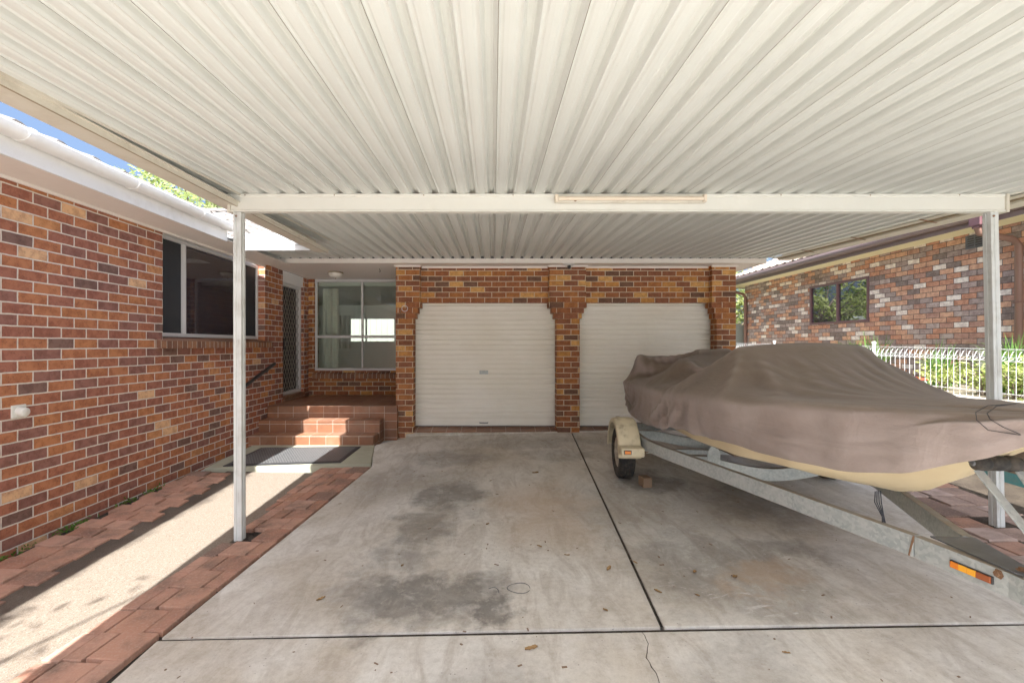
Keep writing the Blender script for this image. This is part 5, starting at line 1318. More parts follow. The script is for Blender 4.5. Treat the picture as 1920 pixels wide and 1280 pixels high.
0,1,0,0,1,0,-1,0,0,-1,0,0,0,0,0,0,-1,0,0,0,0,0,0,-1,0,0,0,0,0,-1,0,0,0,-1,0,0,0,0,0,1,0,0,0,0,0,0,0,0,0,0,0,0,0,0,0,0,0,0,0,0,0,0,0,0,0,0,0,0,0,0,0,0,0,0,0,0,0,0,0,0,0,0,0,0,0,0,0,0,0,0,0,0,
0,0,0,0,0,0,0,0,0,0,0,0,0,0,0,0,0,0,0,0,0,0,0,0,0,0,-4,-3,-2,-2,-1,-2,-2,-2,-2,-1,0,1,1,1,1,1,1,2,2,2,2,2,1,1,1,1,1,0,0,0,0,0,0,0,0,0,0,0,0,0,0,0,0,0,0,0,0,0,0,0,0,0,0,0,0,0,0,0,0,0,0,0,0,0,
0,0,0,0,0,0,0,0,0,0,0,0,0,-4,-3,-5,-3,-1,1,2,2,2,1,2,1,2,1,2,1,1,2,0,1,1,0,0,0,0,0,0,-1,-1,0,-1,-1,-1,-1,-1,-1,-2,-1,-1,0,-1,0,-1,0,-1,-1,0,-1,-1,-1,-1,-1,0,0,0,1,0,0,1,0,0,0,-1,-1,-1,0,-1,0,
0,0,1,1,1,4,3,0,1,1,1,0,0,-1,-1,-1,0,1,0,0,-1,0,-1,1,1,1,0,1,1,1,0,1,1,0,0,0,0,0,0,0,0,0,0,0,0,0,0,0,0,0,0,0,0,0,0,0,0,0,0,0,0,0,0,0,0,0,0,0,0,0,0,0,0,0,0,0,0,0,0,0,0,0,-2,-12,-8,-5,-6,-4,0,
1,1,1,1,1,1,0,1,1,2,2,1,3,2,2,3,3,3,2,2,2,0,-1,-1,-1,0,0,0,0,0,0,0,0,0,0,0,0,0,0,0,0,0,0,-1,-1,-2,-2,-1,-1,1,0,1,1,1,0,0,0,0,0,0,0,0,0,-1,-1,-5,-4,-1,10,3,3,2,2,1,0,-1,-1,-1,0,0,0,-1,0,-1,-1,
1,0,0,1,1,0,0,1,0,1,0,0,0,0,0,0,0,0,0,0,0,0,0,0,0,0,0,0,0,0,0,0,0,0,0,0,0,0,0,0,0,0,0,0,0,0,0,1,0,0,0,0,0,0,0,0,0,0,0,-6,-17,-6,-4,-3,1,3,2,2,0,-1,0,-1,-1,0,-1,-2,-3,-1,1,2,2,2,2,2,2,3,3,3,3,
2,0,-2,-2,-1,0,0,0,0,0,0,1,0,0,0,0,0,1,0,1,1,1,1,0,-2,-2,-3,-2,-2,-1,1,2,2,2,-1,-2,-1,1,2,3,1,0,-2,-4,-7,6,1,3,3,3,3,1,1,-1,0,0,0,0,1,-1,0,-1,0,0,0,1,0,0,0,0,1,0,0,0,0,0,-1,0,0,0,0,0,0,0,0,
-1,0,0,1,0,1,0,0,0,0,-1,0,0,1,0,1,0,0,0,-1,0,1,1,2,0,0,0,0,0,0,0,0,0,0,0,-1,-12,-14,4,-2,-2,-2,-1,-4,-3,-1,0,1,0,1,0,1,1,0,-2,-3,-2,0,3,3,2,0,1,2,1,2,3,3,3,1,-2,-2,-2,0,1,0,0,0,0,0,1,0,0,0,0,
0,0,1,1,1,2,2,0,-1,-2,-4,-3,-2,-1,1,3,3,1,-2,-2,0,2,4,2,0,-3,3,-4,-1,3,4,2,3,1,1,0,-1,0,1,0,0,0,0,-1,0,0,0,0,0,0,0,0,0,1,0,-1,0,-2,0,0,0,0,0,0,0,0,-1,0,0,1,0,1,0,0,0,-1,0,0,1,1,0,1,0,0,-1,-1,
1,2,3,1,1,0,0,0,0,0,0,0,0,0,0,-1,-15,-10,4,1,-7,-8,-2,2,3,2,2,0,0,-1,0,-1,-2,-1,0,0,-2,-3,-2,1,4,3,0,0,1,1,1,1,3,3,3,0,-3,-3,0,1,1,0,0,0,0,0,0,0,0,0,0,0,0,0,0,1,2,3,3,0,-2,-4,-4,-3,-1,0,3,5,
2,-2,-3,-1,3,5,2,6,-4,-4,-2,3,3,2,2,2,1,-1,-1,0,1,1,0,0,-1,0,-1,0,0,0,0,0,0,0,0,0,0,-1,-1,-1,-1,0,1,0,0,0,-1,-1,0,1,1,0,1,0,0,-1,0,0,0,1,0,1,0,0,0,0,0,3,2,2,1,1,0,0,0,0,0,0,0,0,0,0,-2,-10,-5,
1,-7,-6,0,2,2,1,0,0,-1,-2,-3,-1,1,1,-2,-2,0,1,0,-2,-3,0,3,3,1,-1,0,2,0,0,2,3,4,0,-3,-2,0,1,1,0,0,0,0,0,0,0,0,-1,0,0,0,0,0,0,0,2,3,4,2,-2,-5,-4,-2,-1,0,3,5,2,-3,-3,0,5,11,-1,-3,-4,-1,2,2,1,3,
2,-1,-1,0,1,1,1,0,-1,0,-1,0,0,0,0,0,0,1,0,0,-1,-1,-2,-1,1,0,0,0,0,0,-1,-1,0,-1,0,1,1,1,-1,0,0,0,1,0,0,0,1,1,0,0,0,1,3,2,1,0,0,0,0,0,0,1,-1,0,1,0,-2,-9,-2,2,-4,-3,-4,-2,-1,1,-2,3,-2,1,0,-4,-1,
2,1,-2,-2,0,2,0,-1,-1,-1,1,4,1,-2,1,1,0,0,1,2,4,0,-3,-2,1,2,1,0,0,-1,0,0,0,0,0,-1,0,0,0,-1,0,0,0,0,1,4,5,2,-3,-5,-2,0,-2,0,4,4,0,-4,-2,10,4,-1,-2,-3,0,1,0,2,4,-1,-1,0,1,1,1,1,0,-1,0,0,1,-1,0,
-2,1,1,2,-1,0,-2,-2,-2,0,1,1,0,1,-1,0,-3,-2,1,1,1,0,1,0,0,-1,0,1,0,0,0,0,1,0,-1,-1,2,2,1,0,1,0,-1,-1,1,2,1,-1,-1,2,1,-4,-8,-4,-1,-3,0,1,0,-5,2,-1,0,-3,0,2,-1,1,0,-1,0,1,0,0,1,0,1,0,0,1,1,-1,
1,1,-1,1,0,0,2,3,-1,-2,0,1,2,0,0,0,-1,1,0,-1,0,0,0,-1,0,0,-1,0,0,0,0,0,1,3,6,0,-2,-4,1,-1,-2,0,4,2,-1,-1,4,2,0,-2,-1,0,-1,0,5,-2,1,0,1,1,1,0,2,-2,1,1,1,-1,0,1,1,0,0,-1,0,-1,-1,0,-1,0,-1,0,1,
0,-1,-1,0,0,0,0,-1,0,0,-1,0,0,1,0,-1,0,1,0,0,0,0,0,0,-1,0,2,1,-1,0,1,0,1,-1,1,1,1,-4,0,-11,0,-4,-6,-2,5,-4,-5,-2,-1,1,1,2,1,2,1,1,2,1,1,2,1,1,2,1,1,2,1,2,1,2,1,1,2,1,1,1,0,1,2,0,1,0,1,0,1,0,
1,0,0,1,0,0,0,0,1,0,0,-1,0,0,0,-1,0,1,5,0,0,-1,-3,1,-1,0,-1,0,0,1,-1,1,0,0,-1,0,0,0,1,1,1,0,0,0,2,1,2,2,1,1,-1,0,-1,1,0,0,-1,-1,-1,-1,0,0,1,1,0,0,-2,-3,-2,-2,-1,0,0,0,0,0,-1,-1,-1,0,0,-1,0,0,
-1,-1,-1,-1,1,0,-1,-1,0,-1,-1,-1,1,0,-1,1,2,0,-6,2,-3,-3,-4,-5,-4,0,2,5,-5,-6,-7,-5,-3,-1,0,2,2,2,2,1,2,2,2,1,2,2,2,2,2,2,2,2,2,2,3,0,2,2,1,2,-1,1,2,-1,0,0,0,1,0,1,1,0,1,0,1,0,0,1,0,0,1,1,-1,
1,1,1,1,0,-2,2,2,-2,-6,-4,-1,0,0,-1,1,0,-1,0,-1,0,1,0,0,0,1,0,1,3,1,1,4,4,0,-2,-2,0,1,1,1,1,0,0,0,1,1,1,0,1,0,-1,-2,-1,-1,-1,0,-1,0,-1,0,-1,-2,0,-1,-1,0,-1,-1,0,-1,-1,-1,0,-1,0,-1,0,-1,-2,0,
0,0,-1,0,2,0,-5,2,0,-2,0,1,0,-1,0,-2,-5,-3,-4,-4,-5,-5,-5,-4,-3,0,1,1,2,2,2,2,2,3,2,2,2,3,2,2,3,2,3,3,1,1,2,3,0,-1,2,-1,-1,0,-1,0,0,0,0,0,0,0,0,-1,0,0,0,1,0,1,0,1,1,1,0,1,1,1,1,1,2,1,-2,-5,
-4,-2,0,0,0,0,-1,0,0,0,0,0,0,0,0,2,6,5,-1,-2,-2,-2,0,1,1,2,2,1,0,0,0,1,1,2,1,0,1,-1,-1,0,-1,0,0,-1,0,0,-1,0,-1,-1,-1,0,-1,0,-1,0,-1,-1,0,-1,0,-1,0,-1,-1,-1,0,0,0,-1,0,2,0,-2,0,0,3,0,-1,-1,0,
0,-4,-6,-4,-3,-3,-2,-2,-2,-3,-3,-5,-4,-2,-1,1,2,2,2,3,2,3,2,3,3,2,3,3,3,3,3,1,1,2,2,-1,1,-1,-1,0,-1,-1,-1,0,-1,-1,0,-1,-1,-1,0,-1,0,0,0,1,1,0,1,0,0,0,1,0,1,1,2,2,2,3,1,-2,-5,-3,-1,0,0,0,0,-1,
0,0,-1,0,6,2,-1,-2,-1,-1,-1,-1,1,0,2,2,1,2,1,1,2,2,0,1,1,0,1,0,-1,-1,0,0,0,1,0,0,-1,0,-1,-1,0,0,-1,0,0,-1,0,-1,-1,0,-1,0,0,-1,-1,-1,0,0,0,-1,1,1,0,-1,0,-1,2,0,0,-1,0,0,0,-1,-1,-4,-5,-6,-5,-3,
-3,-2,-1,-2,-2,-3,-3,0,0,2,2,3,2,3,3,3,3,3,3,3,4,3,3,1,1,1,0,1,0,-1,0,-2,-1,-1,-1,-2,-1,-1,-2,-1,-1,-1,-1,-1,-1,0,1,1,2,1,1,1,-1,0,-1,-1,0,0,2,2,2,3,2,2,2,-3,-3,0,0,-1,0,-1,0,2,-2,-2,-1,-1,0,
0,-2,-1,-1,1,2,3,4,4,1,0,-1,0,1,1,1,1,1,1,0,-1,0,0,0,1,0,0,0,0,0,-1,0,0,0,-1,0,0,0,-1,-1,0,-1,0,0,-1,0,-1,-1,0,0,0,0,0,1,0,-1,0,0,1,0,-1,0,0,0,0,0,0,-1,-1,-1,-2,-5,-7,-6,-4,-2,-2,-1,-1,-2,-1,
-1,1,2,2,2,3,3,3,3,4,3,4,3,4,4,0,1,0,1,0,1,-1,-3,-1,-2,-2,-2,-1,-2,-2,-1,-2,-1,-1,-2,0,-1,0,0,1,1,0,2,1,0,1,1,2,1,0,1,0,1,2,2,2,3,2,1,0,-3,0,0,-2,-3,-2,-1,-1,-2,-2,0,1,2,1,0,1,0,1,1,0,0,-1,1,
1,1,2,1,1,0,1,-1,0,0,1,0,1,0,1,0,0,-1,0,0,0,0,0,-1,0,0,-1,0,-1,0,0,-1,0,-1,-1,0,1,0,-1,0,1,0,-1,0,0,0,0,0,0,0,0,0,0,0,0,0,0,-1,-1,-1,-1,-4,-7,-7,-4,-2,0,-1,-1,0,0,2,1,2,2,3,3,3,4,3,4,3,5,1,1,
0,1,0,0,-2,0,0,-1,0,0,0,0,0,0,0,0,0,0,0,-2,-2,-4,-5,-1,-1,-1,0,0,1,1,2,1,2,1,1,1,2,2,1,1,2,4,3,0,-4,-3,-2,-2,-3,-2,0,1,0,0,-1,-1,0,-1,0,0,0,1,0,0,0,0,1,0,1,1,1,1,0,0,0,0,1,1,0,1,0,1,-1,0,0,0,
0,0,0,0,0,-1,0,-1,0,0,0,-1,0,-1,0,0,0,0,-1,1,0,0,-1,0,0,0,0,0,0,0,0,0,0,0,0,0,0,0,0,0,-1,-1,0,-1,-4,-8,-6,-2,0,0,0,0,1,2,1,3,2,3,2,4,3,2,3,0,1,0,1,0,1,0,0,0,1,0,0,0,0,0,0,0,0,0,0,0,0,-1,0,0,
-2,-1,-1,0,0,1,-1,-1,-1,-2,1,1,2,1,1,1,1,1,1,2,1,-2,-1,-1,-2,-1,-1,-1,-1,-1,-1,0,-1,0,0,0,0,0,0,-1,0,0,0,1,0,1,1,1,0,0,0,0,0,1,0,1,1,0,0,0,0,0,0,0,0,0,0,0,0,-1,0,0,0,-1,0,0,-1,0,0,0,0,0,0,0,
0,-1,0,0,0,0,0,0,0,0,0,0,0,0,0,0,0,0,0,0,0,0,-1,0,0,-1,-5,-7,-3,0,1,0,1,1,2,2,2,3,2,4,1,1,0,1,0,1,0,0,1,0,0,1,0,0,0,0,0,0,0,0,0,0,0,0,0,0,0,0,0,0,-1,0,0,0,0,0,0,-1,0,-1,1,0,1,1,0,1,1,0,1,-1,
-1,-2,-1,-1,-1,-1,-1,0,0,-1,-1,0,-1,0,0,0,0,0,1,0,1,0,0,0,1,0,0,0,0,0,1,0,1,0,1,0,0,0,0,0,0,0,0,0,0,0,-1,0,0,0,-1,0,0,0,-1,0,0,0,0,0,0,0,-1,0,0,0,0,0,0,0,0,0,0,0,0,0,0,0,0,0,0,0,0,0,0,0,0,-1,
0,-1,-7,-1,1,0,0,1,1,2,5,1,1,1,0,1,0,0,1,0,0,1,0,0,1,0,0,0,0,0,0,0,0,0,0,0,0,0,0,0,0,0,0,0,-1,0,0,0,0,0,0,0,0,0,0,0,1,0,1,0,1,0,0,-1,-1,-1,-1,-1,-1,-1,0,-1,-1,0,0,0,0,0,0,0,0,0,0,0,0,0,1,0,0,
0,0,0,0,1,0,1,0,1,0,0,0,0,0,0,0,0,0,0,0,-1,0,0,0,-1,0,0,0,-1,0,1,0,-1,0,0,0,-1,0,0,0,0,0,0,0,0,0,0,0,0,0,0,0,0,0,0,0,0,0,0,0,0,0,0,0,0,0,0,0,1,1,0,-1,1,0,0,1,0,1,0,1,0,0,1,0,0,0,1,0,0,0,0,0,
0,0,0,0,0,0,0,0,0,0,0,0,0,0,-1,0,0,0,0,0,0,0,0,0,0,0,1,0,0,1,0,0,0,0,-1,-1,-1,-1,0,-1,0,0,-1,0,0,-1,0,0,0,0,-1,0,0,0,0,0,1,0,0,0,0,1,0,0,1,0,0,1,0,0,0,0,0,0,0,0,0,0,-1,0,0,0,0,0,-1,0,0,0,0,0,
0,-1,0,0,0,-1,0,0,0,0,0,0,0,0,0,0,0,0,0,0,0,0,0,0,0,0,0,0,0,0,0,0,0,0,0,1,0,0,1,0,-1,1,0,1,0,0,1,0,1,0,0,1,0,0,0,1,0,0,0,0,0,0,0,0,0,0,0,0,0,0,0,0,0,0,0,0,0,-1,0,0,0,0,0,0,0,0,0,0,1,0,0,0,0,
0,0,0,-1,-1,0,-1,0,-1,0,0,-1,0,0,-1,0,0,0,0,0,0,0,1,0,0,0,0,0,0,0,1,0,0,0,0,1,0,0,0,0,0,0,0,0,0,0,-1,0,0,0,0,0,-1,0,0,0,0,0,0,-1,0,0,0,-1,0,0,0,0,0,0,0,0,0,0,0,0,0,0,0,0,0,0,0,0,0,0,0,0,0,0,
0,0,0,0,1,0,0,0,0,1,0,1,0,0,1,0,1,0,0,1,0,0,1,0,0,0,0,0,1,0,0,0,-1,0,0,0,0,0,0,0,0,0,0,0,0,0,0,-1,0,0,0,0,0,0,0,0,0,0,1,0,0,0,0,-1,0,-1,0,-1,0,0,-1,0,0,0,0,0,0,0,-1,0,0,0,0,1,0,0,0,0,0,0,0,0,
0,0,0,0,1,0,0,0,0,0,0,0,0,0,0,-1,0,0,0,0,0,0,-1,0,0,0,0,0,0,-1,0,0,-1,0,0,0,0,0,0,0,0,0,0,0,0,0,0,0,0,0,0,0,0,0,0,0,0,0,0,0,0,0,0,0,0,0,1,0,1,0,1,0,1,0,0,1,0,0,1,0,0,1,0,0,0,0,1,0,0,0,0,0,0,
0,0,0,0,0,-1,0,0,0,0,0,0,0,0,0,0,-1,0,0,0,0,0,0,0,0,0,0,0,0,0,0,-1,0,0,0,-1,0,0,0,0,0,0,-1,0,0,0,0,0,0,0,0,0,0,0,1,0,0,0,0,0,0,0,0,0,0,0,0,0,0,0,0,0,-1,0,0,0,0,0,0,0,0,-1,0,0,0,0,0,0,-1,0,-1,
0,0,0,0,0,0,0,0,0,0,0,0,0,0,0,0,0,0,0,0,0,0,0,0,0,0,0,0,0,0,0,0,0,1,1,1,0,1,0,0,0,0,1,0,0,1,0,0,1,0,0,0,1,0,0,0,1,0,0,0,-1,0,0,0,0,0,0,0,-1,0,0,0,0,0,0,0,0,-1,0,0,0,0,0,0,0,-1,0,0,0,0,0,0,0,
0,0,0,-1,0,0,0,0,0,0,0,0,0,0,0,0,0,0,0,0,0,0,0,0,0,0,0,0,0,0,0,0,0,0,0,0,0,0,-1,0,0,0,0,0,0,0,0,0,0,0,-1,0,0,0,0,-1,0,-1,0,0,0,0,0,0,0,0,0,0,0,0,0,0,0,0,0,0,0,0,0,0,0,0,0,0,0,0,0,0,0,-1,0,1,
3,0,1,1,1,1,0,1,0,0,0,-1,0,0,0,0,0,0,1,0,0,0,1,0,0,0,1,0,0,0,0,0,-1,0,0,-1,0,0,0,-1,0,0,0,0,-1,0,0,0,-1,0,0,0,0,0,-1,1,0,0,0,0,0,0,0,0,0,0,0,0,0,0,0,0,0,0,0,0,0,-1,0,0,0,0,0,0,0,0,0,0,0,0,0,
0,0,0,0,0,0,-1,0,0,0,0,0,0,0,0,0,0,0,0,-1,0,0,0,-1,0,-1,0,0,0,0,0,0,0,0,0,0,0,0,0,0,0,0,0,0,0,0,0,0,0,0,0,1,1,5,3,-1,0,-1,-1,-1,1,2,3,2,1,1,1,0,0,0,-1,-2,-2,-1,-1,0,0,0,0,0,-1,0,0,1,1,1,1,0,
1,-1,-1,-1,-1,0,0,0,-1,0,0,0,-1,0,-1,0,-1,0,0,-1,0,0,0,-1,0,0,0,0,0,1,0,0,0,0,0,0,1,0,0,0,0,0,0,0,0,0,0,-1,0,0,0,0,0,0,0,0,0,0,0,0,-1,0,0,0,0,0,0,0,0,-1,0,0,0,0,0,0,0,0,0,0,0,0,-1,0,0,0,-1,0,
-1,0,0,0,0,0,0,0,0,0,0,0,0,0,0,0,0,0,0,0,0,0,0,1,0,4,8,5,0,0,0,0,0,0,0,0,-2,-2,2,2,2,2,2,1,1,0,1,0,1,0,0,-1,0,-1,-1,-1,0,-1,-1,-1,-1,-1,-1,-1,-1,-1,-1,-1,-1,-1,-1,0,0,-1,0,-1,0,-1,0,-1,0,0,
-1,0,-1,0,0,-1,0,0,1,0,1,0,0,1,0,0,1,0,0,0,0,0,0,0,0,0,0,0,0,0,-1,0,0,0,0,0,0,0,-1,0,0,-1,0,0,0,0,0,0,0,0,-1,0,0,0,0,0,0,0,0,0,0,0,0,-1,0,0,0,-1,0,-1,0,1,-1,0,0,0,0,0,0,0,0,0,0,0,0,0,0,0,1,0,
1,3,7,8,5,1,0,0,0,0,0,0,-1,0,0,1,0,-1,-2,0,1,2,2,1,1,0,0,0,0,0,0,0,-1,-1,-1,-1,-1,-1,-1,0,-1,-1,-1,-1,-1,-1,-1,-1,-2,-1,0,-1,-1,-1,0,-1,0,-1,-1,0,-1,0,-1,0,-1,0,-1,0,1,0,1,1,0,1,0,1,0,0,1,0,
0,0,0,0,0,0,0,0,0,0,0,0,0,0,0,0,0,0,0,0,-1,-1,0,-1,0,0,0,0,-1,0,-1,0,0,0,0,0,0,0,0,0,0,0,0,0,0,-1,0,0,-1,0,-1,0,1,-1,0,0,0,0,0,0,0,0,0,0,0,1,1,0,1,4,7,8,6,3,1,1,1,0,0,0,-1,0,-1,0,-1,-1,0,0,0,
1,0,0,-1,-1,0,1,2,0,1,-1,-1,0,-1,0,0,-1,0,-1,0,-1,-1,-1,-1,-2,-1,-1,-1,-1,-1,-1,-1,-1,-1,-1,-1,-1,-1,-1,-1,0,-1,-1,0,-1,-1,-1,-1,0,0,2,1,1,1,1,0,1,1,0,1,1,0,0,1,0,0,0,1,0,0,0,-1,-1,0,-1,-1,0,
0,0,0,-1,-1,0,-1,-1,-1,0,0,0,0,-1,0,0,-1,0,0,1,0,0,0,0,0,0,0,0,0,0,-1,1,-1,-1,0,-1,1,0,-1,0,0,0,0,0,0,0,0,1,1,0,2,5,7,7,6,4,2,2,2,2,1,0,-1,-1,-1,-1,-1,-1,-1,-1,-1,-1,-1,0,0,0,0,1,0,0,0,0,0,0,
-1,-1,0,-1,-1,-1,0,-1,0,-1,0,-1,-1,-1,-1,-1,-2,-1,-1,0,-1,0,-1,-1,0,-1,-1,-1,-1,-1,-1,-1,-1,-1,-1,-1,-1,0,-1,2,1,2,1,2,1,1,1,1,1,1,1,1,0,-1,-1,-1,0,0,1,0,-1,-1,-1,-1,-1,0,-1,1,0,-1,0,-2,-1,
-1,0,-1,0,0,0,0,-1,0,0,0,0,0,0,0,0,0,0,0,0,1,1,0,-1,0,0,0,-2,0,0,0,0,-2,0,1,0,0,0,0,1,1,4,6,6,6,5,3,3,2,2,3,3,2,0,-1,-1,-2,-1,-2,-1,-2,-1,-1,-1,-2,-1,0,-1,0,-1,0,0,0,0,-1,0,0,-1,0,-1,-1,-1,
-1,-1,0,-1,-1,0,-1,0,-1,-1,-1,-1,-2,0,-1,0,-1,0,0,0,-1,0,-2,-1,-2,-1,-1,-1,-1,-1,-2,-2,-4,2,3,2,2,3,2,1,1,1,0,0,1,1,2,0,-1,-1,-1,-1,-1,0,1,1,-1,-1,0,-1,-1,0,-1,1,0,0,-1,-1,-1,0,-1,0,0,0,0,0,
0,-1,0,0,0,0,1,0,0,0,0,0,1,0,1,0,-1,0,0,0,-2,0,2,-2,0,-3,1,0,1,0,0,7,5,4,4,4,3,2,2,3,5,5,4,1,-1,0,-2,-1,-2,-1,-2,-2,-1,-2,-1,-2,-1,-1,-2,-1,-1,0,-1,0,-1,0,-1,0,-1,0,-1,-1,-1,-1,-1,-1,-1,-1,0,
-1,-1,-1,-1,0,-2,-1,-1,-2,-1,-1,0,0,0,-1,0,0,0,-1,-2,-2,-1,-2,-1,-1,-1,-2,-8,1,5,-1,6,5,3,3,2,1,0,0,1,1,1,1,1,-1,-1,-2,-1,0,0,1,0,-1,0,-1,-1,-1,0,0,0,1,0,-1,0,-1,-1,0,0,0,0,1,0,0,0,-1,0,1,0,
1,0,0,0,0,0,1,0,1,0,-1,0,1,-1,-2,0,3,-2,0,-1,4,3,-1,1,-2,3,4,4,4,5,5,6,6,4,2,-1,-1,-1,-2,-1,-2,-2,-1,-2,-1,-2,-2,-1,-2,-1,-2,-1,-1,-2,-1,-1,-1,0,-1,-1,0,-1,-1,0,-1,-1,-1,-1,-1,-1,-1,-1,-1,-1,
-1,-2,-1,-1,-1,-1,-1,-2,-1,-1,-1,0,0,-1,0,0,0,0,-1,0,0,0,1,1,3,5,-2,2,2,-1,-1,-2,-1,-1,0,-1,0,-1,0,1,1,2,0,0,-1,0,-1,0,1,1,1,0,0,0,-1,0,0,1,0,1,0,0,-1,0,0,0,0,0,1,0,0,0,0,0,1,0,0,1,0,0,1,0,0,
0,1,1,0,-1,0,1,-1,-2,0,4,-2,3,4,4,5,3,-3,-4,6,3,7,5,5,3,1,-1,-1,-2,-2,-1,-2,-1,-2,-1,-1,-2,-2,-1,-2,-1,-2,-1,-2,-1,-1,-2,-1,-1,-1,-1,-1,-1,-1,-1,0,-1,-1,-1,-1,-1,-1,-1,-1,-2,-1,-1,-2,0,-2,-1,
-1,0,0,1,1,2,0,3,0,-2,-2,-1,1,2,3,3,1,1,3,2,-2,-4,1,2,1,0,0,-1,1,0,1,-1,-3,-3,-2,-1,0,0,1,-1,-1,-2,-2,-1,-1,0,1,0,1,0,1,0,1,0,1,1,0,0,1,0,0,0,0,0,1,0,1,0,1,0,0,1,0,0,1,0,1,0,0,0,1,0,1,0,0,0,
1,-1,-2,0,2,2,12,0,3,1,-3,4,5,4,1,1,0,-2,-1,-1,0,-2,-1,-1,-1,-1,-1,-1,-1,-2,-1,-1,-2,-1,-1,-1,-2,-1,-1,-1,-1,-1,-1,-1,-1,-1,-1,-1,0,-1,-1,-1,0,-1,-1,-1,-1,-1,0,1,1,1,1,3,-1,2,0,0,1,1,2,-3,-3,
1,3,3,2,1,1,1,1,1,-1,-5,-3,3,3,1,0,0,0,-1,-1,-1,-1,-1,0,0,0,-2,-2,-2,-1,1,0,-1,0,-1,-1,0,0,1,-1,-1,-2,-1,-2,0,0,2,1,2,1,0,1,0,0,0,1,0,1,1,0,0,1,0,0,0,1,2,0,0,0,0,1,0,1,1,-1,0,-1,1,-1,-2,0,0,
0,0,0,0,0,0,0,0,0,0,0,0,0,0,0,0,0,0,0,0,0,0,0,0,0,0,0,0,0,0,0,0,0,0,0,0,0,0,0,0,0,0,0,0,0,0,0,0,0,0,0,0,0,0,0,0,0,0,0,0,0,0,0,0,0,0,0,0,0,0,0,0,0,0,0,-1,-2,-2,-4,-3,-4,-3,-3,-2,-2,-2,-1,-1,1,
1,1,3,2,3,3,3,2,3,3,2,1,1,1,0,0,0,0,0,0,0,0,0,0,0,0,0,0,0,0,0,0,0,0,0,0,0,0,0,0,0,0,0,0,0,0,0,0,0,0,0,0,0,0,0,0,0,0,0,0,0,0,0,2,-4,-2,0,-1,-2,-2,-2,-1,-1,-1,-2,-1,-1,-1,-1,-2,-1,-2,-2,-2,-1,
-2,-1,-2,-1,-1,-1,-1,-1,-1,-1,-1,0,-1,0,-1,0,-1,0,-1,0,0,-1,0,0,0,0,1,1,1,0,0,0,0,0,-1,0,0,-1,1,0,0,1,1,0,0,0,0,0,1,1,0,-2,1,0,-1,-2,-1,-1,-1,0,0,0,1,2,2,3,4,4,3,4,4,4,3,4,3,2,2,2,1,1,0,0,0,
0,0,0,0,0,0,0,0,0,0,0,0,0,0,0,0,0,0,0,0,0,0,0,0,0,0,0,0,0,0,0,0,0,0,0,0,0,0,0,0,0,0,0,0,1,0,1,-4,-2,-2,-2,-3,-3,-2,-3,-2,-2,-2,-2,-1,-1,-1,-1,0,-1,-1,0,-1,0,-1,0,-1,-1,-1,-2,-1,-1,-1,-1,-1,
-1,-1,-1,-1,-1,-1,0,-1,-1,-1,-1,-1,-1,0,-1,-1,0,0,0,-1,0,0,0,-1,0,0,0,0,0,1,0,0,0,1,0,0,1,2,2,2,0,0,0,0,-1,0,0,0,0,1,2,2,3,2,4,3,4,4,4,3,4,3,3,3,2,1,2,0,0,0,0,0,0,0,0,0,0,0,0,1,0,0,0,0,0,0,0,
0,0,0,0,0,0,0,0,0,0,0,1,0,0,0,0,0,1,0,0,0,0,0,0,0,0,0,0,1,0,-2,-2,-2,-2,-4,-3,-3,-3,-2,-1,-2,-1,-2,-1,-1,-1,-1,-1,0,-1,-1,-1,-1,0,-1,0,-1,0,-1,0,-1,-1,-1,-2,0,-1,-1,-1,-1,-1,-1,-1,-1,-1,-1,0,
-1,-1,-1,0,-1,0,-1,0,0,0,0,0,-1,0,0,1,0,0,0,0,1,0,0,1,0,1,1,3,0,0,0,0,0,0,0,0,1,0,2,1,2,2,3,3,3,3,3,2,3,3,2,2,2,1,1,1,0,0,0,0,1,0,0,0,0,0,0,0,1,0,0,0,0,0,0,1,0,0,0,0,1,0,0,0,0,1,0,0,1,0,3,2,
2,0,0,0,0,0,0,0,0,0,0,2,-2,-3,-3,-2,-3,-2,-3,-2,-3,-1,-2,-1,-2,-1,-1,-1,-2,-1,0,-1,0,-1,-1,-1,0,-1,-1,-1,-1,0,-1,0,-1,0,-1,-1,-1,-1,-1,-1,-1,-1,-1,-1,-1,0,-1,-1,-1,-1,0,-1,-1,0,0,-1,0,-1,0,1,
0,0,0,0,1,0,0,0,1,0,0,1,1,0,1,2,1,0,0,0,0,0,0,1,0,1,1,1,1,2,2,2,1,2,2,2,2,1,1,2,1,0,1,0,0,0,1,0,0,1,0,0,1,0,0,0,0,1,0,0,1,0,0,1,0,1,0,0,1,0,1,0,1,1,1,4,4,3,2,2,0,0,0,0,0,0,0,0,0,0,2,-3,-3,-2,
-4,-2,-3,-2,-3,-2,-2,-2,-1,-1,-1,-1,-1,-1,-1,-1,-1,0,-1,0,-1,-1,0,-1,-1,-1,-1,0,-1,-1,0,-1,-1,0,-1,-1,-1,-1,-1,-1,-1,-1,-1,0,-1,-1,-1,-1,0,-1,-1,-1,0,0,0,0,-1,0,1,0,0,0,0,1,1,0,0,1,0,1,1,1,0,
2,1,0,0,0,0,0,1,0,0,0,1,1,0,1,1,1,1,0,1,1,1,0,1,0,1,0,1,0,0,1,0,1,0,1,0,1,0,0,0,1,0,0,1,0,1,1,0,1,0,1,0,1,1,1,1,2,4,5,4,4,3,2,2,0,0,0,0,0,0,0,0,0,0,3,-4,-4,-3,-2,-3,-5,-2,-2,-1,-2,-1,-2,0,-1,
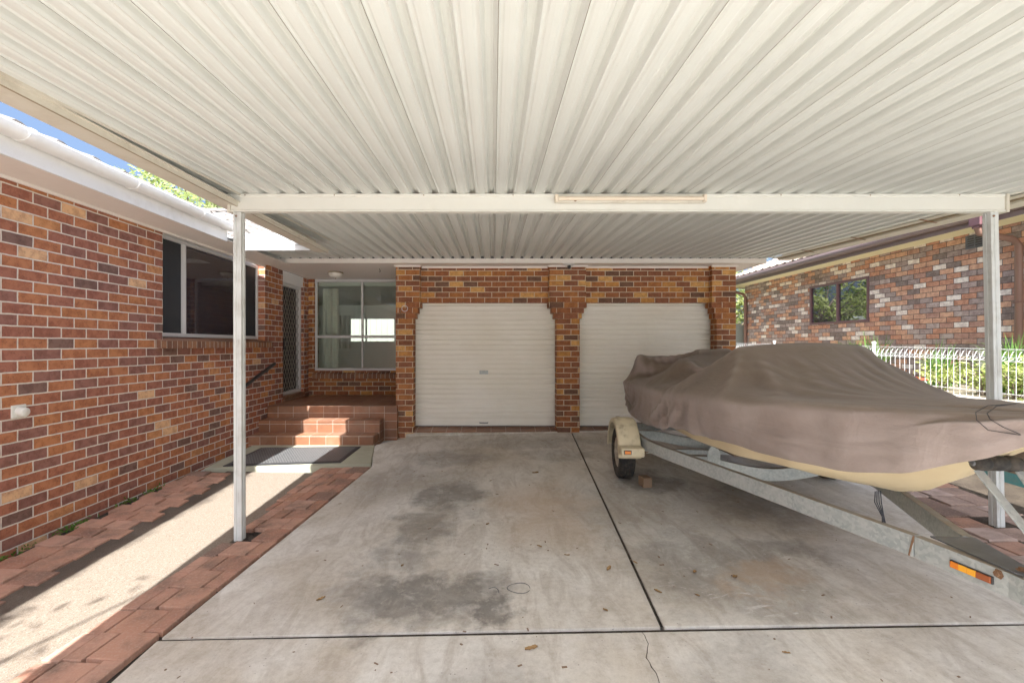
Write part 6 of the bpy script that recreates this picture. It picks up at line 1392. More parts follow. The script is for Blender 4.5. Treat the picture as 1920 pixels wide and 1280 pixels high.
-1,-1,-1,-1,-1,-1,0,-1,-1,0,-1,-1,0,-1,-1,-1,0,-1,-1,-1,0,-1,-1,0,-1,-1,-1,-1,-1,-1,-1,-1,0,-1,-1,-1,-1,0,-1,-1,-1,0,-1,-1,0,0,0,1,0,1,0,0,0,0,1,1,0,1,0,1,1,1,1,1,1,0,0,0,0,0,0,1,0,0,0,0,0,0,
0,1,0,0,1,0,0,0,0,0,1,0,1,0,1,0,1,0,1,1,0,1,0,0,0,1,0,1,1,1,0,1,0,1,1,0,1,1,2,3,4,4,4,4,4,3,2,1,1,0,0,0,0,0,1,0,1,0,4,-5,-4,-2,-4,-4,-3,-2,-3,-2,-1,0,-2,-1,0,-1,-1,-1,-1,-1,0,-1,-1,-1,0,-1,0,
-1,-1,-1,0,-1,-1,-1,-1,-1,0,0,-1,-1,-1,-1,-1,-1,-1,0,-1,-1,-1,-1,-1,0,-1,-1,-1,0,-1,-1,-1,0,-1,0,0,1,0,1,1,0,0,0,1,0,1,1,0,1,2,1,0,1,1,0,0,0,0,0,0,1,0,0,0,0,0,0,0,1,0,0,0,0,0,0,0,1,0,1,0,1,0,
1,0,1,1,0,1,0,0,0,0,1,1,1,1,1,0,1,0,1,1,1,1,1,2,3,2,2,2,3,2,2,1,1,0,1,1,1,1,1,2,3,3,5,-7,-5,-4,-5,-1,-2,-2,-5,0,0,0,-2,-1,0,-2,0,0,-2,0,-1,-1,0,-1,-1,0,-1,-1,0,-1,-1,0,-1,-1,-1,-1,-1,0,-1,0,
-1,-1,-1,-1,-1,-1,-1,0,-1,-1,-1,-1,0,-1,-1,-1,0,-1,-1,-1,0,-1,0,-1,1,2,0,1,1,0,0,0,1,1,0,0,2,2,1,0,1,1,0,0,-1,1,0,0,0,0,0,0,0,0,0,1,0,0,0,0,-1,0,1,1,0,1,0,0,0,0,1,2,1,0,1,0,-1,0,1,0,2,1,1,1,
0,1,0,1,1,1,1,1,1,1,0,1,0,2,1,1,1,1,1,0,2,2,2,3,4,5,5,7,-4,-10,-3,-6,-7,-4,3,-5,-6,-5,-3,-1,1,3,1,1,1,1,0,1,0,0,0,0,1,0,-1,0,0,0,0,0,0,-1,0,0,-1,0,-1,0,0,-1,-1,-1,-1,0,-1,-1,-1,0,-1,-1,0,-1,
-1,-1,-1,0,-1,-1,-1,0,-1,0,0,0,3,0,0,1,0,1,0,1,0,0,1,1,0,1,0,0,0,0,0,0,0,0,0,0,0,0,0,1,0,1,0,0,0,-1,1,1,1,0,1,0,-1,1,0,2,1,2,1,1,-1,-1,-1,1,0,2,1,1,1,1,0,0,0,1,1,1,1,1,1,0,-1,1,1,1,0,1,0,0,
-1,1,1,1,2,5,6,6,1,0,-5,-4,-6,-7,-6,-2,-1,-2,-5,-5,-7,-5,-5,-3,-2,0,0,2,1,2,1,0,1,1,1,1,1,1,1,1,1,1,1,2,3,-2,1,1,0,2,-3,-1,1,-4,-2,-2,-1,-2,-1,-1,0,0,-1,0,-1,0,-1,0,-1,1,0,0,-2,-1,0,2,6,1,-1,
2,4,0,-4,-2,-1,1,0,1,1,0,0,0,0,0,0,-1,0,0,0,-1,0,2,0,0,2,3,-1,-2,-3,0,1,1,2,2,2,1,1,2,2,2,2,2,1,1,0,-1,1,1,1,1,1,1,1,0,0,1,1,0,0,1,1,0,1,-1,0,1,0,1,0,1,-1,0,0,1,1,0,5,6,6,-4,4,-7,-2,-4,-3,-4,
-2,-2,-4,-4,-5,-5,-5,-5,-5,-5,-5,-5,-2,-1,1,1,1,1,1,2,2,1,2,2,1,2,2,2,2,2,3,0,0,1,2,-2,-2,0,-4,-3,-2,-3,-3,-2,-3,-2,-2,-1,-2,-2,-1,-2,-1,-1,-1,0,0,1,2,2,-1,1,2,6,6,3,2,5,3,-1,-3,-3,0,1,0,1,0,
-1,0,0,0,-1,0,-1,0,-1,0,4,3,-3,-5,-5,-3,0,1,3,2,2,2,0,0,1,1,3,3,4,0,2,1,1,2,1,1,2,2,1,2,1,1,1,0,1,1,1,1,1,1,0,1,0,1,0,1,0,0,0,1,0,0,1,2,4,6,6,1,1,-8,12,-3,-7,-6,-1,-3,-8,-8,-7,-7,-4,-2,-2,-3,
-4,-5,-5,-5,-4,-2,0,0,2,1,2,2,3,2,2,2,3,2,3,3,2,4,0,-1,2,0,-3,0,-4,-3,-3,-3,-4,-3,-3,-3,-3,-3,-3,-3,-3,-3,-2,-2,-1,0,0,1,1,0,1,1,1,1,2,3,5,6,6,7,6,3,0,-3,-2,0,1,0,0,-1,0,-1,-1,-2,0,3,0,-6,-6,
-3,-2,-1,-1,0,0,1,2,2,2,2,2,3,3,1,-1,1,2,2,2,1,2,2,2,3,2,3,2,2,1,1,1,1,2,1,1,2,1,1,0,0,1,1,0,1,0,0,0,0,2,2,1,5,6,5,3,-2,-5,9,-4,-7,-6,-1,-1,-2,2,-2,-6,-8,-9,-7,-7,-5,-3,-2,-3,-3,-5,-4,-3,0,1,
1,2,2,3,2,3,3,3,3,3,4,4,2,0,0,0,-2,-1,-3,-2,-4,-4,-4,-4,-4,-3,-4,-4,-4,-4,-4,-4,0,0,0,0,0,0,0,0,1,1,0,0,0,1,0,2,3,6,7,7,7,6,5,-1,-2,1,0,-1,-1,-2,0,0,-5,-9,-6,-1,-1,-2,-2,-3,-2,0,3,4,4,5,2,0,
-3,-3,-1,2,3,3,3,3,2,1,2,2,3,3,3,3,3,2,2,1,2,2,2,2,1,2,1,1,1,0,1,1,1,0,1,0,0,1,1,2,2,4,6,5,-1,1,-3,8,-6,-7,-5,-1,-2,-2,-4,-1,3,4,0,-5,-8,-8,-8,-6,-5,-3,-3,-4,-4,-4,-3,0,1,1,2,2,3,3,3,4,3,4,4,
2,5,-1,-1,-1,-2,-1,-1,-5,-5,-5,-4,-5,-4,-5,-4,-5,-4,-4,-3,0,0,0,0,0,0,0,0,0,0,0,0,0,1,4,4,2,3,3,4,5,6,7,7,8,4,0,-3,0,-1,-4,-10,-7,-3,-5,-5,-3,-1,0,0,-1,0,0,-2,-2,-1,-1,-1,-1,2,2,4,3,3,2,3,2,
1,1,3,3,4,4,4,3,3,2,1,2,3,2,2,2,2,2,1,1,1,0,1,1,1,1,0,0,1,2,2,2,4,5,5,-2,2,-2,6,-6,-7,-5,-1,-2,-4,-2,-2,-2,-1,2,3,5,2,-3,-6,-8,-7,-6,-4,-3,-3,-3,-4,-2,-2,-1,1,1,3,2,3,4,3,4,4,4,0,-1,-2,-1,-1,
-2,-6,-4,-4,-3,-3,-3,-3,-4,-3,-4,-3,-4,-3,-3,-3,-1,0,0,0,0,0,0,0,0,0,0,0,2,7,9,7,7,6,5,5,5,7,11,7,-1,-6,-7,-7,-7,-7,-6,-2,-1,-1,-2,-5,-6,-6,-5,-2,-1,0,0,1,-1,0,0,0,1,2,3,4,3,2,1,2,3,3,4,4,4,
4,3,3,1,3,2,3,3,2,2,2,2,1,1,1,1,1,0,1,1,1,1,1,2,2,4,5,5,-2,1,-1,6,-7,-6,-6,-1,-2,-4,-3,-2,-1,-2,-1,0,1,3,4,6,3,0,-6,-7,-7,-5,-3,-3,-3,-3,-1,-2,0,0,0,1,2,3,3,-3,-1,-5,-1,-1,-1,0,-3,-7,-5,-4,
-4,-3,-3,-3,-3,-2,-3,-3,0,0,0,0,0,0,0,0,3,3,2,1,1,0,0,0,0,1,3,4,5,6,7,8,8,10,7,11,1,-5,-4,-5,-7,-6,-5,-5,-6,-5,-5,-4,-4,-3,-3,-1,-1,-1,-1,-1,-2,-3,0,0,2,2,3,2,2,2,1,2,2,3,4,4,3,4,4,3,2,2,3,3,
3,3,2,3,1,1,1,1,2,1,1,1,1,0,2,2,2,2,4,5,5,-2,1,-1,5,-6,-7,-5,-1,-3,-4,-4,-2,-2,-1,0,0,0,1,1,3,3,5,5,6,0,-7,-7,-6,-2,-3,-3,-2,-1,-1,-1,1,1,-3,0,-7,-3,-1,-2,-2,-3,-3,-3,-6,-5,-4,-4,-3,-3,-3,-3,
-2,-1,0,0,0,0,0,0,0,0,0,0,0,0,0,0,0,0,4,4,5,6,6,6,4,5,5,5,9,9,9,6,-1,-5,-4,-6,-8,-6,-5,-5,-3,-4,-4,-4,-5,-4,-3,-1,-2,0,-1,0,-2,1,1,1,0,1,0,1,1,0,1,3,3,3,4,4,4,3,3,2,3,3,3,3,3,3,2,2,1,1,2,1,1,
1,1,1,1,2,2,2,3,4,5,4,-3,2,-1,4,-6,-7,-5,-1,-3,-4,-4,-2,-2,-1,0,0,0,1,1,2,3,3,3,4,5,5,4,-2,-7,-4,-2,-3,-3,-2,-3,-2,0,-10,-4,-3,-3,-5,-4,-4,-4,-4,-4,-4,-4,-4,-3,-3,-3,-3,-1,0,0,0,0,0,0,0,0,0,
0,0,0,0,0,0,0,0,0,3,3,4,5,5,5,5,6,7,7,8,8,8,8,3,-2,-6,-4,-8,-6,-5,-5,-4,-5,-5,-5,-4,-3,-1,0,0,0,-1,-2,-4,-2,-2,0,0,2,1,1,2,0,1,1,3,3,4,4,4,4,2,2,3,3,4,3,3,3,2,2,1,1,2,1,2,1,1,1,1,2,2,2,2,4,5,
4,-3,2,-1,4,-6,-7,-5,-2,-2,-5,-3,-3,-2,-1,0,0,0,1,2,2,2,3,4,3,3,4,3,5,4,4,-2,-3,-3,-2,-6,-15,-7,-6,-6,-5,-5,-5,-5,-5,-4,-4,-4,-4,-4,-3,-3,-3,-2,0,0,0,0,0,0,0,0,0,0,0,0,0,0,0,0,0,0,0,0,2,4,4,
5,6,5,5,6,6,6,8,8,7,10,4,0,-4,-5,-6,-7,-5,-5,-4,-3,-4,-4,-4,-4,-3,-3,-2,-3,-2,-3,-3,-1,-1,1,1,1,2,1,2,0,1,3,3,3,3,2,4,3,3,2,3,3,4,3,3,3,2,2,1,1,2,1,2,1,1,1,0,2,2,3,2,4,5,4,-3,2,-1,4,-7,-6,-6,
-1,-3,-4,-4,-2,-2,-1,-1,0,1,1,2,2,2,3,4,4,3,3,3,3,4,4,2,-3,-3,-2,-5,-17,-8,-7,-7,-6,-5,-6,-5,-4,-5,-4,-4,-4,-4,-3,-3,-1,0,0,0,0,0,0,0,0,0,0,0,0,0,0,0,0,0,0,0,0,0,3,4,4,5,5,5,5,5,6,7,7,8,8,8,
6,1,-1,-6,-5,-7,-5,-5,-5,-5,-5,-5,-6,-4,-2,-2,-2,-1,-1,-2,-2,-1,1,1,1,2,1,0,0,-1,0,0,2,3,4,4,4,4,2,3,2,4,3,3,4,2,3,2,1,1,1,2,1,1,1,1,1,2,2,2,2,4,5,4,-3,1,0,4,-7,-7,-5,-1,-3,-4,-4,-3,-2,-1,0,
0,1,1,2,2,3,3,3,4,3,3,3,4,3,4,2,-3,-3,-2,-7,-13,-9,-9,-7,-6,-6,-6,-5,-5,-4,-5,-4,-4,-3,-4,-1,0,0,0,0,0,0,0,0,0,0,0,0,0,0,0,0,0,0,0,0,0,0,1,4,5,5,5,5,6,5,6,6,7,8,9,7,7,2,-1,-5,-4,-6,-6,-6,-5,
-4,-5,-4,-4,-3,-2,-2,-1,-1,-2,-3,-3,-3,-2,0,-1,0,1,1,0,0,1,2,2,4,4,4,4,3,3,2,3,3,4,3,3,3,3,1,1,2,1,1,2,1,1,1,1,2,2,2,2,3,5,4,-3,1,0,4,-7,-7,-5,-1,-3,-4,-4,-3,-2,-1,0,0,1,1,2,2,3,3,4,3,3,3,4,
3,3,4,2,-3,-3,-2,-7,-11,-10,-9,-8,-6,-6,-6,-6,-5,-5,-4,-4,-4,-4,-3,0,0,0,0,0,0,0,0,0,0,0,0,0,0,0,0,0,0,0,0,0,0,0,4,3,5,4,5,5,5,5,6,6,7,8,8,8,7,3,0,-4,-5,-6,-6,-5,-4,-5,-5,-5,-6,-4,-3,-3,-2,
-2,-2,-3,-2,-2,0,0,1,2,1,2,1,1,0,2,2,2,2,4,3,3,3,2,3,4,3,3,4,2,3,2,1,1,1,1,2,1,1,0,1,2,2,2,2,4,5,4,-3,2,-1,4,-7,-6,-6,-1,-3,-4,-4,-2,-2,-1,-1,0,1,1,2,2,3,3,4,3,4,3,2,3,3,6,1,-3,-2,-2,-8,-14,
-9,-9,-8,-6,-6,-5,-6,-5,-4,-5,-4,-4,-4,-2,0,0,0,0,0,0,0,0,0,0,0,0,0,0,0,0,0,0,0,0,0,0,0,1,3,5,5,6,5,6,5,6,6,7,8,9,7,7,4,0,-4,-5,-6,-6,-5,-6,-4,-5,-5,-5,-3,-3,-1,-2,-1,-1,-2,-3,-2,-1,0,0,0,0,
0,0,0,0,1,2,3,4,4,3,4,3,2,3,3,3,4,3,3,2,2,1,1,1,2,1,2,1,1,1,1,2,2,3,3,5,4,-3,2,-1,4,-6,-7,-5,-2,-2,-5,-3,-3,-2,-1,0,0,1,1,2,2,3,3,3,4,3,3,3,4,4,4,-2,-4,-3,-3,-7,-15,-5,-5,-5,-4,-4,-5,-5,-4,
-6,-5,-6,-5,-5,-5,-3,0,0,0,0,0,0,0,0,0,0,0,0,0,0,0,0,0,0,0,0,0,2,3,4,4,5,4,5,4,6,6,6,7,8,8,8,7,3,0,-4,-5,-6,-6,-5,-4,-5,-5,-5,-5,-5,-3,-2,-2,-2,-2,-3,-3,-1,-1,0,1,1,1,2,0,1,0,2,2,4,3,3,4,2,3,
1,3,3,3,3,4,2,3,2,1,1,1,2,1,1,1,1,1,2,2,2,2,4,5,4,-2,1,-1,4,-6,-7,-5,-1,-3,-4,-3,-3,-2,-1,0,0,1,1,2,2,2,3,4,4,4,5,4,-2,-7,-6,-2,-3,-3,-4,-3,-6,-10,-9,-6,-4,-4,-3,-3,-2,-3,-1,-1,-2,-1,-1,-2,
-3,-3,-4,-1,0,0,0,0,0,0,0,0,0,0,0,0,0,0,0,0,0,0,0,3,5,6,6,6,6,5,6,7,7,8,8,8,7,3,-1,-4,-6,-6,-6,-5,-5,-4,-5,-4,-5,-4,-2,-1,-2,-1,-1,-2,-3,-1,-1,0,1,0,1,0,0,-1,0,1,2,2,3,3,4,3,3,2,2,3,4,3,3,3,
3,1,1,2,1,1,2,1,1,0,1,2,2,2,2,4,6,4,-2,1,-1,5,-6,-7,-5,-1,-3,-4,-3,-3,-1,-1,-1,0,1,1,2,2,3,5,5,5,1,-6,-8,-7,-3,-4,-3,-4,-4,-4,-4,-4,-3,-2,-6,-7,-6,-6,-4,-4,-3,-1,0,0,0,0,0,0,0,0,0,0,0,0,0,0,
0,0,0,0,0,0,0,0,0,0,0,0,0,3,3,5,5,5,6,5,6,7,6,8,8,8,8,7,1,-2,-5,-5,-7,-6,-5,-5,-4,-5,-5,-5,-4,-2,-2,-2,-2,-1,-3,-2,-2,0,0,1,1,1,2,0,1,0,2,2,3,3,3,3,3,3,1,3,3,3,3,4,2,3,1,1,2,1,1,2,1,1,1,1,1,
2,2,3,4,4,5,-2,1,-1,6,-7,-6,-6,-1,-2,-4,-3,-2,-2,-1,0,0,1,3,3,4,5,1,-5,-7,-8,-7,-3,-4,-4,-4,-3,-3,-4,-3,-4,-4,-4,-4,-2,-1,-3,-4,-6,0,0,0,0,0,0,0,0,0,0,0,0,0,0,0,0,0,0,0,0,0,0,0,0,0,0,0,0,0,0,
3,4,4,6,5,6,6,6,6,7,8,8,7,10,4,0,-2,-6,-6,-6,-5,-4,-4,-4,-4,-4,-5,-3,-2,-2,-1,-1,-1,-2,-2,-2,0,0,1,1,0,1,1,-1,0,1,2,3,3,3,3,3,2,2,2,3,3,3,3,3,2,2,1,1,1,1,1,1,1,0,1,1,2,3,2,4,5,5,-1,1,-2,6,-6,
-7,-5,-1,-2,-3,-3,-2,-2,0,2,3,4,2,-2,-6,-7,-8,-6,-6,-4,-4,-4,-4,-4,-3,-2,-3,-1,-2,-2,-2,-2,-3,-3,-4,-2,0,0,0,0,0,0,0,0,0,0,0,0,0,0,0,0,0,0,0,0,0,0,0,0,0,0,0,0,0,0,0,2,4,4,4,6,5,6,6,5,6,7,8,8,
8,9,3,-2,-5,-5,-7,-6,-6,-4,-5,-4,-5,-4,-5,-3,-3,-1,-1,-2,-1,-2,-3,-1,1,1,3,2,2,2,1,1,0,2,2,3,4,3,4,3,2,2,2,3,2,3,3,2,2,1,1,1,1,1,1,1,1,1,1,0,2,1,2,4,5,5,0,0,-3,8,-6,-7,-5,-1,-2,-3,-2,-1,3,4,
-1,-4,-8,-8,-8,-7,-6,-5,-4,-4,-5,-4,-3,-1,-1,0,0,-1,-1,-1,-1,-1,-2,-2,-2,-3,-2,0,0,0,0,0,0,0,0,0,0,0,0,0,0,0,0,0,0,0,0,0,0,0,0,0,0,0,0,3,2,3,3,3,4,4,5,4,5,4,5,5,6,10,8,9,7,0,-5,-5,-6,-9,-6,
-5,-4,-4,-5,-4,-5,-5,-3,-1,1,0,1,0,-1,-1,-1,1,2,1,2,2,2,1,1,0,2,3,3,4,3,4,2,2,2,2,2,2,2,3,2,1,1,1,1,1,0,1,1,1,0,0,1,1,2,1,4,6,5,4,-2,-6,9,-5,-7,-5,-1,-1,-1,2,-3,-6,-8,-9,-8,-7,-6,-5,-3,-3,-4,
-5,-3,-2,-1,0,0,0,0,0,0,0,-1,-1,-1,-1,-1,-2,-2,-3,-2,0,0,0,0,0,0,0,0,0,0,0,0,0,0,0,0,0,0,0,0,0,0,0,3,2,2,2,2,2,3,2,3,4,4,6,6,5,5,5,6,6,12,11,9,-1,-7,-4,-5,-6,-5,-4,-3,-3,-3,-2,-3,-3,-4,-2,-1,
0,0,0,-1,-2,-2,-1,0,0,1,1,0,1,0,0,1,2,2,3,3,3,3,2,2,1,1,2,2,2,2,1,1,1,1,0,1,1,0,1,0,1,0,0,2,1,2,4,6,5,-1,2,-6,12,-5,-7,-6,-2,-2,-8,-8,-7,-8,-5,-3,-2,-3,-5,-5,-5,-5,-3,-1,-1,0,0,1,0,0,1,0,0,0,
-1,0,-1,0,-1,-1,-2,-2,-2,-1,-2,-2,-1,-2,0,0,0,0,0,0,1,1,0,1,2,1,1,2,2,3,3,4,5,4,4,4,4,4,4,4,5,4,5,5,5,4,3,3,3,3,3,10,2,-5,0,-7,-8,-4,-6,-3,-4,-2,-3,-3,-3,-3,-4,-2,-1,0,0,0,-1,-1,-2,-1,0,0,1,
1,1,1,0,0,1,1,2,2,3,2,2,2,1,1,1,2,1,1,2,1,1,1,0,0,1,1,0,0,1,0,-1,1,1,2,1,5,6,5,-5,4,-5,0,-8,-8,-1,-1,-1,-4,-4,-6,-5,-5,-6,-6,-5,-6,-3,-2,0,0,1,0,0,1,1,0,0,1,0,0,0,0,0,0,0,-1,0,-1,-1,-1,-2,-1,
-1,-1,-1,0,-1,0,0,1,1,1,1,1,2,2,2,3,3,4,6,6,7,6,5,4,4,2,2,1,2,1,1,2,1,2,1,1,1,1,0,0,3,-1,-2,0,-1,0,-1,-1,-1,0,-1,-1,-1,-1,-2,-3,-2,-1,-1,-2,-2,-2,-3,-3,-2,-2,0,0,0,0,0,0,0,1,1,1,2,1,2,2,1,1,
0,1,1,1,1,1,0,1,1,0,0,0,1,0,1,0,0,0,0,0,1,2,4,6,6,1,0,-7,-4,-6,-6,-6,-1,1,-5,-5,-6,-6,-6,-5,-3,-1,0,1,1,1,1,0,1,0,1,0,1,0,1,0,1,0,1,0,0,0,0,0,0,-1,0,0,-1,0,0,0,-1,0,0,2,-1,3,1,-2,2,2,3,6,5,4,
3,2,1,0,1,0,1,0,1,2,3,2,0,0,-1,0,1,0,1,1,3,5,0,-1,0,-1,0,-1,-2,-1,-2,0,0,1,0,0,-1,-1,-2,0,0,1,1,0,0,0,-2,-1,-2,-2,-2,-2,-1,-1,0,0,1,0,1,1,1,1,1,0,1,0,0,1,0,1,0,1,0,0,1,0,0,0,1,0,0,0,-1,0,0,1,
0,5,6,6,7,-5,-11,-3,-5,-4,1,-5,-6,-4,-5,-4,0,2,4,2,-3,1,1,1,1,0,1,0,0,0,0,1,0,0,0,0,0,0,0,0,0,-1,0,0,0,-1,0,0,-1,0,-1,0,0,0,-1,1,-1,1,0,0,0,1,0,0,0,0,1,1,1,0,1,4,3,1,-1,0,0,0,0,1,0,1,3,8,3,0,
-1,-1,0,0,0,0,-1,0,-1,0,-1,-1,-2,0,0,0,0,-1,-1,0,0,0,0,-1,-1,-1,0,0,1,0,0,0,0,-1,-1,-1,0,0,0,1,1,0,0,0,0,0,0,1,0,0,1,0,0,-1,0,1,1,0,0,0,-1,0,1,0,1,2,5,5,6,]
n = len(us); lines_ = list(range(0, NK + NS + 1, 2)); R_ = NT_ + 1
off = []
for ax in range(3):
    per = {}
    for j, c in enumerate(lines_):
        acc = 0; run = []
        for k in range(R_):
            acc += SAG[(ax * len(lines_) + j) * R_ + k]; run.append(acc * .002)
        per[c] = run
    for c in range(1, lines_[-1], 2): per[c] = [(p_ + q_) / 2 for p_, q_ in zip(per[c - 1], per[c + 1])]
    last = per[max(per)]
    for c in range(n):
        if c not in per: per[c] = [v_ * max(0, 1 - (c - max(lines_)) / 4) for v_ in last]
    off.append(per)
vs = []
for i in range(R_):
    t = -1.42 + 4.82 * i / NT_
    for k, u in enumerate(us):
        l_, z_ = cov0(t, u)
        vs.append(TP(t, l_, z_) + hd * off[0][k][i] + sdv * off[1][k][i] + Vector((0, 0, off[2][k][i])))
# deepen the folds: push every point away from a smoothed copy of the sheet
sm_ = [v.copy() for v in vs]
for _ in range(22):
    o2 = sm_[:]
    for i in range(1, R_ - 1):
        for k in range(1, n - 1):
            a = i * n + k; sm_[a] = (o2[a - 1] + o2[a + 1] + o2[a - n] + o2[a + n]) * .25
for i in range(1, R_ - 1):
    for k in range(2, n - 2):
        a = i * n + k; d = vs[a] - sm_[a]
        g_ = abs(abs(us[k]) - 1)
        tt = -1.42 + 4.82 * i / NT_
        vs[a] = vs[a] + d * ((.9 if tt < .8 else .3) if g_ > .12 else .15)
def cidx(t, u):
    i = int(round((t + 1.42) / 4.82 * NT_)); k = min(range(n), key=lambda q: abs(us[q] - u)); return vs[i * n + k]
m = MB()
m.add(vs, [(i * n + k, i * n + k + 1, (i + 1) * n + k + 1, (i + 1) * n + k) for i in range(NT_) for k in range(n - 1)], 0, True)
m.add(vs[:n], [tuple(range(n))[::-1]], 0, True)
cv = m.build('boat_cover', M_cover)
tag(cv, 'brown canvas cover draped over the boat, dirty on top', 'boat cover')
cv.modifiers.new('smooth', 'SMOOTH').iterations = 2
ss_ = cv.modifiers.new('subdivision', 'SUBSURF'); ss_.levels = 1; ss_.render_levels = 1
# finer gathers in the skirt and long soft pulls over the foredeck
me = cv.data; nn = [v.normal.copy() for v in me.vertices]
for i in range(NT_ + 1):
    t = -1.42 + 4.82 * i / NT_
    for k in range(n):
        u = us[k]; q = max(0, abs(u) - 1); v = me.vertices[i * n + k]; d = 0
        if q > 0:
            e1 = max(0, 1 - abs(t - .75) / 1.35) * min(1, q * 2.2 + .15)
            ph = t - q * .10
            d += .040 * e1 * (.33 - abs(mnoise.noise((ph * 4.2, u * .25, 4.4))) * 1.35)
            d += .024 * e1 * (.33 - abs(mnoise.noise((ph * 9.5, u * .4, 2.4))) * 1.35)
            e2 = max(0, min(1, (t - 1.5) / .5)) * min(1, q * 3)
            d += .018 * e2 * (.30 - abs(mnoise.noise((t * .9 + q * 1.2, q * 3.2 - t * .75, 12.0)))) * 1.6
            d += .008 * e2 * mnoise.noise((t * 3.1, q * 4.0 + t, 7.0))
        else:
            env = math.sin(min(1, abs(u)) * math.pi) ** .7
            if t > 1.4: d += .016 * env * min(1, (t - 1.4) / .4) * (.3 - abs(mnoise.noise(((t - 1.4) * .5 + (3 if u < 0 else 0), (abs(u) + .22 * (t - 1.4)) * 6.5, 8.2)))) * 1.8
            if t < .9: d += .026 * env * (.3 - abs(mnoise.noise((t * 2.2 + u * 1.3, u * 3.0 - t * 1.1, 3.1)))) * 1.6
        v.co += nn[i * n + k] * d
        if q > 0: v.co.z += .045 * q * max(0, 1 - abs(t - 1.15) / 1.0) - 0; d1 = max(0, min(1, (t - 1.2) / .9)); d2 = max(0, min(1, (3.25 - t) / .6)); v.co.z -= .032 * q * d1 * d1 * (3 - 2 * d1) * d2 * d2 * (3 - 2 * d2)

# tie strap and rope
m = MB()
for dt in (0, .02):
    m.tube([cidx(t + dt, u) + sdv * .014 + Vector((0, 0, .008)) for t, u in ((3.10, .0), (3.12, .5), (3.15, .9), (3.18, 1.2), (3.22, 1.5), (3.26, 1.8))], .0018, 5)
tag(m.build('tie_cord', M_black), 'thin dark cord tied across the cover at the bow', 'cord')
st_ = MB()
for k in range(4):
    o = .012 * k
    st_.tube([TP(2.50 + o * .3, .14 + o, .66), TP(2.52, .15 + o, .60), TP(2.53 + .01 * k, .145 + o * .8, .53), TP(2.56, .15 + o * .7, .46 - .01 * k)], .003, 5)
tag(st_.build('hanging_strap', M_black), 'frayed black strap hanging below the hull near the bow', 'strap')
# rope coil hanging off the winch post
rp = MB()
base = TP(3.19, .02, .72)
for k in range(6):
    pts_ = []
    r0 = .085 + .012 * k; ox = .010 * k
    for i in range(28):
        a = 2 * math.pi * i / 28
        pts_.append(base + Vector((-.015 + .6 * r0 * math.cos(a) + ox * .6, -.02 + .5 * r0 * math.cos(a) - ox, r0 * 1.05 * math.sin(a) - .03 - .008 * k)))
    rp.tube(pts_, .0085, 7, closed=True)
rp.tube([base + Vector((.02, 0, .05)), base + Vector((.05, .02, .12)), base + Vector((.10, .03, .16)), base + Vector((.13, .03, .10))], .009, 7)
def m_rope2():
    t = NT('twisted_rope'); p = t.pos()
    wv = t.n('ShaderNodeTexWave'); wv.inputs['Scale'].default_value = 55; wv.inputs['Distortion'].default_value = 1.0; t.L(p, wv.inputs['Vector'])
    n1 = t.noise(p, 40, 3, .6)
    c = t.mix(t.math('MULTIPLY', wv.outputs['Fac'], .6), (.52, .42, .30), (.24, .18, .12))
    t.bsdf(c, .9, 0, t.bump(t.math('ADD', wv.outputs['Fac'], n1), .6, .004), .1); return t.mat
tag(rp.build('rope_coil', m_rope2()), 'coil of tan twisted rope hanging at the boat trailer winch', 'rope')
# wood chock
wc = MB(); gx, gy = 1.63, 4.88; g0 = gz(gx, gy)
wc.obox((gx, gy, g0 + .05), ((1, .15, 0), (-.15, 1, 0), (0, 0, 1)), (.05, .06, .052)); 
tag(wc.build('timber_block', M_wood, None, bevel=.006), 'small weathered timber block on the concrete near the trailer wheel', 'timber block')

# ------------------------------------------------------------------ neighbour
NB = thing('neighbour_house', 'neighbouring house of mottled rough brick with brown gutter', 'house', (9, 9, 0))
NX = 7.60
w = MB()
zn0, zn1 = -.6, 3.30
w.box(NX, NX + .23, -2, 9.20, zn0, zn1); w.box(NX, NX + .23, 10.92, 13.75, zn0, zn1)
w.box(NX, NX + .23, 9.20, 10.92, zn0, 1.98); w.box(NX, NX + .23, 9.20, 10.92, 2.90, zn1)
w.box(NX + .23, 14, 13.52, 13.75, zn0, zn1)
w.build('wall', M_brick_n, NB)
e = MB(); e.box(7.12, NX - .001, -2, 13.9, 3.28, 3.29); e.box(7.12, 14, 13.751, 14.2, 3.281, 3.291); e.build('soffit', M_yellow, NB)
e = MB(); e.box(7.09, 7.115, -2, 14.2, 3.255, 3.41); e.box(7.115, 14, 14.2, 14.225, 3.255, 3.41); e.build('fascia', M_brown, NB)
e = MB()
e.prism([(7.085, 3.44), (7.085, 3.335), (7.05, 3.318), (7.0, 3.325), (6.975, 3.355), (6.968, 3.44), (6.978, 3.443), (6.985, 3.36), (7.005, 3.335), (7.075, 3.34), (7.08, 3.44)], 'y', -2, 14.3, 0, True); ng = e.build('gutter', M_brown, NB)
e = MB(); y_ = 6.55; e.obox((6.975, y_, 3.33), ((1, 0, 0), (0, 1, 0), (0, 0, 1)), (.055, .08, .115)); e.obox((6.975, y_, 3.20), ((1, 0, 0), (0, 1, 0), (0, 0, 1)), (.04, .05, .02)); e.build('rain_head', M_maroon, ng, bevel=.008)
tiled_roof('roof', M_rtile_n, NB, (7.03, -2, 3.46), (0, 1, 0), (1, 0, sl), 54, 14)
e = MB(); e.add([(7.08, -2, 3.43), (7.08, 14.2, 3.43), (12, 14.2, 3.43 + 4.9 * sl), (12, -2, 3.43 + 4.9 * sl), (17, 14.2, 3.43), (17, -2, 3.43)], [(0, 1, 2, 3), (3, 2, 4, 5), (1, 4, 2)]); e.build('roof_underlay', M_rtile_n, NB)
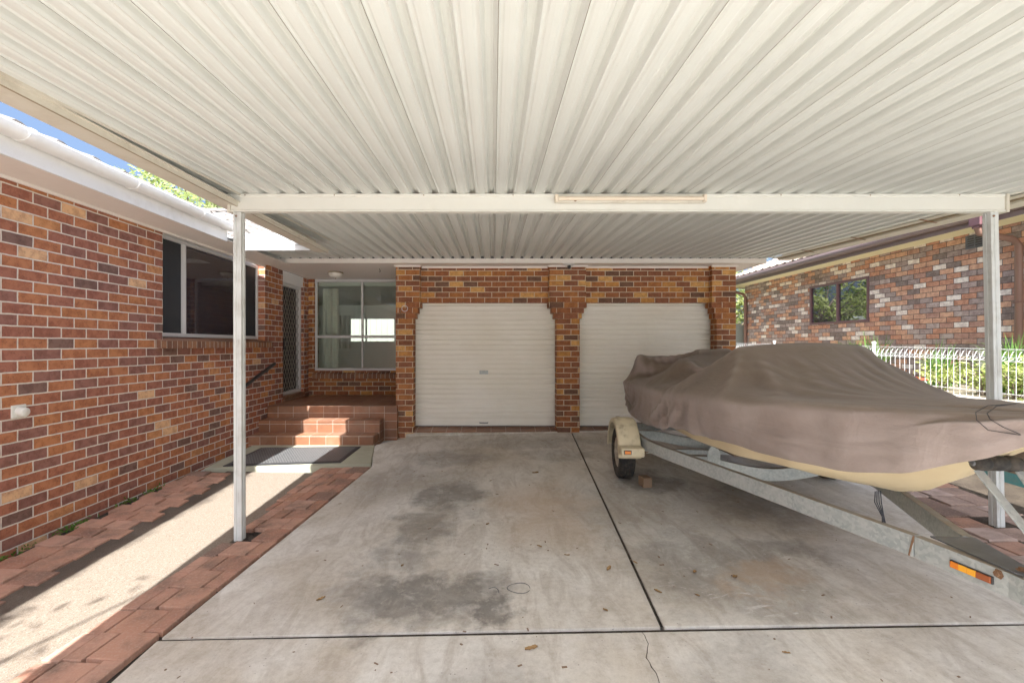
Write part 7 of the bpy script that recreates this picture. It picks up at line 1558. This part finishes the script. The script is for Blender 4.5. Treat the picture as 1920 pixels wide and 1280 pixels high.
def downpipe(y, yw_, z0):
    m = MB(); xw_ = NX - .055
    m.tube([(6.975, y, 3.20), (6.99, y + (yw_ - y) * .1, 3.12), (xw_ - .08, y + (yw_ - y) * .85, 3.02), (xw_, yw_, 2.93), (xw_, yw_, z0)], .045, 12)
    for z in (2.1, 1.2): m.box(xw_ - .052, NX - .001, yw_ - .05, yw_ + .05, z, z + .03)
    return m.build('downpipe', M_pipe, NB)
downpipe(6.55, 6.55 * 1.0 - .02, .2)
downpipe(13.45, 13.62, .2)
v = MB()
for i in range(5): v.box(NX - .014, NX - .003, 7.06, 7.29, 3.055 + i * .036, 3.055 + i * .036 + .016)
v.box(NX - .017, NX - .003, 7.04, 7.06, 3.03, 3.25); v.box(NX - .017, NX - .003, 7.29, 7.31, 3.03, 3.25); v.box(NX - .017, NX - .003, 7.06, 7.29, 3.234, 3.25); v.box(NX - .017, NX - .003, 7.06, 7.29, 3.03, 3.046); v.box(NX - .016, NX - .003, 7.168, 7.182, 3.046, 3.234)
vo_ = v.build('wall_vent', M_gdark, NB)
v = MB(); v.box(NX - .0025, NX - .0005, 7.06, 7.29, 3.046, 3.234); v.build('vent_backing', M_dark, vo_)
wf = MB(); x0, x1 = NX - .015, NX + .05
wf.box(x0, x1, 9.20, 10.92, 1.98, 2.03); wf.box(x0, x1, 9.20, 10.92, 2.855, 2.90); wf.box(x0, x1, 9.20, 9.25, 2.03, 2.855); wf.box(x0, x1, 10.87, 10.92, 2.03, 2.855); wf.box(x0, x1, 10.02, 10.07, 2.03, 2.855)
nw = wf.build('window', M_maroon, NB, bevel=.003, seg=1)
for a, b_ in ((9.25, 10.02), (10.07, 10.87)):
    p = MB(); p.box(NX + .02, NX + .024, a, b_, 2.03, 2.855); p.build('pane', M_pane_n, nw)
w = MB(); w.box(NX + .24, NX + .25, 9.1, 11, 1.9, 3); w.build('window_backing', M_dark, NB)

# retaining wall, garden bed, fence
RX = 5.55
rw = thing('retaining_wall', 'low teal painted retaining wall with weathered coping beside the driveway', 'retaining wall', (RX, 6, 0))
def bedz(y): return .88 + .012 * (y - 5)
m = MB()
m.add([(RX - .05, -2, -.4), (RX + .08, -2, -.4), (RX + .08, 14, -.4), (RX - .05, 14, -.4), (RX - .05, -2, bedz(-2) - .03), (RX + .08, -2, bedz(-2) - .03), (RX + .08, 14, bedz(14) - .03), (RX - .05, 14, bedz(14) - .03)], [(0, 1, 5, 4), (1, 2, 6, 5), (2, 3, 7, 6), (3, 0, 4, 7), (4, 5, 6, 7)])
m.build('board_panel', M_teal, rw)
m = MB(); m.add([(RX - .08, -2, bedz(-2) - .029), (RX + .10, -2, bedz(-2) - .029), (RX + .10, 14, bedz(14) - .029), (RX - .08, 14, bedz(14) - .029), (RX - .08, -2, bedz(-2) + .012), (RX + .10, -2, bedz(-2) + .012), (RX + .10, 14, bedz(14) + .012), (RX - .08, 14, bedz(14) + .012)], [(0, 1, 5, 4), (1, 2, 6, 5), (2, 3, 7, 6), (3, 0, 4, 7), (4, 5, 6, 7)])
m.build('coping', M_tealcap, rw)
struct(sheet_grid([RX + .09, 6.2, 6.9, NX - .001], [-2 + i for i in range(17)], lambda x, y: bedz(y) + .02 * mnoise.noise((x * 3, y * 2, 0))).build('garden_bed', M_soil))
FX = RX + .02
fn = thing('wire_fence', 'white looped-top wire fence above the teal retaining wall', 'fence', (FX, 6, 0))
def ftop(y): return 1.455 + .016 * (y - 5.1)
m = MB()
def rod(p, q, r=.0035): m.tube([p, q], r, 5, caps=False)
y0, y1, pitch = 2.0, 13.4, .073
n = int((y1 - y0) / pitch)
for i in range(n):
    y = y0 + i * pitch; zt_ = ftop(y)
    # one bent wire: up to the top, over, back down to the loop's lower rail
    m.tube([(FX, y, bedz(y) + .012), (FX, y, zt_ - .075), (FX + .004, y, zt_), (FX - .03, y + .005, zt_ - .03), (FX - .07, y + .012, zt_ - .125), (FX, y + .02, zt_ - .10)], .0023, 5, caps=False)
for dx_, dz_ in ((0, .002), (-.07, -.125), (.003, -.085), (0, -.48)):
    m.tube([(FX + dx_, y0, ftop(y0) + dz_), (FX + dx_, y1, ftop(y1) + dz_)], .003, 6)
mo = m.build('wire_mesh', M_fence, fn)
for y in (2.0, 4.3, 6.72, 9.10, 11.5, 13.4):
    p = MB(); p.tube([(FX + .05, y, bedz(y) - .1), (FX + .05, y, ftop(y) + .05)], .022, 12); p.lathe((FX + .05, y, ftop(y) + .05), (0, 0, 1), [(.027, -.01), (.027, .012), (.018, .022), (0, .024)], 12); p.build('post', M_fence, fn)

cf = thing('panel_fence', 'pale green steel panel fence in the gap between the two houses', 'fence', (6.5, 13.9, 0))
m = MB()
for i in range(12):
    x = 5.3 + i * .2
    m.box(x, x + .15, 13.95, 13.97, .2, 2.12); m.box(x + .15, x + .2, 13.965, 13.985, .2, 2.12)
m.build('panel', M_colorbond, cf)
m = MB(); m.box(5.3, 7.59, 13.94, 13.99, 2.12, 2.16); m.build('top_rail', M_colorbond, cf)

# plants in the bed
def strap_plant(x, y, h, nb, mat, label, seed, spread=.35, group=None):
    rnd = random.Random(seed); m = MB(); z0 = bedz(y)
    for i in range(nb):
        a = rnd.uniform(0, 2 * math.pi); L = h * rnd.uniform(.6, 1.15); lean = rnd.uniform(.15, 1.0) * spread
        wd = rnd.uniform(.007, .013); bx, by = x + rnd.gauss(0, .06), y + rnd.gauss(0, .06)
        dx_, dy_ = math.cos(a), math.sin(a); vs = []
        for k in range(6):
            u = k / 5; r_ = lean * (u ** 1.8) * 1.3; zz = L * (u - .42 * u ** 3 * lean * 2)
            ww = wd * (1 - u ** 2) + .001
            for s_ in (-1, 1): vs.append((bx + dx_ * r_ - dy_ * ww * s_, by + dy_ * r_ + dx_ * ww * s_, z0 + zz))
        m.add(vs, [(2 * k, 2 * k + 1, 2 * k + 3, 2 * k + 2) for k in range(5)], 0, True)
    o = m.build('strap_plant', mat, None, fixn=False); return tag(o, label, 'plant', group)
def leaf_mb(m, c, rnd, s, up=.3):
    d = Vector((rnd.gauss(0, 1), rnd.gauss(0, 1), rnd.gauss(0, 1) * .7 - .1)).normalized()
    n_ = Vector((rnd.gauss(0, 1), rnd.gauss(0, 1), rnd.gauss(0, 1) + up)).normalized()
    sd_ = d.cross(n_)
    if sd_.length < .05: return
    sd_.normalize()
    L = s * rnd.uniform(.7, 1.3); W_ = L * .33
    c = Vector(c)
    m.add([c, c + d * L * .5 + sd_ * W_ * .5, c + d * L, c + d * L * .5 - sd_ * W_ * .5], [(0, 1, 2, 3)])
def leafy(name, label, cat, x, y, z0, h, r, n, mat, seed, ls=.07, group=None):
    rnd = random.Random(seed); root = thing(name, label, cat, (x, y, z0), group)
    st__ = MB(); m = MB()
    for k in range(9):
        a = rnd.uniform(0, 6.28); tip = Vector((x + math.cos(a) * r * rnd.uniform(.3, 1), y + math.sin(a) * r * rnd.uniform(.3, 1), z0 + h * rnd.uniform(.6, 1.05)))
        b0 = Vector((x + rnd.gauss(0, .03), y + rnd.gauss(0, .03), z0))
        mid = b0.lerp(tip, .5) + Vector((0, 0, .08)); st__.tube([b0, mid, tip], [.007, .005, .002], 5)
        for j in range(n // 9):
            u = rnd.uniform(.25, 1.02); p = (b0.lerp(mid, u * 2) if u < .5 else mid.lerp(tip, (u - .5) * 2))
            leaf_mb(m, p + Vector((rnd.gauss(0, .05), rnd.gauss(0, .05), rnd.gauss(0, .05))), rnd, ls)
    st__.build('stem', M_bark, root); m.build('foliage', mat, root, fixn=False); return root
gp = 'strappy plants behind the wire fence'
lb = 'clump of green strap leaves behind the white wire fence'
strap_plant(6.35, 8.0, .75, 60, M_leaf_grn, lb, 1, group=gp)
strap_plant(6.15, 7.35, .80, 70, M_leaf_grn, lb, 2, group=gp)
strap_plant(6.6, 6.7, .70, 60, M_leaf_grn, lb, 3, group=gp)
strap_plant(6.9, 6.1, .80, 90, M_leaf_grn, lb, 4, .45, gp)
strap_plant(6.55, 5.75, .72, 80, M_leaf_grn, lb, 5, .45, gp)
strap_plant(6.2, 4.75, .55, 50, M_leaf_grn, lb, 6, .4, gp)
gp2 = 'yellow-green shrubs behind the wire fence'; lb2 = 'straggly yellow-green shrub behind the white wire fence'
for i, (x, y, h, r) in enumerate(((6.05, 6.15, .33, .32), (6.0, 5.6, .40, .36), (5.95, 5.2, .36, .30), (6.3, 5.2, .5, .36), (6.15, 4.95, .40, .3))):
    leafy('shrub', lb2, 'shrub', x, y, bedz(y), h, r, 330, M_leaf_yel, 20 + i, .075, gp2)
# twigs poking above the cover
for i, (y, h) in enumerate(((9.3, .62), (9.0, .66), (8.6, .60))):
    pass
# red lidded tub
tb = thing('plastic_tub', 'pale green tub with a red lid standing behind the wire fence', 'tub', (5.86, 6.35, .9))
m = MB()
tx, ty, tz = 5.84, 6.42, bedz(6.3)
m.prism([(-.13, -.17), (.13, -.17), (.13, .17), (-.13, .17)], 'z', 0, .12)
m.v = [(tx + a, ty + b_, tz + c_) for a, b_, c_ in m.v]
M_tub = m_paint('pale_green_plastic', (.35, .50, .44), .4, .1, (.2, .2, .15), 5); M_redlid = m_paint('red_plastic', (.62, .07, .05), .4, .15, (.3, .1, .08), 5)
m.build('body', M_tub, tb, bevel=.015)
m = MB(); m.obox((tx, ty, tz + .135), ((1, 0, 0), (0, 1, 0), (0, 0, 1)), (.145, .185, .014)); m.obox((tx, ty, tz + .155), ((1, 0, 0), (0, 1, 0), (0, 0, 1)), (.09, .12, .008)); m.build('lid', M_redlid, tb, bevel=.008)

# ------------------------------------------------------------------ trees
def tree(name, label, base, h, crown_c, crown_r, nleaf, mat, seed, ls=.28, trunk_r=.18, group=None, clumps=26):
    rnd = random.Random(seed); root = thing(name, label, 'tree', base, group)
    b0 = Vector(base); cc = Vector(crown_c)
    tm = MB(); top = cc - Vector((0, 0, crown_r * .5))
    tm.tube([b0, b0.lerp(top, .4) + Vector((rnd.gauss(0, .15), rnd.gauss(0, .15), 0)), top], [trunk_r, trunk_r * .75, trunk_r * .45], 10)
    m = MB()
    for k in range(clumps):
        d = Vector((rnd.gauss(0, 1), rnd.gauss(0, 1), rnd.gauss(0, 1))).normalized() * crown_r * rnd.uniform(.35, 1.0) ** .6
        d.z *= .8
        c = cc + d
        s_ = top.lerp(c, .5) + Vector((0, 0, -.1 * crown_r)); tm.tube([top + Vector((0, 0, -rnd.uniform(0, .6) * crown_r * .5)), s_, c], [trunk_r * .3, trunk_r * .16, .012], 6)
        cr = crown_r * rnd.uniform(.2, .42)
        for j in range(nleaf // clumps):
            v = Vector((rnd.gauss(0, 1), rnd.gauss(0, 1), rnd.gauss(0, .75))).normalized() * cr * rnd.uniform(.1, 1) ** .5
            leaf_mb(m, c + v, rnd, ls)
    tm.build('trunk', M_bark, root); m.build('crown', mat, root, fixn=False); return root
tree('gum_tree', 'pale green leafy tree rising behind the tiled roof', (-16.2, 25, 0), 10, (-16.0, 25, 9.0), 3.6, 7000, M_leaf_pale, 5, .34, .3, clumps=40)
tree('bare_tree', 'thin sparse tree top beside the pale green tree behind the roof', (-13.8, 24, 0), 9, (-13.4, 24, 8.6), 2.2, 160, M_leaf_pale, 8, .2, .16, clumps=40)
tree('garden_tree', 'yellow-green tree in the gap between the two houses', (8.2, 17.2, 0), 5, (8.3, 17.2, 3.4), 2.6, 7000, M_leaf_yel, 6, .2, .14, clumps=34)
tree('fruit_tree', 'yellow-green tree in the back yard behind the garage', (.8, 20, 0), 4, (.8, 20, 4.0), 2.4, 3000, M_leaf_yel, 41, .28, .15, clumps=26)
tree('street_tree', 'sparse tree in the front yard shading the path', (-4.3, -2.6, -.3), 5, (-3.1, -1.35, 4.5), .95, 330, M_leaf_dark, 9, .13, .09, clumps=20)
for i, (x, y, h) in enumerate(((-3, 30, 4.5), (2.5, 31, 5.2), (-9, 29, 4.2))):
    tree('backyard_tree', 'dense green tree beyond the back fence', (x, y, 0), h, (x, y, h), 2.8, 2600, M_leaf_dark, 30 + i, .34, .2, 'trees beyond the back fence', 24)

# ------------------------------------------------------------------ litter on the ground
def dead_leaf(x, y, s, a, label, seed):
    rnd = random.Random(seed); m = MB(); N = 7; vs = []; z0 = gz(x, y) + .003
    ca, sa = math.cos(a), math.sin(a)
    for k in range(N):
        u = k / (N - 1); ww = s * .22 * math.sin(math.pi * min(1, u * .97 + .03)) ** .8
        for q_ in (-1, 0, 1):
            lx, ly = (u - .5) * s, ww * q_; zz = .010 * abs(q_) * rnd.uniform(.4, 1.2) * s / .06 + .010 * u * u * s / .06
            vs.append((x + lx * ca - ly * sa, y + lx * sa + ly * ca, z0 + zz))
    m.add(vs, [(k * 3 + j, k * 3 + j + 1, k * 3 + j + 4, k * 3 + j + 3) for k in range(N - 1) for j in (0, 1)], 0, True)
    return tag(m.build('dead_leaf', M_dry, None, fixn=False), label, 'leaf', 'dry leaves on the driveway')
rnd = random.Random(12)
for i, (x, y) in enumerate(((-.05, 3.98), (.81, 3.19), (1.02, 3.27), (.67, 2.72), (1.62, 3.05), (1.38, 3.12), (.36, 3.55), (.55, 3.4), (1.28, 2.85), (-.66, 3.3), (1.05, 2.9), (.2, 2.4), (1.5, 2.33), (-1.1, 2.9), (.5, 5.4))):
    dead_leaf(x, y, rnd.uniform(.035, .075), rnd.uniform(0, 6.3), 'curled dry brown leaf lying on the concrete driveway', i)
gv = MB(); rnd = random.Random(5)
for i in range(150):
    x, y = rnd.uniform(-1.7, 3.2), rnd.uniform(2.0, 7.2); s = rnd.uniform(.002, .005); z = gz(x, y) + .001
    a = rnd.uniform(0, 3.14); e = rnd.uniform(1, 4)
    gv.obox((x, y, z), ((math.cos(a), math.sin(a), 0), (-math.sin(a), math.cos(a), 0), (0, 0, 1)), (s * e, s, s * .5))
tag(gv.build('leaf_litter', M_wood), 'specks of leaf litter scattered over the driveway', 'litter', None, 'stuff')
wr = MB()
wr.tube([(.165 + .075 * math.cos(a), 2.98 + .062 * math.sin(a), gz(.165, 2.98) + .004 + .004 * math.sin(a * 2)) for a in [i * 5.9 / 30 for i in range(31)]], .0022, 5)
tag(wr.build('wire_loop', M_gdark), 'thin loop of wire lying on the concrete', 'wire')
wr = MB(); wr.tube([(-.03, 2.98, gz(0, 3) + .004), (.005, 3.0, gz(0, 3) + .004), (.03, 2.97, gz(0, 3) + .004), (.035, 2.93, gz(0, 3) + .003)], .002, 5)
tag(wr.build('wire_scrap', M_gdark), 'short bent scrap of wire beside the wire loop', 'wire')
wd = MB(); rnd = random.Random(15)
for (x, y) in ((-3.66, 3.95), (-3.66, 4.55), (-3.66, 3.45), (-3.66, 4.0), (-3.66, 4.9), (-3.66, 3.2)):
    for k in range(60):
        leaf_mb(wd, (x + rnd.gauss(0, .02), y + rnd.gauss(0, .09), gz(x, y) + abs(rnd.gauss(0, .012))), rnd, .035)
tag(wd.build('weeds', M_leaf_grn, None, fixn=False), 'low green weeds along the foot of the brick wall', 'weeds', None, 'stuff')

# ------------------------------------------------------------------ light, sky, camera
EL = R(53)
trav = Vector((.042, math.cos(EL), -math.sin(EL))).normalized()
sun = bpy.data.lights.new('sun', 'SUN'); sun.energy = 4.6; sun.angle = R(.53); sun.color = (1, .992, .972)
so = bpy.data.objects.new('sun', sun); col.objects.link(so); so.rotation_euler = trav.to_track_quat('-Z', 'Y').to_euler(); so.location = (-2, -10, 20)
wd_ = bpy.data.worlds.new('World'); scene.world = wd_; wd_.use_nodes = True
nt = wd_.node_tree; nt.nodes.clear()
sk = nt.nodes.new('ShaderNodeTexSky'); sk.sky_type = 'NISHITA'; sk.sun_disc = False; sk.sun_elevation = EL; sk.sun_rotation = math.atan2(-trav.x, -trav.y)
sk.air_density = 1.0; sk.dust_density = 8.0; sk.ozone_density = 7.0
bg = nt.nodes.new('ShaderNodeBackground'); bg.inputs[1].default_value = .085
wo = nt.nodes.new('ShaderNodeOutputWorld'); nt.links.new(sk.outputs[0], bg.inputs[0]); nt.links.new(bg.outputs[0], wo.inputs[0])
cam = bpy.data.cameras.new('camera'); co = bpy.data.objects.new('camera', cam); col.objects.link(co)
co.location = (0, 0, 1.5); co.rotation_euler = (R(90), 0, 0)
cam.sensor_width = 36; cam.lens = 853 / 1920 * 36; cam.shift_x = 35 / 1920; cam.shift_y = 7 / 1920; cam.clip_end = 3000; cam.clip_start = .05
scene.camera = co
scene.view_settings.view_transform = 'Standard'; scene.view_settings.look = 'None'; scene.view_settings.exposure = 0; scene.view_settings.gamma = 1.15
scene.cycles.film_exposure = 4.2
scene.cycles.max_bounces = 8; scene.cycles.diffuse_bounces = 5; scene.cycles.transparent_max_bounces = 12
scene.cycles.use_denoising = True; scene.cycles.use_adaptive_sampling = True; scene.cycles.adaptive_threshold = .06
